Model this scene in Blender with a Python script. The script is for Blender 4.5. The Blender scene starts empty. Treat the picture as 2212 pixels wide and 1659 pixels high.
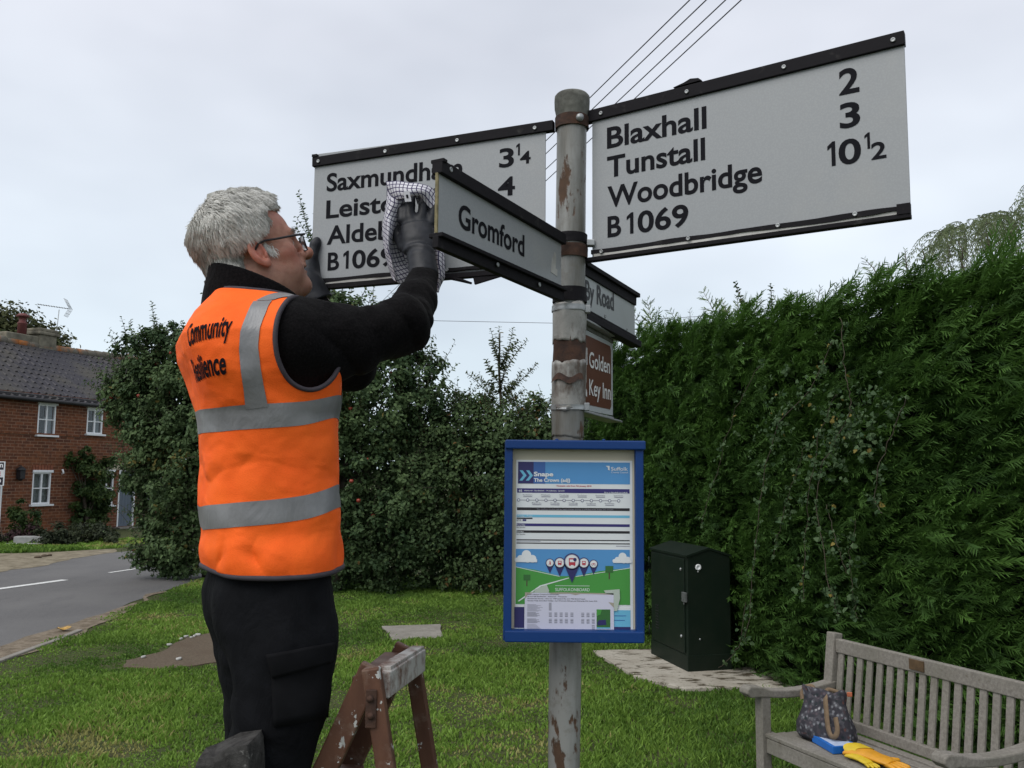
import bpy, bmesh, math, random
import numpy as np
from mathutils import Vector, Matrix
from mathutils.bvhtree import BVHTree
R = math.radians
SC = bpy.context.scene
COL = SC.collection
random.seed(7)
RNG = np.random.default_rng(11)

# ------------------------------------------------------------------ camera
H = 1.75
PITCH, ROLL = R(5.8), R(0.5)
camd = bpy.data.cameras.new('camera')
camd.sensor_width = 36.0
camd.lens = 36.0 * 1877.2 / 2212.0
camd.clip_start = 0.05
camd.clip_end = 3000
cam = bpy.data.objects.new('camera', camd)
COL.objects.link(cam)
cam.location = (0, 0, H)
CM = Matrix.Rotation(math.pi / 2 + PITCH, 3, 'X') @ Matrix.Rotation(ROLL, 3, 'Z')
cam.rotation_euler = CM.to_euler()
SC.camera = cam
CMN = np.array(CM)

# ------------------------------------------------------------------ sky and sun (overcast)
SUN_EL, SUN_AZ = R(50), R(222)
world = bpy.data.worlds.new('World')
SC.world = world
world.use_nodes = True
wt = world.node_tree
wt.nodes.clear()
def wn(t): return wt.nodes.new(t)
out = wn('ShaderNodeOutputWorld')
sky = wn('ShaderNodeTexSky'); sky.sky_type = 'NISHITA'; sky.sun_disc = False
sky.sun_elevation = SUN_EL; sky.sun_rotation = SUN_AZ; sky.dust_density = 3.0
bg1 = wn('ShaderNodeBackground'); bg1.inputs['Strength'].default_value = 0.07
wt.links.new(sky.outputs[0], bg1.inputs['Color'])
tc = wn('ShaderNodeTexCoord')
sep = wn('ShaderNodeSeparateXYZ'); wt.links.new(tc.outputs['Generated'], sep.inputs[0])
ramp = wn('ShaderNodeValToRGB')
cr = ramp.color_ramp
cr.elements[0].position = 0.0; cr.elements[0].color = (0.58, 0.69, 0.75, 1)
cr.elements[1].position = 1.0; cr.elements[1].color = (0.58, 0.615, 0.665, 1)
e = cr.elements.new(0.22); e.color = (0.59, 0.65, 0.715, 1)
e = cr.elements.new(0.45); e.color = (0.58, 0.605, 0.665, 1)
wt.links.new(sep.outputs['Z'], ramp.inputs[0])
nz = wn('ShaderNodeTexNoise'); nz.inputs['Scale'].default_value = 1.7
nz.inputs['Detail'].default_value = 4; nz.inputs['Roughness'].default_value = 0.5
wmap = wn('ShaderNodeMapping'); wmap.inputs['Scale'].default_value = (1, 1, 2.2)
wmap.inputs['Location'].default_value = (0.9, 0.35, 0.2)
wt.links.new(tc.outputs['Generated'], wmap.inputs[0]); wt.links.new(wmap.outputs[0], nz.inputs['Vector'])
r2 = wn('ShaderNodeValToRGB')
r2.color_ramp.elements[0].position = 0.32; r2.color_ramp.elements[0].color = (0.80, 0.81, 0.83, 1)
r2.color_ramp.elements[1].position = 0.68; r2.color_ramp.elements[1].color = (1.14, 1.13, 1.12, 1)
wt.links.new(nz.outputs[0], r2.inputs[0])
mul = wn('ShaderNodeMixRGB'); mul.blend_type = 'MULTIPLY'; mul.inputs[0].default_value = 1
wt.links.new(ramp.outputs[0], mul.inputs[1]); wt.links.new(r2.outputs[0], mul.inputs[2])
bg2 = wn('ShaderNodeBackground'); bg2.inputs['Strength'].default_value = 1.09
wt.links.new(mul.outputs[0], bg2.inputs['Color'])
mixw = wn('ShaderNodeMixShader'); mixw.inputs[0].default_value = 0.9
wt.links.new(bg1.outputs[0], mixw.inputs[1]); wt.links.new(bg2.outputs[0], mixw.inputs[2])
wt.links.new(mixw.outputs[0], out.inputs['Surface'])

sund = bpy.data.lights.new('sun', 'SUN'); sund.energy = 1.5; sund.angle = R(50); sund.color = (1, 0.97, 0.93)
sun = bpy.data.objects.new('sun', sund); COL.objects.link(sun)
# the lamp shines down -Z; tilt so the soft light comes from behind and left of the camera
sun.rotation_euler = (-(math.pi / 2 - SUN_EL), 0, -SUN_AZ)
sun.location = (0, 0, 30)
vs = SC.view_settings
vs.view_transform = 'Standard'; vs.look = 'None'; vs.exposure = 0.42; vs.gamma = 1.0

# ------------------------------------------------------------------ layout helpers
def ray(u, v):
    return CMN @ np.array([(u - 1106.0) / 1877.2, -(v - 829.5) / 1877.2, -1.0])
def at(u, v, d):
    """point that lies d metres ahead of the camera"""
    r = ray(u, v)
    return np.array([0, 0, H]) + r * d / r[1]
def gnd(u, v, z=0.0):
    r = ray(u, v)
    return np.array([0, 0, H]) + r * (z - H) / r[2]

def nz3(p, seed=0):
    """value noise, p (N,3) -> [-1,1]"""
    p = np.asarray(p, dtype=np.float64)
    i = np.floor(p).astype(np.int64); f = p - i
    f = f * f * (3 - 2 * f)
    def h(ix, iy, iz):
        n = (ix * 374761393 + iy * 668265263 + iz * 2147483647 + seed * 1274126177) & 0xFFFFFFFF
        n = ((n ^ (n >> 13)) * 1274126177) & 0xFFFFFFFF
        n = ((n ^ (n >> 16)) * 2246822519) & 0xFFFFFFFF
        n = n ^ (n >> 15)
        return (n & 0xFFFF) / 32767.5 - 1
    x, y, z = i[..., 0], i[..., 1], i[..., 2]
    u, v, w = f[..., 0], f[..., 1], f[..., 2]
    def L(a, b, t): return a + (b - a) * t
    return L(L(L(h(x, y, z), h(x + 1, y, z), u), L(h(x, y + 1, z), h(x + 1, y + 1, z), u), v),
             L(L(h(x, y, z + 1), h(x + 1, y, z + 1), u), L(h(x, y + 1, z + 1), h(x + 1, y + 1, z + 1), u), v), w)
def fbm(p, oct=3, seed=0):
    s = 0; a = 1; t = 0
    for k in range(oct):
        s = s + a * nz3(np.asarray(p) * (2 ** k), seed + k); t += a; a *= 0.5
    return s / t

# ------------------------------------------------------------------ mesh builder
def rotm(rx=0, ry=0, rz=0):
    return np.array(Matrix.Rotation(rz, 3, 'Z') @ Matrix.Rotation(ry, 3, 'Y') @ Matrix.Rotation(rx, 3, 'X'))
def unit(v):
    v = np.asarray(v, float); return v / (np.linalg.norm(v) + 1e-12)
class MB:
    def __init__(s):
        s.V = []; s.F = []; s.M = []; s.S = []; s.n = 0
    def add(s, V, F, m=0, smooth=False):
        V = np.asarray(V, float).reshape(-1, 3)
        s.V.append(V)
        for f in F:
            s.F.append(tuple(int(i) + s.n for i in f)); s.M.append(m); s.S.append(smooth)
        s.n += len(V)
        return s
    def box(s, c, size, rot=None, m=0):
        x, y, z = np.asarray(size, float) / 2
        V = np.array([[-x,-y,-z],[x,-y,-z],[x,y,-z],[-x,y,-z],[-x,-y,z],[x,-y,z],[x,y,z],[-x,y,z]])
        if rot is not None: V = V @ np.asarray(rot).T
        return s.add(V + np.asarray(c), [(0,3,2,1),(4,5,6,7),(0,1,5,4),(1,2,6,5),(2,3,7,6),(3,0,4,7)], m)
    def bar(s, a, b, w, t, side=(0, 0, 1), m=0):
        """rectangular bar from a to b, w along side direction, t across"""
        a = np.asarray(a, float); b = np.asarray(b, float)
        d = unit(b - a); sd = np.asarray(side, float); sd = unit(sd - d * np.dot(sd, d)); n = np.cross(d, sd)
        Rm = np.stack([d, sd, n], 1)
        return s.box((a + b) / 2, (np.linalg.norm(b - a), w, t), Rm, m)
    def tube(s, pts, rad, n=10, m=0, cap=True, smooth=True, ell=None):
        pts = np.asarray(pts, float); k = len(pts)
        rad = np.full(k, rad) if np.isscalar(rad) else np.asarray(rad, float)
        T = np.gradient(pts, axis=0); T /= np.linalg.norm(T, axis=1)[:, None] + 1e-12
        ref = np.array([0, 0, 1.0]) if abs(T[0][2]) < 0.9 else np.array([1.0, 0, 0])
        N = unit(np.cross(T[0], ref)); V = []
        a = np.linspace(0, 2 * np.pi, n, endpoint=False)
        for i in range(k):
            N = unit(N - T[i] * np.dot(N, T[i])); B = np.cross(T[i], N)
            ex, ey = (1, 1) if ell is None else ell
            V.append(pts[i] + rad[i] * (np.cos(a)[:, None] * N * ex + np.sin(a)[:, None] * B * ey))
        V = np.concatenate(V); F = []
        for i in range(k - 1):
            for j in range(n):
                j2 = (j + 1) % n
                F.append((i * n + j, i * n + j2, (i + 1) * n + j2, (i + 1) * n + j))
        if cap:
            F.append(tuple(range(n))[::-1]); F.append(tuple((k - 1) * n + j for j in range(n)))
        return s.add(V, F, m, smooth)
    def lathe(s, prof, c=(0, 0, 0), n=24, m=0, axis=None, smooth=True):
        """profile list of (r, z)"""
        a = np.linspace(0, 2 * np.pi, n, endpoint=False); V = []; F = []
        for r, z in prof:
            V.append(np.stack([r * np.cos(a), r * np.sin(a), np.full(n, z)], 1))
        V = np.concatenate(V)
        for i in range(len(prof) - 1):
            for j in range(n):
                j2 = (j + 1) % n
                F.append((i * n + j, i * n + j2, (i + 1) * n + j2, (i + 1) * n + j))
        F.append(tuple(range(n))[::-1]); F.append(tuple((len(prof) - 1) * n + j for j in range(n)))
        if axis is not None:
            z = unit(axis); x = unit(np.cross([0.3, 1, 0.2], z)); y = np.cross(z, x)
            V = V @ np.stack([x, y, z], 0)
        return s.add(V + np.asarray(c), F, m, smooth)
    def prism(s, poly, o, ex, ey, en, t, m=0):
        """extrude a 2-D outline (in axes ex, ey) by t along en"""
        o, ex, ey, en = [np.asarray(q, float) for q in (o, ex, ey, en)]
        P0 = np.array([o + ex * p[0] + ey * p[1] for p in poly]); n = len(poly)
        V = np.concatenate([P0, P0 + en * t])
        F = [tuple(range(n))[::-1], tuple(range(n, 2 * n))]
        F += [(i, (i + 1) % n, n + (i + 1) % n, n + i) for i in range(n)]
        return s.add(V, F, m)
    def grid(s, P, m=0, smooth=True, closed=False):
        """P (a,b,3) grid of points"""
        a, b = P.shape[:2]; F = []
        for i in range(a - 1):
            for j in range(b if closed else b - 1):
                j2 = (j + 1) % b
                F.append((i * b + j, i * b + j2, (i + 1) * b + j2, (i + 1) * b + j))
        return s.add(P.reshape(-1, 3), F, m, smooth)
    def build(s, name, mats, parent=None, org=None, bevel=0, rz=None, seg=2):
        me = bpy.data.meshes.new(name)
        V = np.concatenate(s.V) if s.V else np.zeros((0, 3))
        if org is not None: V = V - np.asarray(org)
        if rz: V = V @ rotm(0, 0, -rz).T
        me.from_pydata(V.tolist(), [], s.F)
        mats = mats if isinstance(mats, (list, tuple)) else [mats]
        for m in mats: me.materials.append(m)
        me.polygons.foreach_set('material_index', s.M)
        me.polygons.foreach_set('use_smooth', s.S)
        me.update()
        o = bpy.data.objects.new(name, me); COL.objects.link(o)
        if parent is not None: o.parent = parent
        if bevel:
            b = o.modifiers.new('bevel', 'BEVEL'); b.width = bevel; b.segments = seg; b.limit_method = 'ANGLE'
            b.angle_limit = R(40)
        return o

class Thing:
    """an Empty at the base of a thing; parts are given in world coordinates (or in its own axes with local=True)"""
    def __init__(s, name, label, cat, org=(0, 0, 0), rz=0, group=None):
        o = bpy.data.objects.new(name, None); COL.objects.link(o); o.empty_display_size = 0.1
        o.location = tuple(float(q) for q in org); o.rotation_euler = (0, 0, rz)
        o['label'] = label; o['category'] = cat
        if group: o['group'] = group
        s.o = o; s.org = np.asarray(org, float); s.rz = rz
    def part(s, name, mb, mats, parent=None, bevel=0, local=False, label=None, seg=2):
        r = mb.build(name, mats, parent or s.o, None if local else s.org, bevel, None if local else s.rz, seg)
        if label: r['label'] = label
        return r
def tag(o, label=None, cat=None, group=None, kind=None):
    if label: o['label'] = label
    if cat: o['category'] = cat
    if group: o['group'] = group
    if kind: o['kind'] = kind
    return o
def fast_mesh(name, V, loops, starts, totals, mats, smooth=False, attrs=None, midx=None):
    me = bpy.data.meshes.new(name)
    V = np.ascontiguousarray(V, dtype=np.float32)
    me.vertices.add(len(V)); me.vertices.foreach_set('co', V.ravel())
    me.loops.add(len(loops)); me.loops.foreach_set('vertex_index', np.ascontiguousarray(loops, dtype=np.int32))
    me.polygons.add(len(starts))
    me.polygons.foreach_set('loop_start', np.ascontiguousarray(starts, dtype=np.int32))
    try: me.polygons.foreach_set('loop_total', np.ascontiguousarray(totals, dtype=np.int32))
    except Exception: pass
    for m in (mats if isinstance(mats, (list, tuple)) else [mats]): me.materials.append(m)
    if midx is not None: me.polygons.foreach_set('material_index', np.ascontiguousarray(midx, dtype=np.int32))
    me.update(calc_edges=True)
    me.polygons.foreach_set('use_smooth', np.full(len(starts), smooth, dtype=bool))
    for k, a in (attrs or {}).items():
        at_ = me.attributes.new(k, 'FLOAT', 'POINT'); at_.data.foreach_set('value', np.ascontiguousarray(a, dtype=np.float32))
    o = bpy.data.objects.new(name, me); COL.objects.link(o)
    return o
def poly_mesh(name, V, nper, mats, smooth=False, attrs=None, faces=None, midx=None):
    """V consecutive polygons of nper corners, or faces array (n,nper) into V"""
    if faces is None: faces = np.arange(len(V)).reshape(-1, nper)
    n = len(faces)
    return fast_mesh(name, V, faces.ravel(), np.arange(n) * nper, np.full(n, nper), mats, smooth, attrs, midx)

_tcache = {}
ONE = ([(.16, 0), (.29, 0), (.29, .72), (.20, .72), (.03, .60), (.03, .475), (.16, .56)], [(0, 1, 2, 6), (2, 3, 6), (3, 4, 5, 6)])
def text_geo(body, off=0.02):
    """flat triangulated lettering at font size 1, x right, y up"""
    k = (body, off)
    if k not in _tcache:
        c = bpy.data.curves.new('lettering', 'FONT'); c.body = body; c.size = 1; c.offset = off; c.resolution_u = 5
        o = bpy.data.objects.new('lettering', c); COL.objects.link(o)
        bpy.context.view_layer.update()
        me = bpy.data.meshes.new_from_object(o.evaluated_get(bpy.context.evaluated_depsgraph_get()))
        V = np.zeros(len(me.vertices) * 3); me.vertices.foreach_get('co', V)
        F = [tuple(p.vertices) for p in me.polygons]
        bpy.data.objects.remove(o); bpy.data.meshes.remove(me); bpy.data.curves.remove(c)
        _tcache[k] = (V.reshape(-1, 3), F)
    return _tcache[k]
def put_text(mb, body, o, ex, ey, x, y, cap, width=None, off=0.02, m=0, lift=0.0008, align='l', en=None):
    """lettering with baseline start (x,y) on the plane o + ex*x + ey*y ; cap = capital height"""
    if body == '1': V, F = np.array([(*p, 0) for p in ONE[0]], float), ONE[1]
    else: V, F = text_geo(body, off)
    hh = 0.72
    s = cap / hh
    x0, x1 = V[:, 0].min(), V[:, 0].max()
    sx = s if width is None else width / (x1 - x0)
    X = (V[:, 0] - x0) * sx; Y = V[:, 1] * s
    W = (x1 - x0) * sx
    if align == 'r': X = X - W
    if align == 'c': X = X - W / 2
    ex = np.asarray(ex, float); ey = np.asarray(ey, float)
    en = np.cross(ex, ey) if en is None else np.asarray(en)
    mb.add(np.asarray(o) + (x + X)[:, None] * ex + (y + Y)[:, None] * ey + lift * en, F, m)
    return W
# ------------------------------------------------------------------ materials
class NM:
    def __init__(s, name, rough=0.6, spec=0.5, metal=0.0):
        s.m = bpy.data.materials.new(name); s.m.use_nodes = True; s.t = s.m.node_tree
        s.b = s.t.nodes['Principled BSDF']; s.b.inputs['Roughness'].default_value = rough
        s.b.inputs['Specular IOR Level'].default_value = spec; s.b.inputs['Metallic'].default_value = metal
        s.tc = s.t.nodes.new('ShaderNodeTexCoord'); s.co = s.tc.outputs['Object']
    def n(s, t, **k):
        q = s.t.nodes.new(t)
        for a, b in k.items(): setattr(q, a, b)
        return q
    def L(s, a, b): s.t.links.new(a, b)
    def val(s, inp, v):
        if hasattr(v, 'node'): s.L(v, inp)
        elif isinstance(v, (tuple, list)) and len(v) == 3 and inp.type == 'RGBA': inp.default_value = (*v, 1)
        else: inp.default_value = v
    def map(s, scale=(1, 1, 1), rot=(0, 0, 0), loc=(0, 0, 0), co=None):
        q = s.n('ShaderNodeMapping'); q.inputs['Scale'].default_value = scale; q.inputs['Rotation'].default_value = rot
        q.inputs['Location'].default_value = loc; s.L(co or s.co, q.inputs[0]); return q.outputs[0]
    def noise(s, scale, detail=4, rough=0.55, co=None, dist=0.0):
        q = s.n('ShaderNodeTexNoise'); q.inputs['Scale'].default_value = scale; q.inputs['Detail'].default_value = detail
        q.inputs['Roughness'].default_value = rough; q.inputs['Distortion'].default_value = dist
        s.L(co or s.co, q.inputs['Vector']); return q.outputs[0]
    def voro(s, scale, co=None, feature='F1', out='Distance'):
        q = s.n('ShaderNodeTexVoronoi', feature=feature); q.inputs['Scale'].default_value = scale
        s.L(co or s.co, q.inputs['Vector']); return q.outputs[out]
    def ramp(s, fac, stops, interp='LINEAR'):
        q = s.n('ShaderNodeValToRGB'); c = q.color_ramp; c.interpolation = interp
        while len(c.elements) > len(stops): c.elements.remove(c.elements[-1])
        while len(c.elements) < len(stops): c.elements.new(0.5)
        for e, (p, col) in zip(c.elements, stops):
            e.position = p; col = (col,) * 3 if np.isscalar(col) else col; e.color = (*col, 1)
        s.L(fac, q.inputs[0]); return q.outputs[0]
    def mix(s, fac, a, b, mode='MIX'):
        q = s.n('ShaderNodeMixRGB', blend_type=mode)
        s.val(q.inputs[0], fac); s.val(q.inputs[1], a); s.val(q.inputs[2], b); return q.outputs[0]
    def math(s, op, a, b=0.0):
        q = s.n('ShaderNodeMath', operation=op); s.val(q.inputs[0], a); s.val(q.inputs[1], b); return q.outputs[0]
    def attr(s, name, out='Fac'):
        q = s.n('ShaderNodeAttribute', attribute_name=name); return q.outputs[out]
    def sep(s, co=None):
        q = s.n('ShaderNodeSeparateXYZ'); s.L(co or s.co, q.inputs[0]); return q.outputs
    def comb(s, x, y, z):
        q = s.n('ShaderNodeCombineXYZ')
        for i, v in enumerate((x, y, z)): s.val(q.inputs[i], v)
        return q.outputs[0]
    def col(s, c): s.val(s.b.inputs['Base Color'], c); return s
    def rough(s, c): s.val(s.b.inputs['Roughness'], c); return s
    def bump(s, h, strength=0.3, dist=0.01):
        q = s.n('ShaderNodeBump'); q.inputs['Strength'].default_value = strength; q.inputs['Distance'].default_value = dist
        s.L(h, q.inputs['Height']); s.L(q.outputs[0], s.b.inputs['Normal']); return s
def simple(name, c, rough=0.6, var=0.15, scale=8, bump=0.0, bscale=None, spec=0.5, metal=0.0):
    k = NM(name, rough, spec, metal)
    c = np.array(c)
    n = k.noise(scale, 5)
    k.col(k.ramp(n, [(0.3, tuple(c * (1 - var))), (0.7, tuple(np.minimum(c * (1 + var), 1)))]))
    if bump: k.bump(k.noise(bscale or scale * 6, 4), bump, 0.004)
    return k.m
def leafmat(name, c1, c2, c3=None, rough=0.45, trans=0.25, spec=0.18):
    rough = max(rough, .55)
    """leaf colour picked per leaf by the 'tint' attribute"""
    k = NM(name, rough, spec)
    a = k.attr('tint')
    st = [(0.0, c1), (0.75, c2)] + ([(0.97, c2), (1.0, c3)] if c3 else [])
    c = k.ramp(a, st)
    k.col(c)
    tr = k.n('ShaderNodeBsdfTranslucent'); k.L(c, tr.inputs['Color'])
    mx = k.n('ShaderNodeMixShader'); mx.inputs[0].default_value = trans
    o = k.t.nodes['Material Output']
    k.L(k.b.outputs[0], mx.inputs[1]); k.L(tr.outputs[0], mx.inputs[2]); k.L(mx.outputs[0], o.inputs['Surface'])
    return k.m
MAT = {}
# ground
k = NM('lawn_soil', 0.95, 0.2)
g = k.noise(0.9, 6); f2 = k.noise(7, 6); f3 = k.noise(45, 4)
c = k.mix(k.ramp(f2, [(0.35, 0.0), (0.65, 1.0)]), (0.045, 0.062, 0.018), (0.075, 0.085, 0.030))
c = k.mix(k.ramp(k.noise(2.3, 6, 0.65), [(0.56, 0.0), (0.72, 1.0)]), c, (0.10, 0.078, 0.045))
c = k.mix(k.ramp(f3, [(0.35, 0.85), (0.6, 0.0)]), c, (0.020, 0.026, 0.010))
c = k.mix(k.ramp(k.noise(120, 3), [(0.5, 0.0), (0.7, 0.6)]), c, (0.13, 0.13, 0.05))
k.col(c); k.bump(f3, 0.8, 0.02); MAT['lawn'] = k.m
k = NM('asphalt', 0.85, 0.3)
c = k.mix(k.ramp(k.noise(140, 3), [(0.35, 0.0), (0.7, 1.0)]), (0.085, 0.083, 0.085), (0.16, 0.155, 0.15))
c = k.mix(k.ramp(k.noise(0.7, 5), [(0.4, 0.0), (0.7, 0.5)]), c, (0.17, 0.165, 0.16))
c = k.mix(k.ramp(k.noise(2.2, 6, 0.7, co=k.map((1, 0.25, 1))), [(0.55, 0.0), (0.75, 0.5)]), c, (0.07, 0.068, 0.07))
k.col(c); k.bump(k.noise(160, 2), 0.5, 0.006); MAT['asphalt'] = k.m
k = NM('grit', 0.95, 0.2)
c = k.mix(k.ramp(k.noise(9, 6, 0.7), [(0.4, 0.0), (0.62, 1.0)]), (0.21, 0.17, 0.125), (0.085, 0.064, 0.043))
c = k.mix(k.ramp(k.noise(90, 3), [(0.4, 0.0), (0.7, 0.5)]), c, (0.27, 0.225, 0.17))
k.col(c); k.bump(k.noise(60, 4), 0.6, 0.01); MAT['grit'] = k.m
k = NM('sandy_verge', 0.95, 0.2)
c = k.mix(k.ramp(k.noise(4, 6, 0.7), [(0.4, 0.0), (0.65, 1.0)]), (0.25, 0.215, 0.155), (0.12, 0.10, 0.065))
k.col(c); k.bump(k.noise(30, 4), 0.5, 0.01); MAT['sand'] = k.m
k = NM('road_paint', 0.7, 0.3)
c = k.mix(k.ramp(k.noise(40, 5, 0.7), [(0.52, 0.0), (0.7, 1.0)]), (0.68, 0.68, 0.66), (0.25, 0.25, 0.24))
k.col(c); MAT['paint'] = k.m
k = NM('concrete', 0.9, 0.25)
c = k.mix(k.ramp(k.noise(6, 6, 0.65), [(0.35, 0.0), (0.7, 1.0)]), (0.20, 0.185, 0.16), (0.29, 0.27, 0.24))
c = k.mix(k.ramp(k.noise(40, 4), [(0.55, 0.0), (0.75, 0.7)]), c, (0.10, 0.09, 0.07))
k.col(c); k.bump(k.noise(70, 4), 0.4, 0.004); MAT['concrete'] = k.m
k = NM('mossy_concrete', 0.9, 0.25)
c = k.mix(k.ramp(k.noise(5, 5), [(0.3, 0.0), (0.7, 1.0)]), (0.30, 0.27, 0.22), (0.42, 0.39, 0.33))
c = k.mix(k.ramp(k.noise(4.5, 6, 0.7, co=k.map((1, 2.2, 1), (0, 0, 0.5))), [(0.52, 0.0), (0.60, 1.0)]), c, (0.060, 0.048, 0.028))
c = k.mix(k.ramp(k.noise(30, 4), [(0.6, 0.0), (0.72, 0.7)]), c, (0.07, 0.06, 0.035))
k.col(c); k.bump(k.noise(25, 5), 0.6, 0.01); MAT['moss_conc'] = k.m
k = NM('old_tarmac', 0.92, 0.25)
c = k.mix(k.ramp(k.noise(60, 5, 0.7), [(0.35, 0.0), (0.68, 1.0)]), (0.075, 0.056, 0.038), (0.140, 0.108, 0.076))
c = k.mix(k.ramp(k.noise(3, 5), [(0.5, 0.0), (0.7, 0.7)]), c, (0.085, 0.06, 0.04))
k.col(c); k.bump(k.noise(90, 4), 0.5, 0.005); MAT['tarmac'] = k.m
# house
k = NM('brick', 0.9, 0.2)
sx = k.sep()
bco = k.comb(k.math('ADD', sx[0], sx[1]), sx[2], 0.0)
bt = k.n('ShaderNodeTexBrick'); k.L(bco, bt.inputs['Vector'])
bt.inputs['Scale'].default_value = 1; bt.inputs['Brick Width'].default_value = 0.235; bt.inputs['Row Height'].default_value = 0.082
bt.inputs['Mortar Size'].default_value = 0.009; bt.inputs['Mortar Smooth'].default_value = 0.3; bt.inputs['Bias'].default_value = 0.0
bt.inputs['Color1'].default_value = (0.200, 0.070, 0.034, 1); bt.inputs['Color2'].default_value = (0.092, 0.037, 0.024, 1)
bt.inputs['Mortar'].default_value = (0.26, 0.165, 0.115, 1)
c = k.mix(k.ramp(k.noise(1.3, 5), [(0.42, 0.0), (0.68, 0.55)]), bt.outputs[0], (0.20, 0.075, 0.030))
c = k.mix(k.ramp(k.noise(9, 5, 0.7), [(0.45, 0.0), (0.7, 0.6)]), c, (0.045, 0.024, 0.018))
k.col(c); k.bump(bt.outputs['Fac'], -0.5, 0.006); MAT['brick'] = k.m
k = NM('pantile', 0.75, 0.3)
a = k.attr('tint')
c = k.ramp(a, [(0.0, (0.036, 0.034, 0.042)), (0.7, (0.075, 0.070, 0.080)), (1.0, (0.13, 0.12, 0.125))])
c = k.mix(k.ramp(k.noise(0.9, 5), [(0.45, 0.0), (0.7, 0.8)]), c, (0.075, 0.068, 0.052))
c = k.mix(k.ramp(k.noise(14, 4), [(0.5, 0.0), (0.75, 0.5)]), c, (0.10, 0.095, 0.08))
k.col(c); MAT['pantile'] = k.m
k = NM('ridge_tile', 0.9, 0.2)
c = k.mix(k.ramp(k.noise(1.1, 5), [(0.50, 0.0), (0.60, 1.0)]), (0.15, 0.135, 0.11), (0.36, 0.13, 0.04))
k.col(c); MAT['ridge'] = k.m
MAT['chimney'] = simple('chimney_render', (0.155, 0.14, 0.105), 0.95, 0.45, 5, 0.6, 20)
MAT['pot'] = simple('red_pot', (0.12, 0.032, 0.030), 0.7, 0.25, 6)
MAT['white'] = simple('white_paint', (0.76, 0.77, 0.78), 0.45, 0.04, 10)
MAT['dark'] = simple('dark_paint', (0.012, 0.011, 0.013), 0.6, 0.2, 10)
MAT['cream'] = simple('cream_render', (0.34, 0.31, 0.22), 0.85, 0.1, 10)
MAT['doorgrey'] = simple('grey_door', (0.10, 0.125, 0.16), 0.5, 0.06, 6)
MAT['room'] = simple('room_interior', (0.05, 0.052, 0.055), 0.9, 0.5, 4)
MAT['curtain'] = simple('net_curtain', (0.30, 0.31, 0.30), 0.9, 0.2, 14)
k = NM('window_glass', 0.03, 0.5); k.col((0.9, 0.95, 1.0)); k.b.inputs['Transmission Weight'].default_value = 1.0
k.b.inputs['IOR'].default_value = 1.45; MAT['glass'] = k.m
# plants
MAT['leaf_dark'] = leafmat('apple_leaf', (0.036, 0.068, 0.028), (0.105, 0.158, 0.062), (0.17, 0.14, 0.04), 0.42)
MAT['leaf_mid'] = leafmat('hedge_leaf', (0.028, 0.052, 0.022), (0.085, 0.132, 0.050), (0.14, 0.085, 0.03), 0.45)
MAT['leaf_sap'] = leafmat('sapling_leaf', (0.055, 0.075, 0.03), (0.12, 0.15, 0.07), (0.2, 0.16, 0.06), 0.5, 0.35)
MAT['leaf_ivy'] = leafmat('climber_leaf', (0.022, 0.048, 0.016), (0.060, 0.095, 0.026), (0.12, 0.12, 0.03), 0.5)
MAT['leaf_oak'] = leafmat('far_leaf', (0.040, 0.052, 0.022), (0.090, 0.098, 0.040), None, 0.6)
MAT['leaf_low'] = leafmat('low_shrub_leaf', (0.022, 0.030, 0.017), (0.055, 0.068, 0.034), None, 0.6)
MAT['leaf_purple'] = leafmat('purple_leaf', (0.022, 0.012, 0.014), (0.050, 0.026, 0.028), None, 0.6)
MAT['leaf_willow'] = leafmat('willow_leaf', (0.10, 0.135, 0.065), (0.20, 0.24, 0.125), None, 0.5, 0.35)
MAT['leaf_bramble'] = leafmat('bramble_leaf', (0.035, 0.075, 0.03), (0.085, 0.135, 0.06), (0.24, 0.19, 0.05), 0.5, 0.25)
MAT['conifer'] = leafmat('conifer_spray', (0.028, 0.066, 0.019), (0.086, 0.176, 0.034), (0.19, 0.29, 0.065), 0.55, 0.25)
MAT['conifer_tip'] = leafmat('conifer_tip', (0.06, 0.11, 0.035), (0.14, 0.19, 0.08), (0.21, 0.18, 0.10), 0.55, 0.25)
MAT['grass'] = leafmat('grass_blade', (0.070, 0.142, 0.024), (0.200, 0.325, 0.055), (0.32, 0.31, 0.11), 0.5, 0.3)
MAT['bark'] = simple('bark', (0.075, 0.06, 0.045), 0.95, 0.4, 20, 0.6, 60)
MAT['twig'] = simple('twig', (0.06, 0.048, 0.032), 0.9, 0.3, 30)
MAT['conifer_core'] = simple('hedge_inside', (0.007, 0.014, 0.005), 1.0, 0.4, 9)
MAT['apple'] = simple('apple_skin', (0.32, 0.05, 0.03), 0.4, 0.4, 30)
# signs and metal
k = NM('reflective_white', 0.42, 0.5)
v = k.voro(230)
c = k.mix(k.ramp(v, [(0.25, 0.0), (0.6, 0.35)]), (0.30, 0.312, 0.32), (0.24, 0.25, 0.258))
c = k.mix(k.ramp(k.noise(6, 5), [(0.55, 0.0), (0.8, 0.22)]), c, (0.42, 0.40, 0.36))
k.col(c); MAT['signwhite'] = k.m
k = NM('smooth_white', 0.3, 0.5)
c = k.mix(k.ramp(k.noise(9, 5), [(0.5, 0.0), (0.8, 0.25)]), (0.40, 0.42, 0.425), (0.29, 0.29, 0.27)); k.col(c); MAT['signsmooth'] = k.m
MAT['black'] = simple('black_letter', (0.008, 0.008, 0.011), 0.8, 0.1, 10, spec=.12)
k = NM('black_rail', 0.7, 0.15)
c = k.mix(k.ramp(k.noise(25, 6, 0.7), [(0.6, 0.0), (0.75, 0.8)]), (0.009, 0.008, 0.010), (0.05, 0.047, 0.044))
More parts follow.
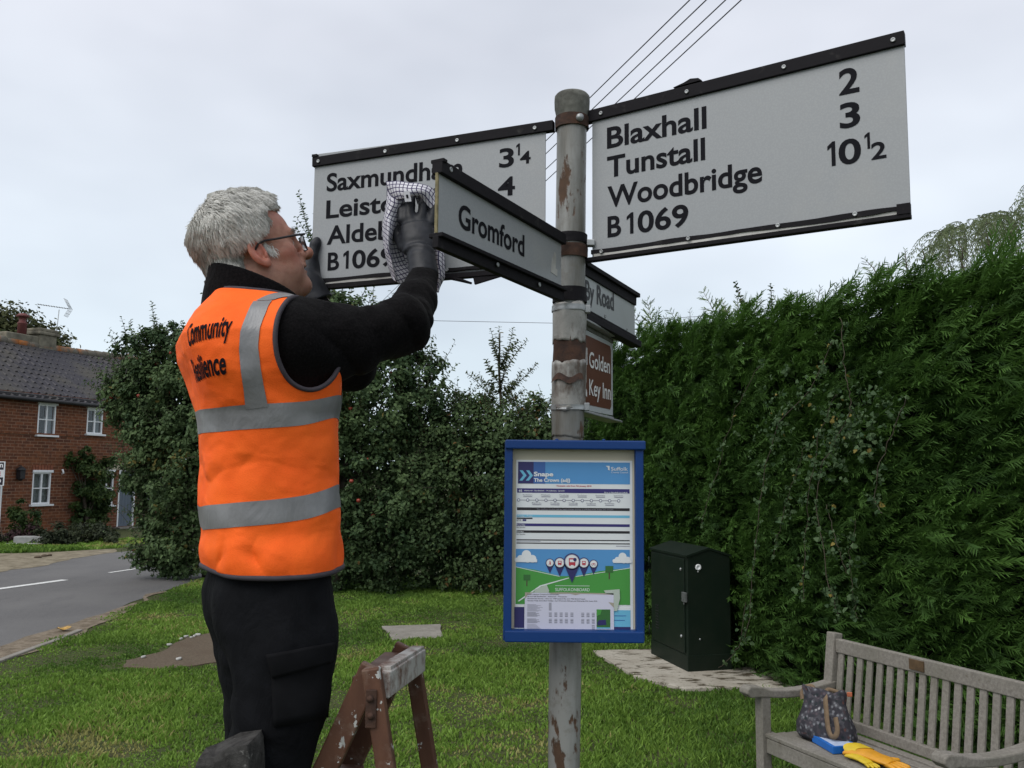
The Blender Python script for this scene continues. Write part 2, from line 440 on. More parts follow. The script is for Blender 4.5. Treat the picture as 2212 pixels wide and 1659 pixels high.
k.col(c); k.bump(k.noise(50, 4), 0.25, 0.003); MAT['rail'] = k.m
MAT['oldwhite'] = simple('weathered_white', (0.42, 0.41, 0.385), 0.6, 0.35, 12)
k = NM('brown_sign', 0.4, 0.5)
c = k.mix(k.ramp(k.noise(8, 5), [(0.5, 0.0), (0.8, 0.4)]), (0.095, 0.027, 0.012), (0.07, 0.024, 0.014)); k.col(c); MAT['brown'] = k.m
k = NM('peeling_grey_paint', 0.5, 0.5)
z = k.sep()[2]
n1 = k.noise(9, 7, 0.62, co=k.map((1.5, 1.5, 0.55)))
base = k.mix(k.ramp(k.noise(3.5, 5), [(0.35, 0.0), (0.7, 1.0)]), (0.19, 0.195, 0.185), (0.30, 0.30, 0.285))
rust = k.mix(k.noise(30, 5), (0.035, 0.020, 0.013), (0.12, 0.066, 0.036))
dirt = k.mix(k.ramp(k.noise(5, 6, 0.65, co=k.map((2, 2, 0.25))), [(0.42, 0.0), (0.62, 0.85)]), base, (0.080, 0.074, 0.056))
dirt = k.mix(k.ramp(k.noise(26, 6, 0.7), [(0.52, 0.0), (0.7, 0.6)]), dirt, (0.12, 0.105, 0.08))
c = k.mix(k.ramp(n1, [(0.565, 0.0), (0.59, 1.0)]), dirt, rust)
k.col(c); k.rough(k.ramp(n1, [(0.58, 0.42), (0.61, 0.9)])); k.bump(k.ramp(n1, [(0.57, 1.0), (0.61, 0.0)]), 0.5, 0.003); MAT['post'] = k.m
k = NM('rusty_iron', 0.85, 0.3)
c = k.mix(k.ramp(k.noise(35, 6, 0.7), [(0.35, 0.0), (0.7, 1.0)]), (0.030, 0.019, 0.016), (0.085, 0.042, 0.026))
k.col(c); k.bump(k.noise(70, 4), 0.6, 0.003); MAT['rust'] = k.m
k = NM('weathered_zinc', 0.55, 0.5, 0.25)
c = k.mix(k.ramp(k.noise(11, 6, 0.65), [(0.3, 0.0), (0.7, 1.0)]), (0.17, 0.165, 0.15), (0.37, 0.365, 0.34))
c = k.mix(k.ramp(k.noise(7, 6, 0.7, co=k.map((1.6, 1.6, 0.7), loc=(3, 1, 2))), [(0.48, 0.0), (0.60, 0.9)]), c, (0.060, 0.038, 0.024))
k.col(c); k.bump(k.noise(22, 5), 0.5, 0.006); MAT['zinc'] = k.m
MAT['galv'] = simple('galvanised', (0.30, 0.31, 0.31), 0.45, 0.25, 25, metal=0.6)
k = NM('capstone', 0.8, 0.3)
c = k.mix(k.ramp(k.noise(18, 6, 0.7), [(0.4, 0.0), (0.65, 1.0)]), (0.065, 0.065, 0.055), (0.16, 0.16, 0.14)); k.col(c); MAT['cap'] = k.m
k = NM('blue_paint', 0.5, 0.3)
c = k.mix(k.ramp(k.noise(20, 6, 0.7), [(0.62, 0.0), (0.78, 0.5)]), (0.003, 0.036, 0.160), (0.025, 0.060, 0.16)); k.col(c); k.bump(k.noise(90, 3), 0.1, 0.002); MAT['blue'] = k.m
k = NM('cabinet_green', 0.5, 0.25)
c = k.mix(k.ramp(k.noise(5, 6, 0.65), [(0.4, 0.0), (0.75, 0.7)]), (0.0042, 0.0105, 0.0058), (0.011, 0.016, 0.010)); k.col(c); k.bump(k.noise(60, 4), 0.15, 0.002); MAT['cabinet'] = k.m
# wood
k = NM('weathered_teak', 0.85, 0.25)
gr = k.noise(5, 6, 0.65, co=k.map((14, 14, 14)))
n2 = k.noise(3, 5)
c = k.mix(k.ramp(gr, [(0.3, 0.0), (0.7, 1.0)]), (0.16, 0.145, 0.125), (0.27, 0.25, 0.22))
c = k.mix(k.ramp(n2, [(0.45, 0.0), (0.72, 0.6)]), c, (0.13, 0.125, 0.095))
c = k.mix(k.ramp(k.noise(28, 5, 0.7), [(0.58, 0.0), (0.72, 0.6)]), c, (0.10, 0.085, 0.06))
k.col(c); k.bump(gr, 0.35, 0.003); MAT['teak'] = k.m
MAT['plaque'] = simple('bronze_plaque', (0.085, 0.05, 0.022), 0.6, 0.35, 30)
k = NM('painted_old_wood', 0.6, 0.4)
n1 = k.noise(4, 6, 0.65, co=k.map((2.2, 2.2, 1.0)))
c = k.mix(k.ramp(k.noise(6, 6, co=k.map((3, 3, 0.8))), [(0.3, 0.0), (0.7, 1.0)]), (0.060, 0.024, 0.014), (0.130, 0.058, 0.032))
c = k.mix(k.ramp(k.noise(16, 6, 0.7), [(0.52, 0.0), (0.68, 0.65)]), c, (0.19, 0.135, 0.10))
c = k.mix(k.ramp(n1, [(0.66, 0.0), (0.675, 0.9)]), c, (0.36, 0.37, 0.35))
c = k.mix(k.ramp(k.noise(38, 3), [(0.66, 0.0), (0.68, 0.9)]), c, (0.46, 0.47, 0.45))
k.col(c); k.bump(k.noise(40, 5), 0.3, 0.003); MAT['ladder'] = k.m
k = NM('white_edge_wood', 0.65, 0.4)
c = k.mix(k.ramp(k.noise(14, 6, 0.7), [(0.45, 0.0), (0.62, 1.0)]), (0.40, 0.39, 0.365), (0.12, 0.065, 0.045))
k.col(c); k.bump(k.noise(40, 5), 0.3, 0.003); MAT['ladder_white'] = k.m
k = NM('rotten_post', 0.95, 0.2)
c = k.mix(k.ramp(k.noise(30, 6, 0.7), [(0.35, 0.0), (0.7, 1.0)]), (0.020, 0.019, 0.018), (0.075, 0.072, 0.068))
c = k.mix(k.ramp(k.noise(14, 5, 0.7), [(0.66, 0.0), (0.70, 0.8)]), c, (0.22, 0.215, 0.20))
k.col(c); k.bump(k.noise(60, 6, 0.7), 0.8, 0.006); MAT['stub'] = k.m
MAT['wire'] = simple('cable', (0.07, 0.07, 0.085), 0.7, 0.1, 5)
# ------------------------------------------------------------------ ground, road, verges
def sheet(name, poly, z, mat, kind='structure', edge=0.0, seed=1):
    P_ = [np.asarray(p, float)[:2] for p in poly]; Q = []
    for i, a in enumerate(P_):
        b = P_[(i + 1) % len(P_)]; n = max(1, int(np.linalg.norm(b - a) / 0.25)) if edge else 1
        for k in range(n): Q.append(a + (b - a) * k / n)
    Q = np.array(Q)
    if edge:
        q3 = np.c_[Q * 1.7, np.zeros(len(Q))]
        Q = Q + edge * np.c_[fbm(q3, 3, seed), fbm(q3, 3, seed + 9)]
    bm = bmesh.new()
    f = bm.faces.new([bm.verts.new((*q, z)) for q in Q])
    bmesh.ops.triangulate(bm, faces=[f])
    for f in bm.faces:
        if f.normal.z < 0: f.normal_flip()
    me = bpy.data.meshes.new(name); bm.to_mesh(me); bm.free(); me.materials.append(mat)
    o = bpy.data.objects.new(name, me); COL.objects.link(o)
    if kind: o['kind'] = kind
    return o
sheet('ground', [(-900, -900), (900, -900), (900, 1200), (-900, 1200)], 0.0, MAT['lawn'])
NEAR = [gnd(-700, 1640), gnd(0, 1402), gnd(100, 1372), gnd(200, 1336), gnd(290, 1300), gnd(360, 1276), gnd(440, 1253), gnd(520, 1232), gnd(640, 1205), gnd(800, 1175)]
FAR = [gnd(-700, 1330), gnd(0, 1231), gnd(60, 1221), gnd(110, 1214), gnd(171, 1202), gnd(240, 1194), gnd(320, 1187), gnd(420, 1176), gnd(560, 1160), gnd(760, 1138)]
sheet('road', NEAR + FAR[::-1], 0.004, MAT['asphalt'], edge=0.10, seed=4)
grit_out = [gnd(-400, 1580), gnd(0, 1432), gnd(80, 1408), gnd(150, 1377), gnd(220, 1345), gnd(300, 1303), gnd(370, 1278)]
sheet('grit_verge', [gnd(-400, 1520), gnd(0, 1393), gnd(100, 1364), gnd(180, 1336), gnd(240, 1319), gnd(300, 1298), gnd(360, 1277)] + grit_out[::-1], 0.008, MAT['grit'], edge=0.24, seed=6)
sheet('sandy_verge', [gnd(-300, 1290), gnd(0, 1238), gnd(80, 1223), gnd(170, 1205), gnd(250, 1193), gnd(250, 1186), gnd(150, 1192), gnd(80, 1195), gnd(0, 1197), gnd(-300, 1215)], 0.008, MAT['sand'], edge=0.25, seed=8)
def dash(a, b, w):
    a = gnd(*a); b = gnd(*b); d = unit(b - a); n = np.array([-d[1], d[0], 0]) * w / 2
    return [a - n, b - n, b + n, a + n]
for k, (a, b, w) in enumerate([((-60, 1281), (141, 1253.5), 0.14), ((236, 1238), (308, 1227.5), 0.08), ((330, 1223), (420, 1207), 0.08)]):
    sheet('lane_marking', dash(a, b, w), 0.009, MAT['paint'], edge=0.012, seed=20 + k)
# thin concrete edging half buried along the verge
mb = MB(); pts = [gnd(-120, 1470), gnd(0, 1430), gnd(70, 1404), gnd(120, 1386), gnd(172, 1364)]
for a, b in zip(pts[:-1], pts[1:]): mb.bar(a + [0, 0, .0], b + [0, 0, .0], 0.07, 0.05, (0, 1, 0))
mb.build('kerb_edging', MAT['concrete'], bevel=0.01)['kind'] = 'structure'

def slab(name, label, corners, h, mat, edge=0.02, seed=3):
    base = sum(np.asarray(c) for c in corners) / len(corners)
    Q = []
    for i, a in enumerate(corners):
        b = corners[(i + 1) % len(corners)]
        for k in range(6): Q.append(np.asarray(a) + (np.asarray(b) - np.asarray(a)) * k / 6)
    Q = np.array(Q); Q[:, :2] += edge * np.c_[fbm(Q * 3, 2, seed), fbm(Q * 3, 2, seed + 5)]
    mb = MB(); mb.prism([(q[0] - base[0], q[1] - base[1]) for q in Q], (0, 0, -0.03), (1, 0, 0), (0, 1, 0), (0, 0, 1), 0.03 + h)
    o = mb.build(name, mat, bevel=0.006); o.location = (base[0], base[1], 0)
    return o
s1 = [gnd(823, 1356), gnd(952, 1352), gnd(960, 1381), gnd(846, 1386)]
tag(slab('concrete_slab', '', s1, 0.022, MAT['concrete'], 0.03, 3), 'small grey concrete slab let into the grass between the man and the blue case', 'slab')
s2 = [gnd(275, 1447), gnd(330, 1412), gnd(390, 1378), gnd(450, 1368), gnd(560, 1372), gnd(600, 1400), gnd(520, 1436), gnd(400, 1441)]
tag(slab('tarmac_patch', '', s2, 0.012, MAT['tarmac'], 0.22, 5), 'brown worn patch of old tarmac in the grass behind the legs of the man', 'hard standing')
s3 = [gnd(1278, 1412), gnd(1410, 1407), gnd(1620, 1432), gnd(1900, 1470), gnd(1900, 1500), gnd(1600, 1491), gnd(1480, 1494), gnd(1370, 1466)]
tag(slab('paving_slab', '', s3, 0.028, MAT['moss_conc'], 0.03, 7), 'pale moss blotched concrete base around the foot of the green cabinet', 'paving')
EXCL = [np.array([p[:2] for p in s]) for s in (s1, s2, s3)]
def inside(poly, X, Y):
    r = np.zeros(len(X), bool); n = len(poly)
    for i in range(n):
        x1, y1 = poly[i]; x2, y2 = poly[(i + 1) % n]
        c = ((y1 > Y) != (y2 > Y)) & (X < (x2 - x1) * (Y - y1) / (y2 - y1 + 1e-12) + x1); r ^= c
    return r
# pale stones lying on the tarmac patch
for (u, v, s) in [(402, 1379, .05), (420, 1378, .04), (428, 1375, .06), (391, 1384, .04), (365, 1397, .045), (309, 1424, .05), (386, 1428, .06), (413, 1381, .03)]:
    p = gnd(u, v); a = RNG.uniform(0, 6.28); s *= .68; mb = MB()
    V = np.array([[math.cos(t) * s * RNG.uniform(.7, 1.1), math.sin(t) * s * .6 * RNG.uniform(.7, 1.1), 0] for t in np.linspace(0, 6.28, 8)[:-1]])
    mb.prism([(q[0], q[1]) for q in V], (0, 0, 0), (math.cos(a), math.sin(a), 0), (-math.sin(a), math.cos(a), 0), (0, 0, 1), 0.018)
    o = mb.build('pale_stone', MAT['oldwhite'], bevel=0.005); o.location = (p[0], p[1], 0.013)
    tag(o, 'flat pale stone chip lying on the brown tarmac patch', 'stone', 'pale stones on the tarmac patch')
p = gnd(136, 1365); mb = MB()
mb.grid(np.array([[[math.cos(t) * r * (1 + .25 * math.sin(3 * t)), math.sin(t) * r * .8, h + .012 * math.sin(2 * t)] for t in np.linspace(0, 6.2832, 12, endpoint=False)] for r, h in ((.005, .015), (.04, .02), (.06, .035), (.07, .03))]), closed=True)
o = mb.build('fallen_leaf', simple('yellow_leaf', (0.42, 0.25, 0.06), 0.6, 0.3, 30)); o.location = (p[0], p[1], 0.012)
tag(o, 'curled yellow leaf lying on the grass verge by the road', 'leaf')

# ------------------------------------------------------------------ grass
def grass(n, box, hmin, hmax, keep, name, wmul=1.0, seed=1):
    rg = np.random.default_rng(seed)
    X = rg.uniform(box[0], box[1], n); Y = box[2] + (box[3] - box[2]) * rg.random(n) ** 1.25
    ok = keep(X, Y); X = X[ok]; Y = Y[ok]; n = len(X)
    P_ = np.c_[X, Y, np.zeros(n)]
    c1 = fbm(P_ * 1.1, 4, 31); c2 = fbm(P_ * 6, 3, 33); c3 = fbm(P_ * 0.6 + 7, 3, 35)
    bare = fbm(P_ * 1.6 + 3, 4, 41)
    thin = np.clip((bare - 0.10) * 5, 0, 1); ok = rg.random(n) > thin * .45
    X, Y, c1, c2, c3, P_, thin = X[ok], Y[ok], c1[ok], c2[ok], c3[ok], P_[ok], thin[ok]; n = len(X)
    h = (hmin + (hmax - hmin) * np.clip(0.45 + 0.8 * c1 + 0.55 * c2, 0, 1)) * rg.uniform(0.6, 1.3, n) * (1 - .5 * thin)
    a = rg.uniform(0, 2 * np.pi, n); la = rg.uniform(0, 2 * np.pi, n); lean = h * rg.uniform(0.2, 1.0, n)
    w = rg.uniform(0.0035, 0.0075, n) * wmul * (0.75 + Y / 14)
    dx = np.cos(a) * w; dy = np.sin(a) * w
    b0 = np.c_[X - dx, Y - dy, np.zeros(n)]; b1 = np.c_[X + dx, Y + dy, np.zeros(n)]
    m = np.c_[X + np.cos(la) * lean * .35, Y + np.sin(la) * lean * .35, h * .6]
    tip = np.c_[X + np.cos(la) * lean, Y + np.sin(la) * lean, h]
    V = np.stack([b0, b1, m + np.c_[dx * .8, dy * .8, 0 * dx], tip, m - np.c_[dx * .8, dy * .8, 0 * dx]], 1).reshape(-1, 3)
    t = np.clip(0.40 + 0.75 * c3 + 0.45 * c1 + .25 * c2 + .35 * thin + rg.normal(0, .17, n), 0, 1)
    o = poly_mesh(name, V, 5, MAT['grass'], attrs={'tint': np.repeat(t, 5)})
    o['kind'] = 'stuff'; o['label'] = 'short patchy green lawn grass'; return o
near_e = np.array([p[:2] for p in [gnd(-400, 1560)] + grit_out[1:] + [gnd(440, 1255), gnd(520, 1234), gnd(640, 1207), gnd(800, 1177)]])
def keep_lawn(X, Y):
    o = np.argsort(near_e[:, 1])
    ex = np.interp(Y, near_e[o, 1], near_e[o, 0]) + RNG.normal(0, .05, len(X)) + 0.25 * fbm(np.c_[X * 2, Y * 2, 0 * X], 3, 51)
    k = X > ex
    k &= np.abs(X) < Y * 0.62 + 0.3
    jx = .07 * fbm(np.c_[X * 9, Y * 9, 0 * X], 2, 55) + RNG.normal(0, .022, len(X)); jy = .09 * fbm(np.c_[X * 9, Y * 9, 0 * X + 5], 2, 56) + RNG.normal(0, .03, len(X))
    for e in EXCL: k &= ~inside(e, X + jx, Y + jy)
    return k
grass(400000, (-7.5, 5.5, 4.6, 15.0), 0.010, 0.050, keep_lawn, 'grass', seed=2)
vp = np.array([p[:2] for p in [gnd(-150, 1222), gnd(0, 1196), gnd(150, 1190), gnd(250, 1184), gnd(360, 1178), gnd(420, 1172), gnd(420, 1158), gnd(250, 1166), gnd(0, 1176), gnd(-150, 1185)]])
grass(70000, (-15, -5, 16, 27), 0.03, 0.10, lambda X, Y: inside(vp, X, Y), 'verge_grass', 2.5, seed=3)['label'] = 'strip of rough grass on the far side of the road'
# ------------------------------------------------------------------ brick cottage across the road
HO = gnd(0, 1160); HD = np.array([0.35, 0.9366, 0]); HRZ = math.atan2(HD[1], HD[0])
house = Thing('brick_house', 'two storey red brick cottage with dark pantile roof across the road', 'house', HO, HRZ)
X0, X1, ZE, ZR, DEP = -5.0, 6.35, 3.66, 5.46, 2.45
def opening_wall(mb, x0, x1, z0, z1, ops, y=0.0, t=0.22):
    """brick front with real openings (x0,x1,z0,z1 each), reveals included"""
    xs = sorted({x0, x1, *[o[0] for o in ops], *[o[1] for o in ops]}); zs = sorted({z0, z1, *[o[2] for o in ops], *[o[3] for o in ops]})
    for a, b in zip(xs[:-1], xs[1:]):
        for c, d in zip(zs[:-1], zs[1:]):
            if any(o[0] <= a and b <= o[1] and o[2] <= c and d <= o[3] for o in ops): continue
            mb.add([[a, y, c], [b, y, c], [b, y, d], [a, y, d]], [(0, 1, 2, 3)])
    for o in ops:
        a, b, c, d = o
        mb.add([[a, y, c], [a, y, d], [a, y + t, d], [a, y + t, c], [b, y, c], [b, y, d], [b, y + t, d], [b, y + t, c]],
               [(0, 3, 2, 1), (4, 5, 6, 7), (0, 4, 7, 3), (1, 2, 6, 5)])
WIN = [(0.89, 1.46, 2.64, 3.47), (2.52, 3.09, 2.74, 3.45), (0.85, 1.43, 0.79, 1.64), (3.10, 3.62, 0.70, 1.66), (4.55, 5.15, 2.74, 3.45), (4.95, 5.55, 0.80, 1.64), (-2.2, -1.5, 2.64, 3.47), (-3.6, -2.9, 0.8, 1.64)]
DOOR = (3.82, 4.48, 0.05, 1.72); DOOR2 = (-0.85, -0.03, 0.05, 1.78)
mb = MB()
opening_wall(mb, X0, X1, -0.1, ZE + 0.08, WIN + [DOOR, DOOR2])
mb.add([[X0, 0, -.1], [X0, 2 * DEP, -.1], [X0, 2 * DEP, ZE], [X0, DEP, ZR - .1], [X0, 0, ZE]], [(0, 4, 3, 2, 1)])
mb.add([[X1, 0, -.1], [X1, 2 * DEP, -.1], [X1, 2 * DEP, ZE], [X1, DEP, ZR - .1], [X1, 0, ZE]], [(0, 1, 2, 3, 4)])
mb.add([[X0, 2 * DEP, -.1], [X1, 2 * DEP, -.1], [X1, 2 * DEP, ZE], [X0, 2 * DEP, ZE]], [(0, 3, 2, 1)])
mb.box(((X0 + X1) / 2, -0.012, 2.66), (X1 - X0, 0.03, 0.05)); 
wall = house.part('wall', mb, MAT['brick'], local=True)
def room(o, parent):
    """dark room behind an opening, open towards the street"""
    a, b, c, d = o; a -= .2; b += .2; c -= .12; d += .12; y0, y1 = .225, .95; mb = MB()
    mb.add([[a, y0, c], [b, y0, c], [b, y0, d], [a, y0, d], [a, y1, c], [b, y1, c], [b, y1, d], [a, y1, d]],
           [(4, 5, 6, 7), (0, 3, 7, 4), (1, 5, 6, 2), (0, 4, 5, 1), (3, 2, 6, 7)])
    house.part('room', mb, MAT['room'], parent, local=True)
# arch and cream tympanum over door and side window
mb = MB(); n = 14
arc = [(3.02 + (4.62 - 3.02) * i / n, 1.74 + 0.19 * math.sin(math.pi * i / n)) for i in range(n + 1)]
mb.prism(arc + [(4.62, 1.72), (3.02, 1.72)], (0, -0.014, 0), (1, 0, 0), (0, 0, 1), (0, 1, 0), 0.016)
house.part('arch_infill', mb, MAT['cream'], wall, local=True)
AB = simple('arch_brick', (0.20, 0.066, 0.034), 0.9, 0.3, 12)
mb = MB()
for i in range(n):
    (a, b), (c, d) = arc[i], arc[i + 1]
    mb.prism([(a, b), (c, d), (c, d + .17), (a, b + .17)], (0, -0.02, 0), (1, 0, 0), (0, 0, 1), (0, 1, 0), 0.019)
house.part('brick_arch', mb, AB, wall, local=True)
for w in (WIN[2], WIN[5]):
    mb = MB()
    for i in range(7):
        x = w[0] - .04 + (w[1] - w[0] + .08) * i / 7; mb.box((x + .045, -0.008, w[3] + .10), (.0795, .02, .18))
    house.part('brick_arch', mb, AB, wall, local=True)
def window(o, curt):
    a, b, c, d = o; w = b - a; h = d - c; y = 0.03; f = .045; mb = MB()
    for x in (a + f / 2, b - f / 2): mb.box((x, y, (c + d) / 2), (f, .06, h))
    mb.box(((a + b) / 2, y, (a + b) / 2 * 0 + (c + d) / 2), (f * 1.1, .058, h - .002))
    for z in (c + f / 2, d - f / 2, (c + d) / 2): mb.box(((a + b) / 2, y + .001, z), (w - .004, .05, f if z != (c + d) / 2 else .03))
    fr = house.part('window', mb, MAT['white'], local=True, bevel=.004)
    mb = MB(); mb.box(((a + b) / 2, y + .012, (c + d) / 2), (w - .03, .006, h - .03)); house.part('pane', mb, MAT['glass'], fr, local=True)
    mb = MB(); mb.box(((a + b) / 2, -.03, c - .025), (w + .12, .14, .05)); house.part('sill', mb, MAT['white'], fr, local=True, bevel=.006)
    mb = MB(); mb.box(((a + b) / 2, -.012, d + .025), (w + .06, .07, .07)); house.part('lintel', mb, MAT['white'], fr, local=True, bevel=.006)
    mb = MB()
    for x0, x1 in curt:
        xs = np.linspace(a + w * x0, a + w * x1, 30); P_ = np.array([[[x, .14 + .014 * math.sin(x * 130), z] for x in xs] for z in (c, d)]); mb.grid(P_)
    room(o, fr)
    if curt: house.part('curtain', mb, MAT['curtain'], fr, local=True)
for o, cu in zip(WIN, [[(.52, 1)], [(.55, 1)], [(.1, 1)], [(0, .35)], [(0, .5)], [(0, .3)], [(0, .4)], [(0, .4)]]): window(o, cu)
def door(o, mat):
    a, b, c, d = o; mb = MB(); mb.box(((a + b) / 2, .07, (c + d) / 2), (b - a - .10, .05, d - c))
    for i in range(5): mb.box((a + .1 + (b - a - .2) * i / 4, .043, (c + d) / 2), (.012, .008, d - c - .1))
    dr = house.part('door', mb, mat, local=True, bevel=.003)
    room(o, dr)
    mb = MB()
    for x in (a + .025, b - .025): mb.box((x, .04, (c + d) / 2), (.05, .09, d - c))
    mb.box(((a + b) / 2, .04, d - .02), (b - a, .088, .04)); house.part('door_frame', mb, MAT['white'], dr, local=True)
    mb = MB(); mb.tube([(b - .14, .03, 1.0), (b - .14, -.01, 1.0), (b - .2, -.01, 1.0)], .01); house.part('handle', mb, MAT['dark'], dr, local=True)
    mb = MB(); mb.box(((a + b) / 2, -.14, c - .06), (b - a + .35, .34, .10)); house.part('step', mb, MAT['concrete'], dr, local=True)
door(DOOR, MAT['doorgrey']); door(DOOR2, MAT['dark'])
# pantile roof: every course is a wavy strip lapped over the one below
V = []; FQ = []; TN = []; nv = 0
rg = np.random.default_rng(5)
rows = 12; slope = np.array([(DEP + .14) / rows, (ZR - ZE) / rows])
PX = 0.235; sub = 8
xs = np.arange(X0 - .1, X1 + .12, PX / sub)
ph = (xs / PX) % 1
prof = np.where(ph < .68, .030 * np.sin(ph / .68 * math.pi) ** .8 * -1 + .0, .034 * np.sin((ph - .68) / .32 * math.pi))
tile = np.floor(xs / PX).astype(int)
SN = np.array([0, -(ZR - ZE), DEP + .14]); SN = SN / np.linalg.norm(SN)
def sag(x): return -0.05 * np.sin((x - X0) / (X1 - X0) * math.pi) + .02 * np.sin(x * 1.3)
tmap = rg.random((rows + 1, 200))
for r_ in range(rows):
    y0 = -.14 + slope[0] * r_; z0 = ZE - .06 + slope[1] * r_
    y1 = y0 + slope[0] * 1.12; z1 = z0 + slope[1] * 1.12
    jit = (tmap[r_, tile % 200] - .5) * .02
    for (yy, zz, lift) in ((y0, z0, .055), (y0, z0, .030), (y1, z1, .012)):
        y_ = yy + jit; q = np.c_[xs, y_ + SN[1] * (prof + lift), zz + sag(xs) + SN[2] * (prof + lift)]
        V.append(q); TN.append(np.clip(tmap[r_, tile % 200] * .75 + rg.normal(0, .05, len(xs)), 0, 1))
    m = len(xs); i = np.arange(m - 1); b0 = nv
    FQ.append(np.stack([b0 + m + i, b0 + m + i + 1, b0 + i + 1, b0 + i], 1)); FQ.append(np.stack([b0 + i, b0 + i + 1, b0 + 2 * m + i + 1, b0 + 2 * m + i], 1)); nv += 3 * m
V = np.concatenate(V); FQ = np.concatenate(FQ)
roof = poly_mesh('roof', V, 4, MAT['pantile'], False, {'tint': np.concatenate(TN)}, faces=FQ); roof.parent = house.o
mb = MB()
mb.add([[X0 - .1, DEP, ZR + .02], [X1 + .1, DEP, ZR + .02], [X1 + .1, 2 * DEP + .2, ZE - .1], [X0 - .1, 2 * DEP + .2, ZE - .1]], [(0, 1, 2, 3)])
mb.add([[X0 - .1, -.12, ZE - .02], [X1 + .1, -.12, ZE - .02], [X1 + .1, DEP, ZR - .04], [X0 - .1, DEP, ZR - .04]], [(0, 1, 2, 3)])
house.part('roof_back', mb, MAT['pantile'], roof, local=True)
mb = MB(); xx = np.arange(X0 - .1, X1 + .1, .36)
for x in xx:
    zc = ZR - .02 + sag(np.array([x]))[0]; mb.tube([(x, DEP, zc + .008), (x + .345, DEP, zc)], .13, 12, cap=True)
mb.tube([(X1 + .02, DEP, ZR + .05), (X1 + .12, DEP, ZR + .14)], [.12, .08], 10)
house.part('ridge_tiles', mb, MAT['ridge'], roof, local=True)
mb = MB(); mb.tube([(X0 - .1, -.20, ZE - .10), (X1 + .1, -.20, ZE - .12)], .055, 8); house.part('gutter', mb, MAT['dark'], roof, local=True)
mb = MB(); mb.box(((X0 + X1) / 2, -.09, ZE - .03), (X1 - X0, .03, .12)); house.part('fascia', mb, MAT['dark'], roof, local=True)
# chimney: low rendered stack with a corbelled head, and a red pot with a cowl
mb = MB(); mb.box((3.1, DEP + .15, 5.5), (.62, .55, .9)); mb.box((3.1, DEP + .15, 5.80), (.76, .66, .10)); mb.box((3.1, DEP + .15, 5.90), (.68, .6, .11))
mb.box((2.25, DEP + .15, 5.45), (1.1, .5, .46))
ch = house.part('chimney', mb, MAT['chimney'], roof, local=True, bevel=.03)
mb = MB(); mb.lathe([(.13, 5.66), (.125, 6.0), (.135, 6.01), (.135, 6.04), (.1, 6.04), (.1, 6.2), (.18, 6.21), (.19, 6.24), (.10, 6.31), (.02, 6.32)], (2.36, DEP + .1, 0), 16)
house.part('chimney_pot', mb, MAT['pot'], roof, local=True)
# television aerial on the chimney
mb = MB(); bx, by = 3.56, DEP + .1
mb.tube([(bx - .02, by, 5.4), (bx + .06, by, 6.66)], .012, 6)
aer = house.part('aerial', mb, MAT['galv'], roof, local=True)
loc = lambda u, v: None
ax = np.array([0.45, 0.90, 0]); ax = np.array([math.cos(-.3), math.sin(-.3), 0])
c0 = np.array([bx + .06, by, 6.69]); 
Rw = rotm(0, 0, HRZ); vd = Rw.T @ np.array([1.0, 0.1, 0.0])   # boom runs across the view
mb = MB(); b0, b1 = c0 - vd * .62 + [0, 0, .12], c0 + vd * .32 - [0, 0, .0]
mb.tube([b0, b1], .010, 6); pr = np.cross(unit(b1 - b0), [0, 0, 1])
for t in np.linspace(0, .92, 12): mb.bar(b0 + (b1 - b0) * t - pr * .06, b0 + (b1 - b0) * t + pr * .06, .03, .006)
for sg in (1, -1):
    q = b1 + vd * .02; tip = q - vd * (.17 if sg > 0 else .13) + np.array([0, 0, sg * .3 if sg > 0 else -.24])
    for k in np.linspace(-.14, .14, 5): mb.tube([q + pr * k, tip + pr * k], .005, 4)
    for t in (.3, .65, 1): mb.tube([q + (tip - q) * t - pr * .14, q + (tip - q) * t + pr * .14], .005, 4)
house.part('antenna', mb, MAT['galv'], aer, local=True)
# wall lantern
mb = MB(); mb.box((.40, -.10, 1.58), (.15, .15, .22)); mb.lathe([(.13, 1.69), (.09, 1.75), (.02, 1.80)], (.40, -.10, 0), 8); mb.lathe([(.03, 1.42), (.08, 1.47)], (.40, -.10, 0), 8); mb.bar((.40, 0, 1.82), (.40, -.12, 1.82), .02, .02)
house.part('wall_lantern', mb, MAT['dark'], local=True, bevel=.01)
mb = MB(); mb.tube([(1.74, -.05, 1.72), (1.74, -.1, 1.62), (1.74, -.04, 1.6)], .025, 6); house.part('downpipe_hook', mb, MAT['white'], local=True)

# estate agent's board on a white post
bp = gnd(4, 1152); bp = at(10, 1020, 20.4); bp[2] = 0
board = Thing('sale_board', 'estate agent board in dark and white on a white post at the road edge', 'sign', bp)
mb = MB(); mb.box(bp + [-.62, 0, .9], (.075, .075, 1.85)); board.part('post', mb, MAT['white'], bevel=.006)
mb = MB(); cz = at(13, 997, 20.4)[2]; c = bp + np.array([-.325, -.06, 0])
yr = -.06
mb.box(c + [0, 0, cz - .28], (.72, .025, .56), m=0)
zt = cz
for (z0, z1, m) in ((zt - .02, zt - .19, 1), (zt - .20, zt - .36, 2), (zt - .37, zt - .54, 1)):
    mb.box(c + [0, -.015, (z0 + z1) / 2], (.68, .006, z0 - z1), m=m)
o0 = c + np.array([.33, -.019, 0])
put_text(mb, 'on', o0, (1, 0, 0), (0, 0, 1), -.01, zt - .135, .12, .16, m=0, align='r')
put_text(mb, 'LE', o0, (1, 0, 0), (0, 0, 1), -.05, zt - .325, .09, .12, m=3, align='r', off=.035)
put_text(mb, '69', o0, (1, 0, 0), (0, 0, 1), -.03, zt - .50, .09, .13, m=0, align='r')
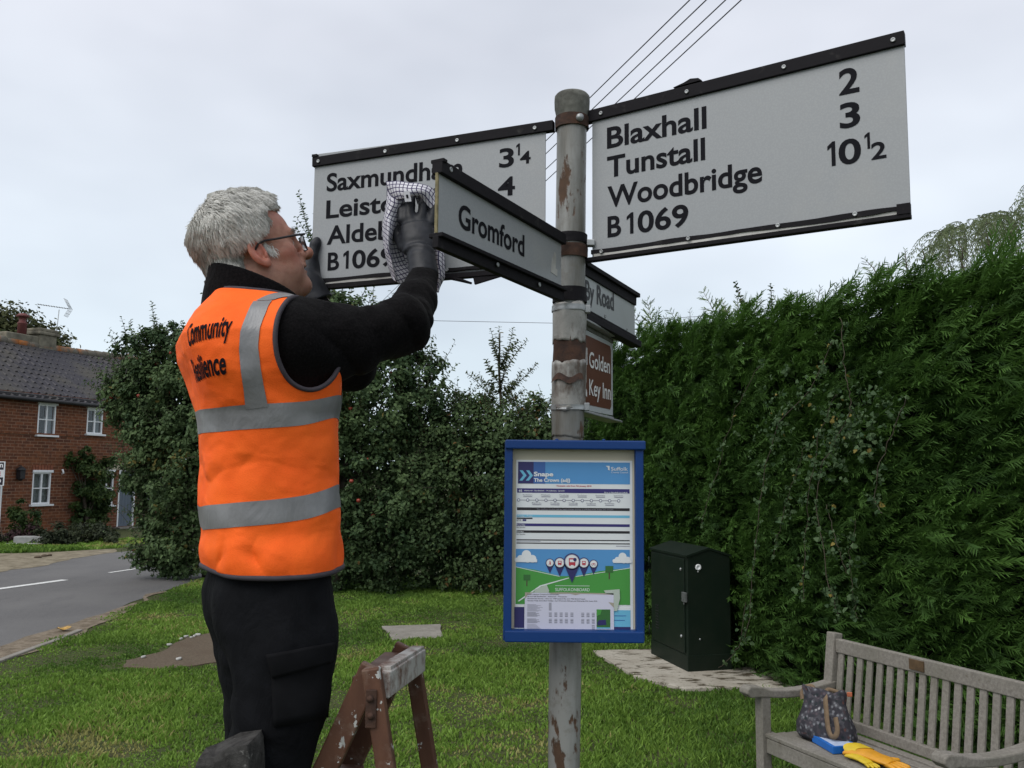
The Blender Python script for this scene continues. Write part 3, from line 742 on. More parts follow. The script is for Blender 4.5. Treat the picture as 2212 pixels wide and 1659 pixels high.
board.part('panel', mb, [MAT['white'], simple('navy_panel', (0.012, 0.010, 0.022), .5, .1), simple('board_white', (.66, .66, .68), .5, .05), simple('red_letter', (.45, .03, .025), .5, .05)])
mb = MB(); p = gnd(64, 1176); mb.box((0, 0, .09), (.62, .3, .2)); mb.box((0, .1, .02), (.9, .7, .05))
o = mb.build('stone_trough', simple('pale_stone', (.30, .30, .29), .9, .2, 8), bevel=.02); o.location = p; o.rotation_euler = (0, 0, .3)
tag(o, 'pale stone block on the verge in front of the cottage shrubs', 'stone block')
for k, (u, v) in enumerate([(82, 1206), (96, 1203), (107, 1202)]):
    p = gnd(u, v); mb = MB(); mb.lathe([(.02, 0), (.09, .01), (.10, .05), (.05, .09), (.01, .1)], n=7); o = mb.build('earth_clod', MAT['tarmac']); o.location = p + [0, 0, .006]; o.scale = (.75 - .15 * k, .6, .5)
    tag(o, 'dark clod of earth on the sandy verge across the road', 'clod', 'clods on the sandy verge')
# ------------------------------------------------------------------ plants
def rdir(n, rg):
    v = rg.normal(size=(n, 3)); return v / np.linalg.norm(v, axis=1)[:, None]
def nrm(v): return v / (np.linalg.norm(v, axis=1)[:, None] + 1e-9)
def leaves(P_, N, size, rg, aspect=0.62, droop=0.15, tint=None, fold=0.18, jit=0.35):
    """one folded six-corner leaf per point; N = leaf normals"""
    n = len(P_)
    T = nrm(np.cross(N, rdir(n, rg)) + np.array([0, 0, -droop])); B = nrm(np.cross(N, T)); Nn = np.cross(T, B)
    L = size * rg.uniform(1 - jit, 1 + jit, n)[:, None]; W = L * aspect * .5
    c = P_
    q = [c, c + T * L * .32 + B * W + Nn * W * fold * 2, c + T * L * .75 + B * W * .72 + Nn * W * fold, c + T * L - Nn * L * .12,
         c + T * L * .75 - B * W * .72 + Nn * W * fold, c + T * L * .32 - B * W + Nn * W * fold * 2]
    V = np.stack(q, 1).reshape(-1, 3)
    t = np.clip(rg.beta(2, 2.2, n) if tint is None else tint, 0, 1)
    return V, np.repeat(t, 6)
class Leafy:
    def __init__(s): s.V = []; s.T = []
    def add(s, V, T): s.V.append(V); s.T.append(T)
    def build(s, name, mat, parent=None):
        V = np.concatenate(s.V); o = None
        if parent is not None: V = V - parent.org
        o = poly_mesh(name, V, 6, mat, False, {'tint': np.concatenate(s.T)})
        if parent is not None: o.parent = parent.o
        return o
def lobes_px(lst, d, depth=0.8):
    """ellipsoids given where they show: (u, v, ru, rv[, dd])"""
    L = []
    for q in lst:
        u, v, ru, rv = q[:4]; dd = d + (q[4] if len(q) > 4 else 0)
        L.append((at(u, v, dd), np.array([ru * dd / 1877.2, max(.3, (ru + rv) / 2 * depth) * dd / 1877.2 if (ru + rv) * depth > 1 else .3, rv * dd / 1877.2])))
    return L
def lobe_leaves(lf, lobes, dens, size, rg, clump=0.14, up=0.5, seed=0, aspect=.62, zmin=.05):
    for k, (c, r) in enumerate(lobes):
        A = 4 * np.pi * ((r[0] * r[1]) ** 1.6 + (r[0] * r[2]) ** 1.6 + (r[1] * r[2]) ** 1.6) ** (1 / 1.6) / 3 ** (1 / 1.6)
        nc = max(4, int(A * 12)); D = rdir(nc, rg)
        # keep the half towards the viewer denser
        rad = np.where(rg.random(nc) < .75, rg.uniform(.80, 1.17, nc), rg.uniform(.45, .80, nc))
        rad = rad * (1 + .13 * nz3(D * 2.3 + k * 7, seed)) 
        C = c + D * r * rad[:, None]; ok = C[:, 2] > zmin; C = C[ok]; D = D[ok]; nc = len(C)
        if nc == 0: continue
        per = max(3, int(dens * A / nc))
        cl = rg.uniform(.6, 1.5, nc) * clump
        off = rdir(nc * per, rg) * (rg.random(nc * per) ** .5)[:, None] * np.repeat(cl, per)[:, None]
        P_ = np.repeat(C, per, 0) + off * np.array([1, 1, .85])
        N = nrm(np.repeat(D, per, 0) * .55 + nrm(off) * .5 + np.array([0, 0, up]) + rdir(nc * per, rg) * .75)
        tb = np.repeat(np.clip(.46 + .36 * nz3(C * 1.5, seed + 3) + rg.normal(0, .14, nc), 0, 1), per) + rg.normal(0, .16, nc * per)
        ok = P_[:, 2] > zmin
        lf.add(*leaves(P_[ok], N[ok], size, rg, aspect, tint=tb[ok]))
def shoot(lf, mb, a, b, n, size, rg, rad=.007, spread=.05):
    """upright leafy shoot"""
    a = np.asarray(a, float); b = np.asarray(b, float); t = np.linspace(0, 1, 7)[:, None]
    bend = unit(np.cross(b - a, rdir(1, rg)[0])) * np.linalg.norm(b - a) * .06
    pts = a + (b - a) * t + bend * np.sin(t * math.pi)
    mb.tube(pts, np.linspace(rad, rad * .35, 7), 5, cap=False)
    k = np.linspace(.02, 1, n); P_ = a + (b - a) * k[:, None] + bend * np.sin(k * math.pi)[:, None]
    ang = np.arange(n) * 2.4 + rg.uniform(0, 6)
    ax = unit(b - a); e1 = unit(np.cross(ax, [0.3, .9, .1])); e2 = np.cross(ax, e1)
    O = np.cos(ang)[:, None] * e1 + np.sin(ang)[:, None] * e2
    V, T = [], []
    for i in range(n):
        Tt = unit(O[i] + ax * rg.uniform(.1, .7)); N = unit(ax - Tt * np.dot(ax, Tt) + rdir(1, rg)[0] * .35); B = unit(np.cross(N, Tt)); N = np.cross(Tt, B)
        L = size * rg.uniform(.7, 1.2) * (1 - .35 * k[i]); W = L * .3; c = P_[i]
        V += [c, c + Tt * L * .3 + B * W + N * W * .3, c + Tt * L * .75 + B * W * .7, c + Tt * L - N * L * .18, c + Tt * L * .75 - B * W * .7, c + Tt * L * .3 - B * W + N * W * .3]
        T += [np.clip(.5 + rg.normal(0, .2), 0, 1)] * 6
    lf.add(np.array(V), np.array(T))
def limbs(mb, base, tips, r0, rg, rtip=.012):
    """tapered trunk forking towards the given tips"""
    base = np.asarray(base, float); c = np.mean(tips, 0); fork = base + (c - base) * .38; fork[:2] = base[:2] + (c[:2] - base[:2]) * .2
    t = np.linspace(0, 1, 6)[:, None]
    mb.tube(base + (fork - base) * t + np.sin(t * 5) * np.array([.02, .015, 0]), np.linspace(r0, r0 * .75, 6), 10)
    for q in tips:
        q = np.asarray(q, float); mid = (fork + q) / 2 + rg.normal(0, .12, 3); t = np.linspace(0, 1, 8)[:, None]
        P_ = (1 - t) ** 2 * fork + 2 * t * (1 - t) * mid + t ** 2 * q
        mb.tube(P_, np.linspace(r0 * .5, rtip, 8), 7)
        for _ in range(3):
            s = P_[rg.integers(3, 7)]; e = s + rdir(1, rg)[0] * rg.uniform(.25, .5) + [0, 0, .15]
            mb.tube([s, (s + e) / 2 + rg.normal(0, .03, 3), e], [rtip * 1.2, rtip, rtip * .5], 5)

def broadleaf(name, label, cat, base, lobes, d, dens, size, mat, shoots=(), trunk=.11, seed=1, ssize=.055, apples=0, clump=.14, group=None, depth=.8):
    rg = np.random.default_rng(seed)
    L = lobes_px(lobes, d, depth)
    T = Thing(name, label, cat, base, group=group)
    lf = Leafy(); mb = MB()
    limbs(mb, base, [c for c, r in L], trunk, rg)
    lobe_leaves(lf, L, dens, size, rg, clump, seed=seed)
    # short leafy sprigs break up the outline
    for c, r in L:
        for _ in range(int(16 + 22 * r.max())):
            D = rdir(1, rg)[0]; D[1] = -abs(D[1]) * .6; a_ = c + D * r * rg.uniform(.8, 1.02); b_ = a_ + unit(D * r * .9 + np.array([0, 0, .45]) + rg.normal(0, .25, 3)) * rg.uniform(.2, .6)
            if b_[2] > .15: shoot(lf, mb, a_, b_, rg.integers(9, 18), ssize * .9, rg, .005)
    for (u0, v0, u1, v1, n) in shoots:
        dd = d + rg.uniform(-.4, .1); shoot(lf, mb, at(u0, v0, dd), at(u1, v1, dd), n, ssize, rg)
    T.part('trunk', mb, MAT['bark'])
    lf.build('crown', mat, T)
    for k in range(apples):
        c, r = L[rg.integers(0, len(L))]; D = rdir(1, rg)[0]; D[1] = -abs(D[1]); p = c + D * r * 1.0
        if p[2] < .4: continue
        mb = MB(); s = .032; mb.lathe([(.004, -s * .85), (s * .6, -s * .8), (s, -.1 * s), (s * .85, s * .6), (s * .3, s * .85), (.003, s * .7)], p, 9); T.part('apple', mb, MAT['apple'])
    return T

B1 = gnd(452, 1246)
broadleaf('apple_tree', 'dark green apple tree with red apples, overhanging the road between cottage and man', 'tree', B1,
  [(345, 765, 78, 62), (410, 790, 80, 85), (318, 830, 82, 72), (395, 880, 110, 110), (300, 900, 62, 48), (345, 960, 72, 90), (410, 1010, 105, 130), (358, 1075, 62, 90), (340, 1180, 50, 42), (420, 1140, 85, 85), (385, 1215, 70, 28), (470, 900, 90, 160), (275, 845, 42, 36), (300, 1020, 36, 40)],
  B1[1] - .3, 900, .068, MAT['leaf_dark'],
  [(262, 760, 236, 722, 14), (275, 745, 262, 686, 20), (290, 740, 283, 690, 20), (312, 735, 300, 702, 16), (340, 730, 328, 652, 30), (345, 720, 335, 680, 18), (375, 730, 385, 704, 14), (255, 800, 228, 770, 12), (245, 850, 216, 838, 10), (320, 1210, 300, 1240, 14), (345, 1215, 330, 1243, 16), (400, 1225, 360, 1240, 14), (430, 1225, 420, 1243, 14), (300, 1180, 285, 1200, 10)],
  trunk=.12, seed=3, ssize=.085, apples=16)
broadleaf('apple_tree', 'bushy apple tree with tall upright twigs, rising behind the head of the man', 'tree', gnd(720, 1276),
  [(715, 705, 95, 62), (820, 745, 90, 80), (640, 760, 80, 90), (700, 830, 110, 120), (830, 860, 110, 110), (905, 840, 58, 75), (700, 960, 130, 130), (820, 1000, 120, 120), (690, 1110, 130, 110), (800, 1150, 110, 90), (880, 1080, 70, 120), (560, 900, 140, 200), (740, 655, 45, 30)],
  12.9, 880, .068, MAT['leaf_dark'],
  [(690, 560, 652, 440, 34), (690, 540, 645, 412, 40), (700, 530, 680, 450, 26), (690, 560, 640, 468, 26), (712, 560, 665, 500, 30), (655, 520, 640, 480, 14), (690, 640, 660, 560, 30), (720, 660, 700, 612, 24), (745, 660, 738, 618, 22), (780, 690, 775, 640, 22), (800, 690, 812, 642, 24), (830, 700, 842, 645, 20), (925, 800, 932, 735, 26), (935, 820, 925, 760, 22), (945, 840, 962, 812, 20), (960, 850, 978, 830, 14), (455, 645, 438, 633, 12), (900, 790, 915, 760, 16), (690, 600, 675, 520, 26)],
  trunk=.12, seed=5, ssize=.085, apples=14)
rg = np.random.default_rng(8)
broadleaf('mixed_hedge', 'dense dark broadleaf hedge running behind the post up to the conifer hedge', 'hedge', gnd(1040, 1276),
  [(940, 960, 80, 95), (1000, 930, 80, 72), (1060, 935, 90, 72), (1125, 945, 90, 76), (1190, 960, 80, 86), (930, 1080, 110, 120), (1010, 1060, 110, 130), (1090, 1060, 110, 130), (1170, 1080, 100, 130), (1240, 1020, 90, 130), (880, 1190, 130, 85), (980, 1190, 120, 85), (1080, 1190, 120, 88), (1180, 1190, 120, 88), (780, 1200, 110, 78), (1260, 1150, 80, 110), (1300, 960, 60, 80)],
  13.1, 980, .060, MAT['leaf_mid'],
  [(960, 880, 955, 846, 12), (1000, 880, 990, 850, 14), (1180, 885, 1192, 860, 10), (1140, 890, 1130, 858, 12), (780, 1250, 790, 1190, 16), (850, 1180, 860, 1120, 20), (960, 1150, 950, 1080, 20), (900, 1230, 885, 1180, 18)],
  trunk=.07, seed=9, ssize=.07, clump=.18)
# thin sapling standing above the hedge
T = Thing('sapling', 'thin open sapling with pale leaves rising above the dark hedge left of the post', 'tree', gnd(1082, 1268))
lf = Leafy(); mb = MB(); D_ = 13.4; st = [gnd(1082, 1268), at(1084, 1000, D_), at(1083, 880, D_), at(1078, 800, D_), at(1080, 718, D_)]
mb.tube(st, [.05, .035, .025, .018, .008], 8)
for (u0, v0, u1, v1, n) in [(1080, 850, 1060, 712, 26), (1080, 790, 1078, 706, 22), (1079, 800, 1108, 708, 30), (1081, 830, 1138, 735, 30), (1082, 850, 1160, 785, 34), (1082, 860, 1128, 800, 24), (1080, 830, 1050, 778, 22), (1080, 850, 1020, 808, 22), (1078, 880, 1008, 805, 26), (1080, 780, 1062, 735, 22), (1081, 800, 1120, 735, 24), (1090, 870, 1108, 825, 26), (1070, 870, 1062, 820, 18), (1082, 845, 1095, 770, 24), (1085, 875, 1135, 840, 24), (1066, 875, 1035, 850, 20)]:
    shoot(lf, mb, at(u0, v0, D_), at(u1, v1, D_ + rg.uniform(-.3, .3)), int(n * 1.7), .10, rg, .008)
T.part('trunk', mb, MAT['twig']); lf.build('crown', MAT['leaf_sap'], T)

# trees far behind the cottage roof
broadleaf('oak_tree', 'brownish oak crown showing above the cottage roof by the chimney', 'tree', gnd(30, 1085),
  [(10, 700, 60, 38), (60, 715, 45, 25), (-60, 705, 80, 50), (30, 740, 90, 40), (128, 752, 24, 14), (-130, 690, 80, 60), (95, 735, 40, 25)], 42, 90, .20, MAT['leaf_oak'], trunk=.35, seed=12, clump=.5)

# climber on the cottage wall and low shrubs in front of it
def hp(x, y, z): return HO + rotm(0, 0, HRZ) @ np.array([x, y, z])
def shrub(name, label, cat, pts, dens, size, mat, seed, clump=.12, stem=True, group=None):
    rg = np.random.default_rng(seed); base = np.array(pts[0][0], float); base[2] = 0
    T = Thing(name, label, cat, base, group=group); lf = Leafy(); mb = MB()
    L = [(np.asarray(c, float), np.asarray(r, float)) for c, r in pts]
    for c, r in L:
        for _ in range(3): mb.tube([base + rg.normal(0, .05, 3) * [1, 1, 0], (base + c) / 2 + rg.normal(0, .05, 3), c + rg.normal(0, .1, 3)], [.025, .018, .006], 6)
    lobe_leaves(lf, L, dens, size, rg, clump, seed=seed, zmin=.02)
    T.part('stem', mb, MAT['bark']); lf.build('foliage', mat, T)
shrub('climbing_plant', 'green climber covering the brick cottage wall between the window and the grey door', 'climber',
  [(hp(2.5, -.25, .3), (.6, .3, .45)), (hp(2.45, -.25, .9), (.6, .32, .5)), (hp(2.3, -.22, 1.5), (.62, .3, .5)), (hp(2.2, -.2, 2.0), (.45, .25, .3)), (hp(2.75, -.25, 1.3), (.45, .3, .5)), (hp(2.9, -.15, 1.9), (.5, .2, .25)), (hp(2.9, -.2, .6), (.4, .25, .5))], 700, .085, MAT['leaf_ivy'], 21)
def lowshrub(u, v, d, ru, rv, label, mat, seed, name='low_shrub', dens=500, size=.08):
    c = at(u, v, d); s = d / 1877.2
    shrub(name, label, 'shrub', [(c, (ru * s, ru * s * .7, rv * s)), (c + [ru * s * .4, .1, -rv * s * .3], (ru * s * .7, ru * s * .5, rv * s * .7)), (c + [-ru * s * .4, -.1, -rv * s * .35], (ru * s * .7, ru * s * .5, rv * s * .65))], dens, size, mat, seed)
lowshrub(52, 1120, 21.3, 28, 38, 'conical bush with yellowish tips under the lower cottage window', MAT['leaf_ivy'], 31, 'conical_bush')
lowshrub(62, 1152, 20.6, 30, 18, 'low dark purple shrub behind the pale stone block', MAT['leaf_purple'], 32)
lowshrub(118, 1158, 20.4, 42, 24, 'rounded grey green shrub left of the climber foot', MAT['leaf_low'], 33)
lowshrub(195, 1156, 20.8, 50, 22, 'broad grey green shrub in front of the climber foot', MAT['leaf_low'], 34)
lowshrub(12, 1158, 20.6, 26, 16, 'low bluish bush beside the white board post', MAT['leaf_low'], 35)

# ------------------------------------------------------------------ conifer hedge
HA = np.array([1.05, 11.0, 0]); HB = np.array([3.45, 4.25, 0]); HT = unit(HB - HA); HN = np.array([HT[1], -HT[0], 0]); HLEN = np.linalg.norm(HB - HA)
if np.dot(HN, -HA) < 0: HN = -HN       # faces the green
def face_uv(u, v, off=0.0):
    """point of the hedge face seen at (u, v)"""
    r = ray(u, v); o = np.array([0, 0, H]); p0 = HA + HN * off
    return o + r * (np.dot(HN, p0 - o) / np.dot(HN, r))
def hs(p): return (np.asarray(p) - HA) @ HT
# top line of the hedge, from where it meets the sky
TOPX = [(1290, 790), (1335, 762), (1400, 722), (1470, 700), (1560, 690), (1640, 684), (1720, 668), (1800, 655), (1860, 640), (1905, 604), (1960, 592), (2040, 586), (2120, 582), (2212, 578), (2330, 566)]
tp = np.array([face_uv(u, v, -.25) for u, v in TOPX]); TS = (tp - HA) @ HT; TZ = tp[:, 2]
def topz(s): return np.interp(s, TS, TZ)
hedge = Thing('conifer_hedge', 'tall clipped dark green conifer hedge behind the bench and cabinet', 'hedge', HA + HT * HLEN * .5)
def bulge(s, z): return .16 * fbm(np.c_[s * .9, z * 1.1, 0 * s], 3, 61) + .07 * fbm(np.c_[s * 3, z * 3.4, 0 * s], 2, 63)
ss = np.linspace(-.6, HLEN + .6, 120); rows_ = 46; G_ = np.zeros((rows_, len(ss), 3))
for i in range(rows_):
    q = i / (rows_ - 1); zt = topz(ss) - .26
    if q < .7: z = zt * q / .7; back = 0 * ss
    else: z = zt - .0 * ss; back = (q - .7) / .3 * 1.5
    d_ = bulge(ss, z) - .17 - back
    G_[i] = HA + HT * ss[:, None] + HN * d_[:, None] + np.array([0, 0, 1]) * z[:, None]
mb = MB(); mb.grid(G_); hedge.part('dark_backing', mb, MAT['conifer_core'])  # dark backing sheet behind the sprays; its colour stands in for the hedge's inner shade
def sprays(Pos, Dir, length, rg, tint, side=9, width=.0075, up=None):
    """flat feathery sprays: a stem with side shoots, each a slim pointed blade"""
    n = len(Pos); D = nrm(Dir); U = nrm(np.cross(D, rdir(n, rg) * 1.1 + np.array([0, 0, .75]))); Nn = np.cross(D, U)
    L = length[:, None]; V = []; T = []
    def blade(a, d, l, w, t0, t1):
        s = nrm(np.cross(d, Nn + .3 * U)) * w
        V.append(np.stack([a - s, a + s, a + d * l * .6 + s * .7, a + d * l, a + d * l * .6 - s * .7], 1)); T.append(np.stack([t0, t0, (t0 + t1) / 2, t1, (t0 + t1) / 2], 1))
    blade(Pos, D, L, width * 1.2 * (L / .2), tint * .75, tint)
    for k in range(side):
        f = .12 + .8 * k / side; sg = 1 if k % 2 else -1
        a = Pos + D * L * f; ang = R(24) + rg.normal(0, .12, n)[:, None]
        d = nrm(D * np.cos(ang) + U * sg * np.sin(ang) + Nn * rg.normal(0, .22, n)[:, None] - np.array([0, 0, .12]))
        l = L * (.50 * (1 - .62 * f)) * rg.uniform(.75, 1.2, n)[:, None]
        blade(a, d, l, width * (L / .2), tint * .8, np.clip(tint * 1.15 + .05, 0, 1))
    V = np.concatenate([v.reshape(-1, 3) for v in V]); T = np.concatenate([t.reshape(-1) for t in T])
    return V, np.clip(T, 0, 1)
rg = np.random.default_rng(17)
# boughs: overlapping fans of sprays laid over the face like shingles
nb = 4600; per = 10
s_ = -.5 + (HLEN + 1.0) * rg.random(nb) ** .9; zf = rg.random(nb) ** .95
z_ = topz(s_) * zf * .985 - .04
dep = bulge(s_, z_) + rg.normal(0, .06, nb) - .05
BP = HA + HT * s_[:, None] + HN * dep[:, None] + np.array([0, 0, 1]) * z_[:, None]
BD = nrm(HT * (.92 + .20 * rg.normal(size=nb))[:, None] + HN * (.16 + .17 * rg.normal(size=nb))[:, None] + np.array([0, 0, 1]) * (.14 + .12 * rg.normal(size=nb) + np.clip(zf - .88, 0, 1) * 1.2)[:, None])
BL_ = rg.uniform(.16, .34, nb); bt = .36 + .22 * fbm(np.c_[s_ * 1.6, z_ * 2.2, 0 * s_], 3, 71) + rg.normal(0, .09, nb)
up = np.array([0, 0, 1.0]); BS = nrm(np.cross(BD, up) * .35 + nrm(np.cross(np.cross(BD, up), BD)) * 1.0)
k_ = np.tile(np.arange(per), nb); ib = np.repeat(np.arange(nb), per); n = nb * per
along = rg.uniform(0, .75, n); latr = rg.normal(0, .26, n)
Pos = BP[ib] + BD[ib] * (along * BL_[ib])[:, None] + BS[ib] * (latr * BL_[ib] * .48)[:, None] + HN * (rg.normal(0, .018, n))[:, None]
Dir = BD[ib] + BS[ib] * (latr * .50)[:, None] + rg.normal(0, .10, (n, 3))
tint = np.clip(bt[ib] + .30 * along + .14 * latr + rg.normal(0, .08, n) + .50 * np.clip((zf[ib] - .78) * 5, 0, 1) * (.3 + .7 * rg.random(n)), 0.02, 1)
V1, T1 = sprays(Pos, Dir, BL_[ib] * rg.uniform(.55, .95, n), rg, tint, 11, .0040)
# flat top and its feathery edge
m = 5200
s2 = -.5 + (HLEN + 1.0) * rg.random(m) ** .9; bk = rg.random(m) ** 1.6 * 1.1 - .02
Pos2 = HA + HT * s2[:, None] + HN * (-bk - .08 + .0 * s2)[:, None] + np.array([0, 0, 1]) * (topz(s2) - .17 + rg.normal(0, .04, m))[:, None]
Dir2 = HT * (.95 + .3 * rg.normal(size=m))[:, None] + HN * (.05 + .4 * rg.normal(size=m))[:, None] + np.array([0, 0, 1]) * (.22 + .2 * rg.normal(size=m))[:, None]
V2, T2 = sprays(Pos2, Dir2, rg.uniform(.10, .19, m), rg, np.clip(.70 + .2 * rg.normal(size=m), 0, 1), 10, .0045)
o = poly_mesh('foliage', np.concatenate([V1, V2]) - hedge.org, 5, MAT['conifer'], False, {'tint': np.concatenate([T1, T2])}); o.parent = hedge.o
# pale leader shoots standing up along the top
V3 = []; T3 = []; mbs = MB()
for (u, v, u1, v1, k) in [(1395, 725, 1365, 668, 7), (1415, 720, 1398, 650, 9), (1480, 712, 1448, 672, 8), (1500, 700, 1490, 670, 7), (1560, 690, 1520, 632, 9), (1600, 690, 1592, 640, 9), (1625, 690, 1640, 640, 9), (1650, 690, 1668, 650, 7), (1720, 668, 1700, 628, 9), (1745, 668, 1722, 634, 7), (1765, 668, 1772, 622, 9), (1800, 660, 1808, 640, 6), (1880, 640, 1905, 585, 9), (1900, 600, 1868, 560, 9), (1960, 575, 1955, 540, 9), (1930, 590, 1900, 572, 7), (2000, 560, 1990, 528, 8), (1580, 690, 1560, 650, 8), (1690, 675, 1670, 640, 7), (1850, 640, 1840, 622, 7), (1430, 715, 1440, 680, 6), (1345, 760, 1350, 730, 6), (1375, 740, 1390, 690, 6), (2080, 550, 2070, 520, 6)]:
    a = face_uv(u, v + 12, -.35); b = face_uv(u1, v1, -.35); t = np.linspace(0, 1, k)
    mbs.tube([a, (a + b) / 2 + rg.normal(0, .01, 3), b], [.006, .004, .002], 5)
    for sg in (-1, 1):
        P_ = a + (b - a) * t[:, None]; ax = unit(b - a); sd = unit(np.cross(ax, [0.2, 1, 0]))
        Dv = ax * .75 + sd * sg * .6 + rg.normal(0, .15, (k, 3)); Ln = np.linalg.norm(b - a) * (.42 * (1 - .75 * t) + .06)
        v_, t_ = sprays(P_, Dv, Ln * rg.uniform(.7, 1.1, k), rg, np.clip(.5 + .25 * rg.normal(size=k), 0, 1), 7, .0085); V3.append(v_); T3.append(t_)
hedge.part('leader_stem', mbs, MAT['twig'])
o = poly_mesh('leader_shoots', np.concatenate(V3) - hedge.org, 5, MAT['conifer_tip'], False, {'tint': np.concatenate(T3)}); o.parent = hedge.o
# two dark berry-leaf shoots poking through the top
T = Thing('hedge_seedling', 'two dark small leaved shoots poking out above the conifer hedge top', 'shrub', face_uv(1640, 1200, -.4) * [1, 1, 0]); lf = Leafy(); mb = MB()
for (a, b, c, d_, n_) in [(1640, 700, 1588, 610, 44), (1668, 690, 1665, 615, 40), (1630, 700, 1600, 655, 24)]:
    mb.tube([face_uv(1640, 1000, -.4), face_uv(a, b, -.4)], [.012, .008], 5); shoot(lf, mb, face_uv(a, b, -.4), face_uv(c, d_, -.4), n_, .055, rg)
T.part('stem', mb, MAT['twig']); lf.build('foliage', MAT['leaf_mid'], T)

# bramble trailing over the hedge face
brm = Thing('bramble', 'bramble stems with pale and yellowing leaves trailing down the conifer hedge', 'bramble', face_uv(1600, 1440, .3) * [1, 1, 0])
mb = MB(); lf = Leafy()
def bleaf(p, s, rg):
    for k in range(3):
        D = unit(np.array(HN) * .8 + rdir(1, rg)[0] * .7); V_, T_ = leaves(p[None] + rdir(1, rg) * s * .5, D[None], s, rg, .75, tint=np.array([np.clip(rg.beta(2, 2.5) + (.5 if rg.random() < .08 else 0), 0, 1)])); lf.add(V_, T_)
STEMS = [([(1815, 685), (1820, 760), (1832, 830), (1838, 890)], .9, 3), ([(1800, 740), (1745, 850), (1690, 900), (1655, 1000), (1640, 1090), (1632, 1190), (1622, 1300), (1610, 1380)], 1, 40),
  ([(1640, 790), (1590, 880), (1560, 980), (1530, 1080), (1515, 1130)], .8, 12), ([(1840, 890), (1800, 960), (1770, 1020), (1762, 1100), (1775, 1180), (1790, 1270), (1815, 1330)], 1, 30),
  ([(1960, 860), (1920, 950), (1895, 1020), (1888, 1080), (1905, 1110)], .9, 10), ([(1805, 850), (1770, 940), (1750, 1050), (1738, 1160), (1735, 1300)], .8, 22), ([(1785, 1090), (1810, 1180), (1830, 1240)], .7, 8), ([(1740, 960), (1700, 1080), (1670, 1200)], .6, 14), ([(1612, 1300), (1600, 1390), (1570, 1430), (1530, 1462), (1515, 1466)], .9, 9), ([(1850, 1120), (1835, 1200), (1845, 1290), (1850, 1340)], .6, 14)]
for pl, w, n_ in STEMS:
    P_ = np.array([face_uv(u, v, .27 + .05 * rg.random()) for u, v in pl]); tt = np.linspace(0, 1, len(P_)); q = np.linspace(0, 1, 24)
    P_ = np.stack([np.interp(q, tt, P_[:, k]) for k in range(3)], 1) + rg.normal(0, .006, (24, 3))
    mb.tube(P_, .0036 * w, 5, cap=False)
    for k in range(int(n_ * 1.8)): bleaf(P_[rg.integers(0, 24)] + rg.normal(0, .02, 3), rg.uniform(.026, .044), rg)
for k in range(130):
    u = 1845 + rg.normal(0, 38); v = 935 + rg.normal(0, 52); bleaf(face_uv(u - (v - 900) * .35, v, .20 + .1 * rg.random()), rg.uniform(.026, .046), rg)
for k in range(60):
    u = 1690 + rg.normal(0, 30); v = 880 + rg.normal(0, 60); bleaf(face_uv(u - (v - 880) * .4, v, .2 + .1 * rg.random()), rg.uniform(.024, .038), rg)
brm.part('stem', mb, MAT['twig']); lf.build('foliage', MAT['leaf_bramble'], brm)

# willow behind the hedge at the right
wb = at(2190, 1000, 15.5); wb[2] = 0
T = Thing('willow_tree', 'pale weeping willow crown showing above the conifer hedge at the right edge', 'tree', wb)
mb = MB(); V = []; TT = []
limbs(mb, wb, [at(2130, 500, 15.5), at(2180, 480, 15.8), at(2240, 430, 15.5), at(2070, 540, 15.4), at(2330, 380, 15.2)], .2, rg)
N_ = 0
for k in range(300):
    u = rg.choice([2120, 2165, 2215, 2265, 2080, 2040]) + rg.normal(0, 22); top = {True: 455}.get(True) + abs(u - 2150) * .35 * (u < 2150) - (u > 2195) * min(70, (u - 2195) * 1.6) + abs(rg.normal(0, 32))
    d0 = 15.5 + rg.normal(0, .5); a = at(u, top, d0); ln = rg.uniform(.35, 1.1); sd = rg.choice([-1, 1]) * rg.uniform(.1, .45) - (.25 if u < 2100 else 0)
    t = np.linspace(0, 1, 13); P_ = a + np.c_[sd * t, .1 * rg.normal() * t, .10 * np.sin(t * 2.5) - ln * t ** 1.8]
    if k % 3 == 0: mb.tube(P_, .004, 4, cap=False)
    dv = np.gradient(P_, axis=0)
    for j in range(13):
        for sg in (-1, 1):
            dd = unit(unit(dv[j]) * .7 + np.array([sg * .5, rg.normal() * .4, -.35])); l = rg.uniform(.06, .11); s = unit(np.cross(dd, [rg.normal() * .5, 1, .3])) * .009
            V += [P_[j] - s * .2, P_[j] + dd * l * .45 + s, P_[j] + dd * l, P_[j] + dd * l * .45 - s]; TT += [np.clip(.5 + .2 * rg.normal(), 0, 1)] * 4
T.part('trunk', mb, MAT['twig'])
o = poly_mesh('crown', np.array(V) - T.org, 4, MAT['leaf_willow'], False, {'tint': np.array(TT)}); o.parent = T.o
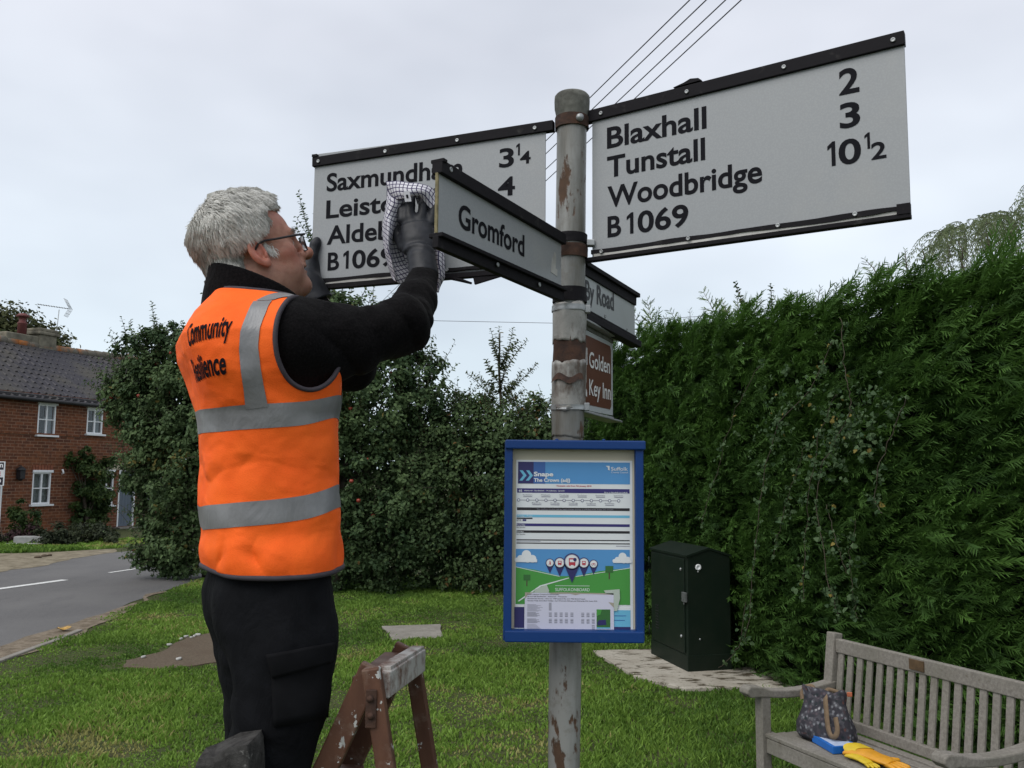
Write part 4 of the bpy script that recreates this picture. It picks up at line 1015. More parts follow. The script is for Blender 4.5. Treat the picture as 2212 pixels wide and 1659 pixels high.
# ------------------------------------------------------------------ sign post
PB = at(1218, 1659, 2.15); PT = at(1236, 206, 2.15); pd = unit(PT - PB)
def pz(z):
    """centre of the post at height z"""
    return PB + pd * (z - PB[2]) / pd[2]
post = Thing('sign_post', 'grey iron post with peeling paint and rusty bands, carrying all the direction signs', 'post', pz(0))
ZT = PT[2]
mb = MB(); zs = np.linspace(-.2, ZT - .03, 60)
mb.tube([pz(z) for z in zs], .0385 + .0012 * fbm(np.c_[zs * 4, 0 * zs, 0 * zs], 2, 5), 28)
post.part('pole', mb, MAT['post'])
mb = MB(); mb.lathe([(.039, -.075), (.040, -.06), (.043, -.045), (.0445, -.04), (.0455, -.018), (.045, -.006), (.040, 0), (.02, .003), (.002, .004)], PT, 28, axis=pd); post.part('cap', mb, MAT['cap'])
def band(z, h, r, mat, bolt=None, name='clamp_band', rough=.002, n=28):
    mb = MB(); k = 5; P_ = []
    for i in range(k):
        q = pz(z - h / 2 + h * i / (k - 1)); a = np.linspace(0, 2 * np.pi, n, endpoint=False)
        rr = r + rough * fbm(np.c_[np.cos(a) * 3, np.sin(a) * 3, 0 * a + z * 40 + i * .8], 2, 7)
        P_.append(q + np.c_[np.cos(a) * rr, np.sin(a) * rr, 0 * a])
    mb.grid(np.array(P_), closed=True)
    c = pz(z + h / 2); mb.lathe([(.036, -.0005), (r - .001, 0)], c, n)
    o = post.part(name, mb, mat)
    if bolt is not None:
        for b in bolt:
            d = unit(np.array([math.cos(R(b)), math.sin(R(b)), 0])); mb = MB(); mb.lathe([(.0095, 0), (.0105, .004), (.009, .010), (.002, .0125)], pz(z) + d * (r - .002), 10, axis=d)
            post.part('bolt', mb, MAT['galv'], o)
    return o
band(2.640, .030, .0435, MAT['rust'], [-68])
band(2.336, .024, .0425, MAT['rail']); band(2.303, .032, .0435, MAT['rust'])
band(2.192, .036, .0430, MAT['rail'])
# torn sheet metal sleeves around the middle of the post
def sleeve(z0, z1, r, mat, seed, torn=.012):
    mb = MB(); n = 40; k = 14; a = np.linspace(0, 2 * np.pi, n, endpoint=False); P_ = []
    for i in range(k):
        f = i / (k - 1); z = z0 + (z1 - z0) * f
        z = z + torn * fbm(np.c_[np.cos(a) * 2.2, np.sin(a) * 2.2, 0 * a + seed + f], 3, seed) * (abs(f - .5) * 2) ** 2
        rr = r + .004 * fbm(np.c_[np.cos(a) * 1.8, np.sin(a) * 1.8, z * 14], 3, seed + 3)
        P_.append(np.stack([pz(0)[0] + (pd[0] / pd[2]) * z + np.cos(a) * rr, pz(0)[1] + (pd[1] / pd[2]) * z + np.sin(a) * rr, z], 1))
    mb.grid(np.array(P_), closed=True); o = post.part('metal_sleeve', mb, mat); s = o.modifiers.new('t', 'SOLIDIFY'); s.thickness = .0015; s.offset = -1
    return o
sleeve(2.068, 2.170, .0425, MAT['zinc'], 3, .016); sleeve(2.018, 2.10, .0405, MAT['rust'], 5, .006); sleeve(1.905, 2.026, .0428, MAT['zinc'], 8, .010)
sleeve(1.835, 1.912, .0405, MAT['post'], 12, .008)
band(2.158, .014, .0445, MAT['galv']); band(1.910, .012, .0440, MAT['galv'])
mb = MB(); mb.box(pz(1.912) + [.044, -.012, 0], (.014, .02, .02)); mb.box(pz(2.156) + [.044, -.012, 0], (.014, .02, .02)); mb.box(pz(2.325) + [.05, -.01, 0], (.02, .022, .016)); post.part('clamp_lug', mb, MAT['galv'], bevel=.002)
# big curled flake of torn tin
mb = MB(); P_ = []
for i in range(9):
    z = 1.972 + .016 * i / 8; a = np.linspace(R(-150), R(-45), 16); rr = .0445 + .006 * (1 - i / 8) * (1 + .4 * np.sin(a * 9))
    P_.append(pz(z) + np.c_[np.cos(a) * rr, np.sin(a) * rr, .006 * np.sin(a * 5)])
mb.grid(np.array(P_)); post.part('torn_flake', mb, MAT['rust'])

# ------------------------------------------------------------------ finger signs
def finger(name, label, o, ex, L, zt, zb, rt, rb, mat, tag_cat='sign', x0=0.0, thick=.012, post_arm=0.0, ragged=True, railm='rail', arm_b=True):
    """o: point on the sign plane below everything (z=0), ex: reading direction; board spans x0..L, heights absolute"""
    o = np.asarray(o, float); ex = unit(ex); ez = np.array([0, 0, 1.0]); en = np.cross(ex, ez)
    T = Thing(name, label, tag_cat, o + ex * (x0 + L) / 2 + [0, 0, zb])
    mb = MB()
    def q(x, z, y=0): return o + ex * x + ez * z + en * y
    Rm = np.stack([ex, -en, ez], 1)
    mb.box(q((x0 + L) / 2, (zt + zb) / 2), (L - x0, .004, zt - zb - .004), Rm)
    pn = T.part('panel', mb, mat, bevel=.001)
    return T, q, ex, ez, en, Rm, pn
def rails(T, q, Rm, a, b, za, zb_, h, w, mat, name, lift=0.0, m=0):
    mb = MB(); c = (q(a, za) + q(b, zb_)) / 2
    mb.bar(q(a, za - h / 2), q(b, zb_ - h / 2), h, w, (0, 0, 1)); return T.part(name, mb, mat, bevel=.0015)
def bolts(T, q, en, lst, rail, y=.011):
    for x, z in lst:
        mb = MB(); mb.lathe([(.0052, 0), (.0052, .0016), (.0036, .0022), (.0022, .0012), (.0006, .0012)], q(x, z, y), 12, axis=en); T.part('bolt', mb, MAT['galv'], rail)
def ragged_strip(T, q, xa, xb, za, zb_, h, seed, mat, name, y=.006, amp=.35):
    """weathered strip whose edges have come loose"""
    n = 60; t = np.linspace(0, 1, n); x = xa + (xb - xa) * t; zc = za + (zb_ - za) * t
    p3 = np.c_[x * 9, 0 * x, 0 * x]
    up = zc + h / 2 * (1 + amp * fbm(p3, 3, seed)); lo = zc - h / 2 * (1 + amp * fbm(p3 * 1.4, 3, seed + 4)); yy = y + .003 * (1 + fbm(p3, 2, seed + 8))
    F_ = np.array([[q(x[i], up[i], y - .006) for i in range(n)], [q(x[i], up[i], yy[i]) for i in range(n)], [q(x[i], lo[i], yy[i]) for i in range(n)], [q(x[i], lo[i], y - .006) for i in range(n)]])
    mb = MB(); mb.grid(F_, smooth=False); return T.part(name, mb, mat)

# --- board on the right
A = at(1270, 250, 2.15) * [1, 1, 0]; EX = unit(at(1953, 72, 1.755) * [1, 1, 0] - A)
T, q, ex, ez, en, Rm, pn = finger('direction_sign', 'large white direction sign listing Blaxhall, Tunstall and Woodbridge, pointing right', A, EX, .7476, 2.668, 2.288, 0, 0, MAT['signwhite'], x0=.013)
mb = MB(); mb2 = MB(); TX = dict(o=q(0, 0, .002), ex=ex, ey=ez)
for s, x, z, cap, w in [('Blaxhall', .055, 2.5645, .0545, .2595), ('Tunstall', .055, 2.4885, .0545, .255), ('Woodbridge', .056, 2.4112, .0545, .387), ('B', .056, 2.3352, .0535, .037), ('1', .108, 2.3352, .0535, .018), ('069', .137, 2.3352, .0535, .130),
                        ('2', .614, 2.5755, .0575, .042), ('3', .6135, 2.5, .0555, .042), ('1', .586, 2.4190, .055, .0165), ('0', .609, 2.4190, .055, .046), ('1', .6625, 2.4435, .036, .011), ('2', .675, 2.4185, .037, .030)]:
    put_text(mb if x < .5 else mb2, s, TX['o'], ex, ez, x, z, cap, w, .022)
T.part('lettering', mb, MAT['black'], pn); T.part('mileage_figures', mb2, MAT['black'], pn)
rl = rails(T, q, Rm, -.02, .7490, 2.6715, 2.6848, .0305, .020, MAT['rail'], 'top_rail')
bolts(T, q, en, [(.042, 2.6560), (.2697, 2.6600), (.499, 2.6648), (.727, 2.668)], rl)
mb = MB(); mb.prism([(.235, 2.679), (.262, 2.685), (.278, 2.691), (.298, 2.688), (.306, 2.681)], o=q(0, 0, -.008), ex=ex, ey=ez, en=en, t=.018); T.part('crow_dropping_lump', mb, MAT['rail'], rl)
ragged_strip(T, q, .013, .7480, 2.3005, 2.3015, .010, 3, MAT['rail'], 'lower_strip', .006, .5)
ragged_strip(T, q, .02, .742, 2.2920, 2.2965, .011, 9, MAT['oldwhite'], 'exposed_edge', .0045, .3)
rb = rails(T, q, Rm, -.02, .7480, 2.2885, 2.2905, .0105, .020, MAT['rail'], 'bottom_rail')
mb = MB(); mb.box(q(.735, 2.300, .004), (.026, .016, .022), Rm); T.part('end_patch', mb, MAT['rail'])
bolts(T, q, en, [(.0426, 2.2985), (.2687, 2.3005), (.4775, 2.3020), (.64, 2.303)], rb)

# --- board on the left (being wiped)
A = at(1190, 290, 2.15) * [1, 1, 0]; B = at(681, 343, 2.385) * [1, 1, 0]; EX = unit(A - B); LL = np.linalg.norm(A - B)
T, q, ex, ez, en, Rm, pn = finger('direction_sign', 'white direction sign listing Saxmundham and Leiston, pointing left, being wiped', B, EX, LL - .0135, 2.643, 2.262, 0, 0, MAT['signwhite'], x0=.0)
LEFTSIGN = (q, ex, ez, en, LL)
mb = MB(); mb2 = MB(); TX = q(0, 0, .002)
for s, x, z, cap, w in [('Saxmundham', LL - .656, 2.5285, .052, .412), ('Leiston', LL - .655, 2.4515, .0515, .262), ('Aldeburgh', LL - .650, 2.3765, .0525, .345), ('B', LL - .645, 2.3027, .0505, .036), ('1', LL - .596, 2.3027, .0505, .017), ('069', LL - .568, 2.3027, .0505, .128),
                        ('3', LL - .140, 2.5395, .0505, .041), ('4', LL - .1425, 2.463, .0495, .047), ('1', LL - .0930, 2.5655, .032, .010), ('4', LL - .0825, 2.5425, .033, .029)]:
    put_text(mb if x < LL - .2 else mb2, s, TX, ex, ez, x, z, cap, w, .022)
T.part('lettering', mb, MAT['black'], pn); T.part('mileage_figures', mb2, MAT['black'], pn)
rl = rails(T, q, Rm, -.004, LL + .008, 2.630, 2.6462, .0270, .020, MAT['rail'], 'top_rail')
bolts(T, q, en, [(LL - .6805, 2.6155), (LL - .47, 2.619), (LL - .2563, 2.6240), (LL - .04, 2.6300)], rl)
mb = MB(); mb.box(q(.004, 2.634, .0), (.016, .024, .007), Rm); T.part('rail_end', mb, MAT['rail'], rl)
ragged_strip(T, q, .018, LL - .015, 2.2735, 2.2790, .009, 21, MAT['rail'], 'lower_strip', .006, .5)
ragged_strip(T, q, .03, .36, 2.2665, 2.2705, .009, 25, MAT['oldwhite'], 'exposed_edge', .0045, .5)
rb = rails(T, q, Rm, .02, LL + .008, 2.2625, 2.2690, .014, .020, MAT['rail'], 'bottom_rail')
bolts(T, q, en, [(LL - .43, 2.2745), (LL - .28, 2.2760), (LL - .655, 2.2690)], rb)
# loose rubber strips hanging under the board
mb = MB(); pts = [q(.355, 2.262, 0), q(.42, 2.256, .005), q(.455, 2.247, .008), q(.487, 2.236, .008)]
mb.tube(pts, [.004, .0045, .005, .003], 7); T.part('loose_cord', mb, MAT['rail'])
mb = MB(); a, b = q(.492, 2.243, .004), q(.60, 2.268, .002); mb.bar(a, b, .022, .008, (0, 0, 1)); T.part('hanging_rail', mb, MAT['rail'], bevel=.002)

# --- near finger pointing to the camera
A = at(1222, 515, 2.11) * [1, 1, 0]; B = at(945, 345, 1.62) * [1, 1, 0]; EX = unit(A - B); LL = np.linalg.norm(A - B)
T, q, ex, ez, en, Rm, pn = finger('finger_sign', 'narrow white finger sign reading Gromford, pointing towards the viewer left of the post', B, EX, LL - .028, 2.330, 2.186, 0, 0, MAT['signwhite'])
mb = MB(); put_text(mb, 'Gromford', q(0, 0, .002), ex, ez, LL - .4895, 2.2345, .0490, .272, .022); T.part('lettering', mb, MAT['black'], pn)
rl = rails(T, q, Rm, -.001, LL - .02, 2.346, 2.333, .026, .024, MAT['rail'], 'top_rail')
rb = rails(T, q, Rm, -.002, LL - .02, 2.2030, 2.1985, .0085, .032, MAT['rail'], 'bottom_flange')
rb = rails(T, q, Rm, -.003, LL - .02, 2.1975, 2.1890, .024, .014, MAT['rail'], 'bottom_rail')
bolts(T, q, en, [(LL - .35, 2.186), (LL - .16, 2.18), (.03, 2.335)], rb)
mb = MB(); mb.box(q(.006, 2.345, 0), (.014, .030, .007), Rm); T.part('rail_end', mb, MAT['rail'], rl, bevel=.001)
mb = MB(); mb.box(q(.0, 2.262, 0), (.004, .006, .118), Rm); T.part('end_edge', mb, simple('lichen_edge', (.20, .17, .09), .9, .4, 60))
mb = MB(); mb.prism([(LL - .085, 2.226), (LL - .078, 2.262), (LL - .066, 2.280), (LL - .058, 2.275), (LL - .060, 2.240), (LL - .050, 2.238), (LL - .052, 2.222)], q(0, 0, .0021), ex, ez, en, .0006); T.part('paper_scrap', mb, MAT['oldwhite'], pn)

# --- far finger on the other side
A = at(1265, 570, 2.21) * [1, 1, 0]; B = at(1372, 630, 2.5) * [1, 1, 0]; EX = unit(B - A)
T, q, ex, ez, en, Rm, pn = finger('finger_sign', 'narrow white finger sign reading By Road, pointing away right of the post', A, EX, .328, 2.262, 2.132, 0, 0, MAT['signsmooth'], x0=-.02)
mb = MB(); put_text(mb, 'By Road', q(0, 0, .002), ex, ez, -.0075, 2.1960, .0515, .183, .026); T.part('lettering', mb, simple('faded_black_letter', (.016, .016, .019), .5, .4, 60), pn)
rl = rails(T, q, Rm, -.02, .340, 2.2920, 2.2720, .012, .030, MAT['rail'], 'top_flange')
rl = rails(T, q, Rm, -.02, .330, 2.2830, 2.2610, .026, .014, MAT['rail'], 'top_rail')
rb = rails(T, q, Rm, -.02, .330, 2.1720, 2.1460, .010, .012, MAT['rail'], 'bottom_rail')
rb = rails(T, q, Rm, -.02, .345, 2.1580, 2.1320, .018, .032, MAT['rail'], 'bottom_flange')
bolts(T, q, en, [(.09, 2.165), (.24, 2.150)], rb, .014)

# --- brown tourist sign below
A = at(1262, 700, 2.22) * [1, 1, 0]; B = at(1322, 735, 2.42) * [1, 1, 0]; EX = unit(B - A)
T, q, ex, ez, en, Rm, pn = finger('tourist_sign', 'brown tourist sign with white border reading Golden Key Inn, low behind the post', A, EX, .222, 2.122, 1.908, 0, 0, MAT['signsmooth'], x0=-.10)
mb = MB(); r_ = .010
pl = [(-.09, 1.925), (.196, 1.925), (.206, 1.935), (.206, 2.092), (.196, 2.102), (-.09, 2.108)]
mb.prism(pl, q(0, 0, .0019), ex, ez, en, .0006); br = T.part('brown_face', mb, MAT['brown'], pn)
mb = MB()
put_text(mb, 'Golden', q(0, 0, .0026), ex, ez, .028, 2.0245, .0425, .165, .012); put_text(mb, 'Key Inn', q(0, 0, .0026), ex, ez, .028, 1.9520, .0430, .170, .012)
for k in range(3): mb.box(q(-.004 + .008 * k, 2.05, .003), (.004, .0008, .045), Rm)
mb.box(q(.004, 2.012, .003), (.007, .0008, .06), Rm)
mb.prism([(-.04, 1.965), (.012, 1.945), (.012, 1.960), (-.02, 1.985)], q(0, 0, .0027), ex, ez, en, .0006)
T.part('lettering', mb, simple('white_letter', (.62, .62, .60), .5, .05), pn)
rails(T, q, Rm, -.09, .245, 2.1400, 2.1290, .006, .050, MAT['galv'], 'top_flange'); rails(T, q, Rm, -.09, .222, 2.1340, 2.1240, .012, .008, MAT['cap'], 'top_rail')
rails(T, q, Rm, -.09, .245, 1.9060, 1.8960, .005, .045, MAT['galv'], 'bottom_flange'); rails(T, q, Rm, -.09, .224, 1.9110, 1.9060, .010, .008, MAT['galv'], 'bottom_rail')

# ------------------------------------------------------------------ timetable case on the post
def mat_flat(n, c, r=.5): return simple(n, c, r, .04, 6)
cx0, cx1, cz0, cz1, cy = -.0155, .3085, 1.3655, 1.8245, 2.045
CO = np.array([(cx0 + cx1) / 2, cy, cz0]); tl = R(.6)
case = Thing('timetable_case', 'blue framed bus timetable case clamped to the front of the post', 'notice case', CO, 0)
W = cx1 - cx0; Hh = cz1 - cz0
def cb(mb, x, z, y, sx, sz, sy, m=0): return mb.box((CO[0] + x, cy + y, cz0 + z), (sx, sy, sz), None, m)
mb = MB(); cb(mb, 0, Hh / 2, .022, W - .012, Hh - .01, .016); case.part('back_box', mb, MAT['blue'], bevel=.002)
for sx in (-1, 1):
    mb = MB(); cb(mb, sx * (W / 2 - .0095), Hh / 2, .006, .019, Hh - .002, .034); case.part('side_rail', mb, MAT['blue'], bevel=.003)
mb = MB(); cb(mb, .0025, Hh - .0095, .001, W + .003, .021, .040); case.part('top_rail', mb, MAT['blue'], bevel=.003)
mb = MB(); cb(mb, .001, .0125, .001, W - .006, .026, .042); case.part('bottom_rail', mb, MAT['blue'], bevel=.003)
for x in (-.04, .07):
    mb = MB(); mb.lathe([(.004, 0), (.004, .003), (.001, .004)], (CO[0] + x, cy, cz1 + .001), 10); case.part('screw', mb, MAT['blue'])
# the notice: backing, sheet, printed areas in thin layers
PX0, PX1, PZ0, PZ1 = .0215 - W / 2, W / 2 - .0215, .026, Hh - .020
mb = MB(); cb(mb, 0, Hh / 2, .0125, W - .03, Hh - .03, .003); case.part('backing', mb, mat_flat('aged_backing', (.50, .46, .35)))
c2 = {n: mat_flat(n, c) for n, c in dict(paper_white=(.66, .69, .70), print_violet=(.030, .022, .145), print_sky=(.075, .26, .53), print_teal=(.13, .42, .60), print_black=(.014, .012, .016), print_green=(.055, .27, .045), print_deepgreen=(.03, .13, .03), print_red=(.42, .03, .05), print_navy=(.022, .02, .11), print_grey=(.17, .17, .21), print_brown=(.07, .035, .03), sheet_lilac=(.55, .55, .66), tape=(.40, .46, .40), sheet_stain=(.33, .30, .24), print_midgrey=(.30, .30, .36), print_midblue=(.035, .11, .34)).items()}
names = list(c2); ix = {n: i for i, n in enumerate(names)}
# sheet coordinates measured on the photographed sheet: U 0..1185 , V 0..1659 (crop), sheet face at y = +.010
PS = MB(); SX = W / (1115 - 52); 
def U(u, v): return (u - 584) * SX, Hh - (v - 40) * (Hh / (1570 - 40))
YF = cy + .0105
def lay(k): return YF - .00035 * k
def rect(u0, v0, u1, v1, n, k):
    x0, z1 = U(u0, v0); x1, z0 = U(u1, v1)
    PS.box((CO[0] + (x0 + x1) / 2, lay(k), cz0 + (z0 + z1) / 2), (x1 - x0, .0002, z1 - z0), None, ix[n])
def polyp(pts, n, k):
    PS.prism([U(*p) for p in pts], (CO[0], lay(k) + .0001, cz0), (1, 0, 0), (0, 0, 1), (0, -1, 0), .0002, ix[n])
def txt(s, u, v, cap, n, k, width=None, off=.02, al='l'):
    x, z = U(u, v); put_text(PS, s, (CO[0], lay(k), cz0), (1, 0, 0), (0, 0, 1), x, z, cap * SX, width and width * SX, off, ix[n], 0.0001, al)
def disc(u, v, r, n, k, seg=20): polyp([(u + r * math.cos(t), v + r * math.sin(t)) for t in np.linspace(0, 2 * math.pi, seg, endpoint=False)], n, k)
rect(142, 190, 1038, 1520, 'paper_white', 0)
rect(156, 205, 1020, 375, 'print_sky', 1)
for i in range(8): rect(156 + i * 30, 205, 186 + i * 30, 375, 'print_midblue' if i > 3 else 'print_navy', 2) if i < 7 else None
for dx in (0, 50): polyp([(168 + dx, 272), (192 + dx, 272), (222 + dx, 312), (190 + dx, 352), (166 + dx, 352), (197 + dx, 312)], 'print_teal', 3)
txt('Snape', 278, 316, 33, 'paper_white', 4, 150, .035); txt('The Crown (adj)', 278, 360, 27, 'paper_white', 4, 280, .03)
txt('Suffolk', 874, 268, 28, 'paper_white', 4, 130, .008); txt('County Council', 874, 288, 13, 'paper_white', 4, 130, .0)
polyp([(832, 232), (862, 232), (862, 268), (850, 262), (850, 245)], 'paper_white', 4)
txt('Timetable valid from 7th January 2018', 452, 396, 11, 'print_red', 2, 270, .02)
rect(150, 412, 1016, 446, 'print_violet', 1); txt('65', 163, 438, 16, 'paper_white', 2, 25, .02); txt('Aldeburgh - Rendlesham - Woodbridge - Ipswich', 204, 434, 10, 'paper_white', 2, 310, .01); txt('First in Norfolk & Suffolk', 1002, 446, 12, 'paper_white', 2, 180, .01, 'r')
rect(160, 501, 930, 505, 'print_grey', 1)
stops = ['Rendlesham,', 'Eyke,', 'Melton,', 'Woodbridge,', 'Woodbridge,', 'Woodbridge,', 'Martlesham,', 'Kesgrave,', 'Rushmere,', 'Bucklesham,', 'Ipswich,']
for i in range(12):
    u = 162 + i * 70; disc(u, 503, 12, 'print_violet', 2, 14); disc(u, 503, 8.5, 'paper_white', 3, 14)
for i, s in enumerate(stops):
    u = 232 + i * 70; v = 466 if i % 2 == 0 else 528; txt(s, u, v, 9, 'print_grey', 2, 74, .0, 'c'); rect(u - 34, v + 6, u + 34, v + 12, 'print_midgrey', 2)
rect(150, 560, 1016, 582, 'print_black', 1); txt('The numbers circled indicate approximate timings in minutes from Snape, The Crown', 300, 577, 9, 'print_midgrey', 2, 590, .0)
rect(148, 616, 1016, 636, 'print_teal', 1); txt('Monday - Friday', 152, 631, 10, 'paper_white', 2, 118, .01); rect(148, 640, 270, 650, 'print_black', 1); txt('0715', 148, 664, 10, 'print_black', 2, 34, .01); rect(194, 652, 222, 666, 'print_violet', 1)
rect(148, 684, 1016, 705, 'print_violet', 1); txt('Saturday', 150, 700, 10, 'paper_white', 2, 64, .01); txt('No Service', 148, 719, 9, 'print_black', 2, 66, .005)
rect(148, 737, 1016, 756, 'print_black', 1); txt('Sunday', 150, 752, 10, 'paper_white', 2, 54, .01); txt('No Service', 148, 771, 9, 'print_black', 2, 66, .005)
rect(148, 806, 1016, 814, 'print_black', 1); rect(148, 818, 332, 823, 'print_midgrey', 1); rect(148, 831, 1016, 839, 'print_black', 1); rect(910, 850, 1016, 856, 'print_midgrey', 1)
# picture panel with hills, pins, clouds and trees
rect(145, 880, 1016, 1300, 'print_sky', 1)
polyp([(145, 1018), (300, 1040), (480, 1085), (600, 1085), (780, 1045), (1016, 1018), (1016, 1300), (145, 1300)], 'print_green', 2)
polyp([(160, 1278), (330, 1158), (548, 1096), (552, 1101), (336, 1166), (172, 1280)], 'paper_white', 3)
for a, b in (((145, 1016), (480, 1086)), ((600, 1086), (1016, 1017))): polyp([a, b, (b[0], b[1] + 4), (a[0], a[1] + 4)], 'paper_white', 3)
for (u, v, s) in ((225, 945, 1), (960, 950, .85)):
    for q_, (du, dv, r) in enumerate(((0, -20, 36), (-45, 8, 26), (46, 10, 30), (-75, 18, 16), (10, 12, 28))): disc(u + du * s, v + dv * s, r * s, 'paper_white', 2 + .7 * q_)
    rect(u - 85 * s, v + 14 * s, u + 82 * s, v + 36 * s, 'paper_white', 5.6)
for (u, v, s) in ((230, 1100, 1), (858, 1032, 1.15)):
    rect(u - 4 * s, v, u + 4 * s, v + 64 * s, 'print_brown', 3); polyp([(u - 26 * s, v - 24 * s), (u + 26 * s, v - 24 * s), (u + 26 * s, v + 20 * s), (u - 26 * s, v + 20 * s)], 'print_deepgreen', 4)
for (u, v, r, tip) in ((405, 985, 33, 1065), (480, 983, 42, 1088), (664, 983, 42, 1090), (738, 990, 33, 1072), (573, 973, 64, 1135)):
    k = 4 if r < 50 else 7
    disc(u, v, r, 'print_navy', k); polyp([(u - r * .96, v + r * .3), (u + r * .96, v + r * .3), (u, tip)], 'print_navy', k); disc(u, v, r * .86, 'print_midgrey', k + .5); disc(u, v, r * .78, 'paper_white', k + 1)
    if u == 573:
        rect(u - 24, v - 26, u + 26, v + 26, 'print_red', k + 2); rect(u - 17, v - 16, u + 19, v + 4, 'paper_white', k + 3); rect(u - 20, v + 26, u - 10, v + 34, 'print_red', k + 2); rect(u + 12, v + 26, u + 22, v + 34, 'print_red', k + 2); disc(u + 22, v - 16, 13, 'print_navy', k + 4)
    elif r > 40: rect(u - 14, v - 14, u + 14, v + 14, 'print_red', k + 2); rect(u - 9, v - 9, u + 9, v, 'paper_white', k + 3); rect(u - 10, v + 14, u - 4, v + 19, 'print_red', k + 2); rect(u + 4, v + 14, u + 10, v + 19, 'print_red', k + 2)
    elif u < 500: disc(u, v - 12, 4, 'print_red', k + 2); polyp([(u - 4, v - 7), (u + 5, v - 7), (u + 8, v + 16), (u + 3, v + 16), (u, v + 4), (u - 7, v + 16), (u - 11, v + 14), (u - 3, v + 2)], 'print_red', k + 2)
    else:
        for dx in (-10, 10): disc(u + dx, v + 4, 7.5, 'print_red', k + 2); disc(u + dx, v + 4, 5, 'paper_white', k + 3)
        polyp([(u - 8, v - 4), (u + 8, v - 6), (u + 2, v + 4)], 'print_red', k + 4)
rect(446, 1157, 708, 1160, 'paper_white', 3); txt('SUFFOLKONBOARD', 446, 1199, 24, 'paper_white', 3, 262, .0)
rect(136, 1322, 1020, 1486, 'paper_white', 1); rect(136, 1322, 212, 1480, 'print_navy', 2); rect(890, 1340, 1018, 1480, 'print_teal', 2); rect(890, 1466, 1018, 1486, 'print_navy', 3)
rect(895, 1380, 985, 1385, 'print_midblue', 3); rect(895, 1414, 975, 1419, 'print_midblue', 3)
# taped-on second sheet
polyp([(216, 1210), (890, 1214), (892, 1490), (212, 1490)], 'sheet_lilac', 9)
for a in ([(285, 1190), (380, 1150), (400, 1195), (395, 1212), (290, 1212)], [(815, 1190), (935, 1180), (938, 1250), (915, 1345), (893, 1345), (890, 1222), (830, 1215)]): polyp(a, 'tape', 10)
for a in ([(395, 1212), (480, 1207), (890, 1212), (890, 1222), (640, 1218), (600, 1228), (560, 1218), (420, 1220)], [(850, 1278), (892, 1285), (892, 1322), (870, 1300)], [(216, 1210), (280, 1210), (236, 1228), (217, 1260)]): polyp(a, 'sheet_stain', 10)
for s_, v, w in (('Eastern Heritage Company 01728 timetable', 1228, 240), ('Service 600 Rendlesham - Aldeburgh - Thorpeness', 1244, 300), ('Heritage Bus Service - using our 1949 Leyland Bus and 1966 Bristol Coach', 1260, 440), ('Operates Weds, Suns & Bank Holidays - from Wednesday 25th July until Wednesday 29th August 2018', 1276, 530)): txt(s_, 234, v, 8.5, 'print_black', 10, w, .01)
for i in range(8): rect(234, 1300 + i * 7, 300 + (i * 37 % 60), 1303 + i * 7, 'print_midgrey', 10)
rect(398, 1286, 418, 1346, 'print_midgrey', 10)
for r0 in (1360, 1408):
    for i in range(5): rect(234, r0 + i * 7, 300 + (i * 23 % 40), r0 + 3 + i * 7, 'print_grey', 10)
    for cxp in (398, 440, 480, 520, 562, 644, 684, 724):
        for i in range(4): rect(cxp, r0 + i * 9, cxp + 22, r0 + 5 + i * 9, 'print_grey' if i % 2 else 'print_midgrey', 10)
for i in range(5): rect(234, 1448 + i * 8, 300 + i * 9, 1451 + i * 8, 'print_midgrey', 10)
for i in range(3): rect(724, 1452 + i * 12, 746, 1460 + i * 12, 'print_midgrey', 10)
rect(760, 1334, 864, 1476, 'print_deepgreen', 10); polyp([(760, 1334), (800, 1334), (790, 1372), (760, 1385)], 'print_green', 11); polyp([(765, 1432), (780, 1415), (830, 1412), (834, 1450), (768, 1455)], 'print_navy', 11); rect(760, 1470, 864, 1478, 'print_teal', 11)
case.part('notice', PS, [c2[n] for n in names])
# ------------------------------------------------------------------ green street cabinet
c0 = gnd(1487, 1458); cl = unit(gnd(1408, 1418) - c0); cw = np.linalg.norm(gnd(1408, 1418) - c0); cr_ = np.array([cl[1], -cl[0], 0]); cd = .42
cab = Thing('street_cabinet', 'dark green metal utility cabinet with ridged lid standing against the conifer hedge', 'cabinet', c0 + cl * cw / 2 + cr_ * cd / 2)
def cq(a, b, z): return c0 + cl * a + cr_ * b + np.array([0, 0, z])
Rc = np.stack([cl, cr_, np.cross(cl, cr_)], 1)
mb = MB(); mb.prism([(0, .16), (cd, .16), (cd, 1.02), (cd / 2, 1.085), (0, 1.02)], cq(0, 0, 0), cr_, (0, 0, 1), cl, cw); body = cab.part('body', mb, MAT['cabinet'], bevel=.006)
mb = MB(); mb.box(cq(cw / 2, cd / 2, .08), (cw + .012, cd + .012, .17), Rc); cab.part('plinth', mb, MAT['cabinet'], bevel=.005)
mb = MB()
for sg in (0, 1):
    e = -.012 if sg == 0 else cd + .012; mb.prism([(e, 1.012), (cd / 2, 1.080), (cd / 2, 1.098), (e, 1.030)] if sg == 0 else [(cd / 2, 1.080), (e, 1.012), (e, 1.030), (cd / 2, 1.098)], cq(-.012, 0, 0), cr_, (0, 0, 1), cl, cw + .024)
cab.part('lid', mb, MAT['cabinet'])
mb = MB(); mb.box(cq(cw / 2 + .01, -.006, .585), (cw - .07, .012, .82), Rc); dr = cab.part('door', mb, MAT['cabinet'], bevel=.004)
mb = MB()
for k in range(9):
    for j in range(2): mb.box(cq(cw - .16 + .035 * j - .02, -.013, .30 + .026 * k), (.026, .006, .008), Rc)
cab.part('vent_slot', mb, MAT['dark'], dr)
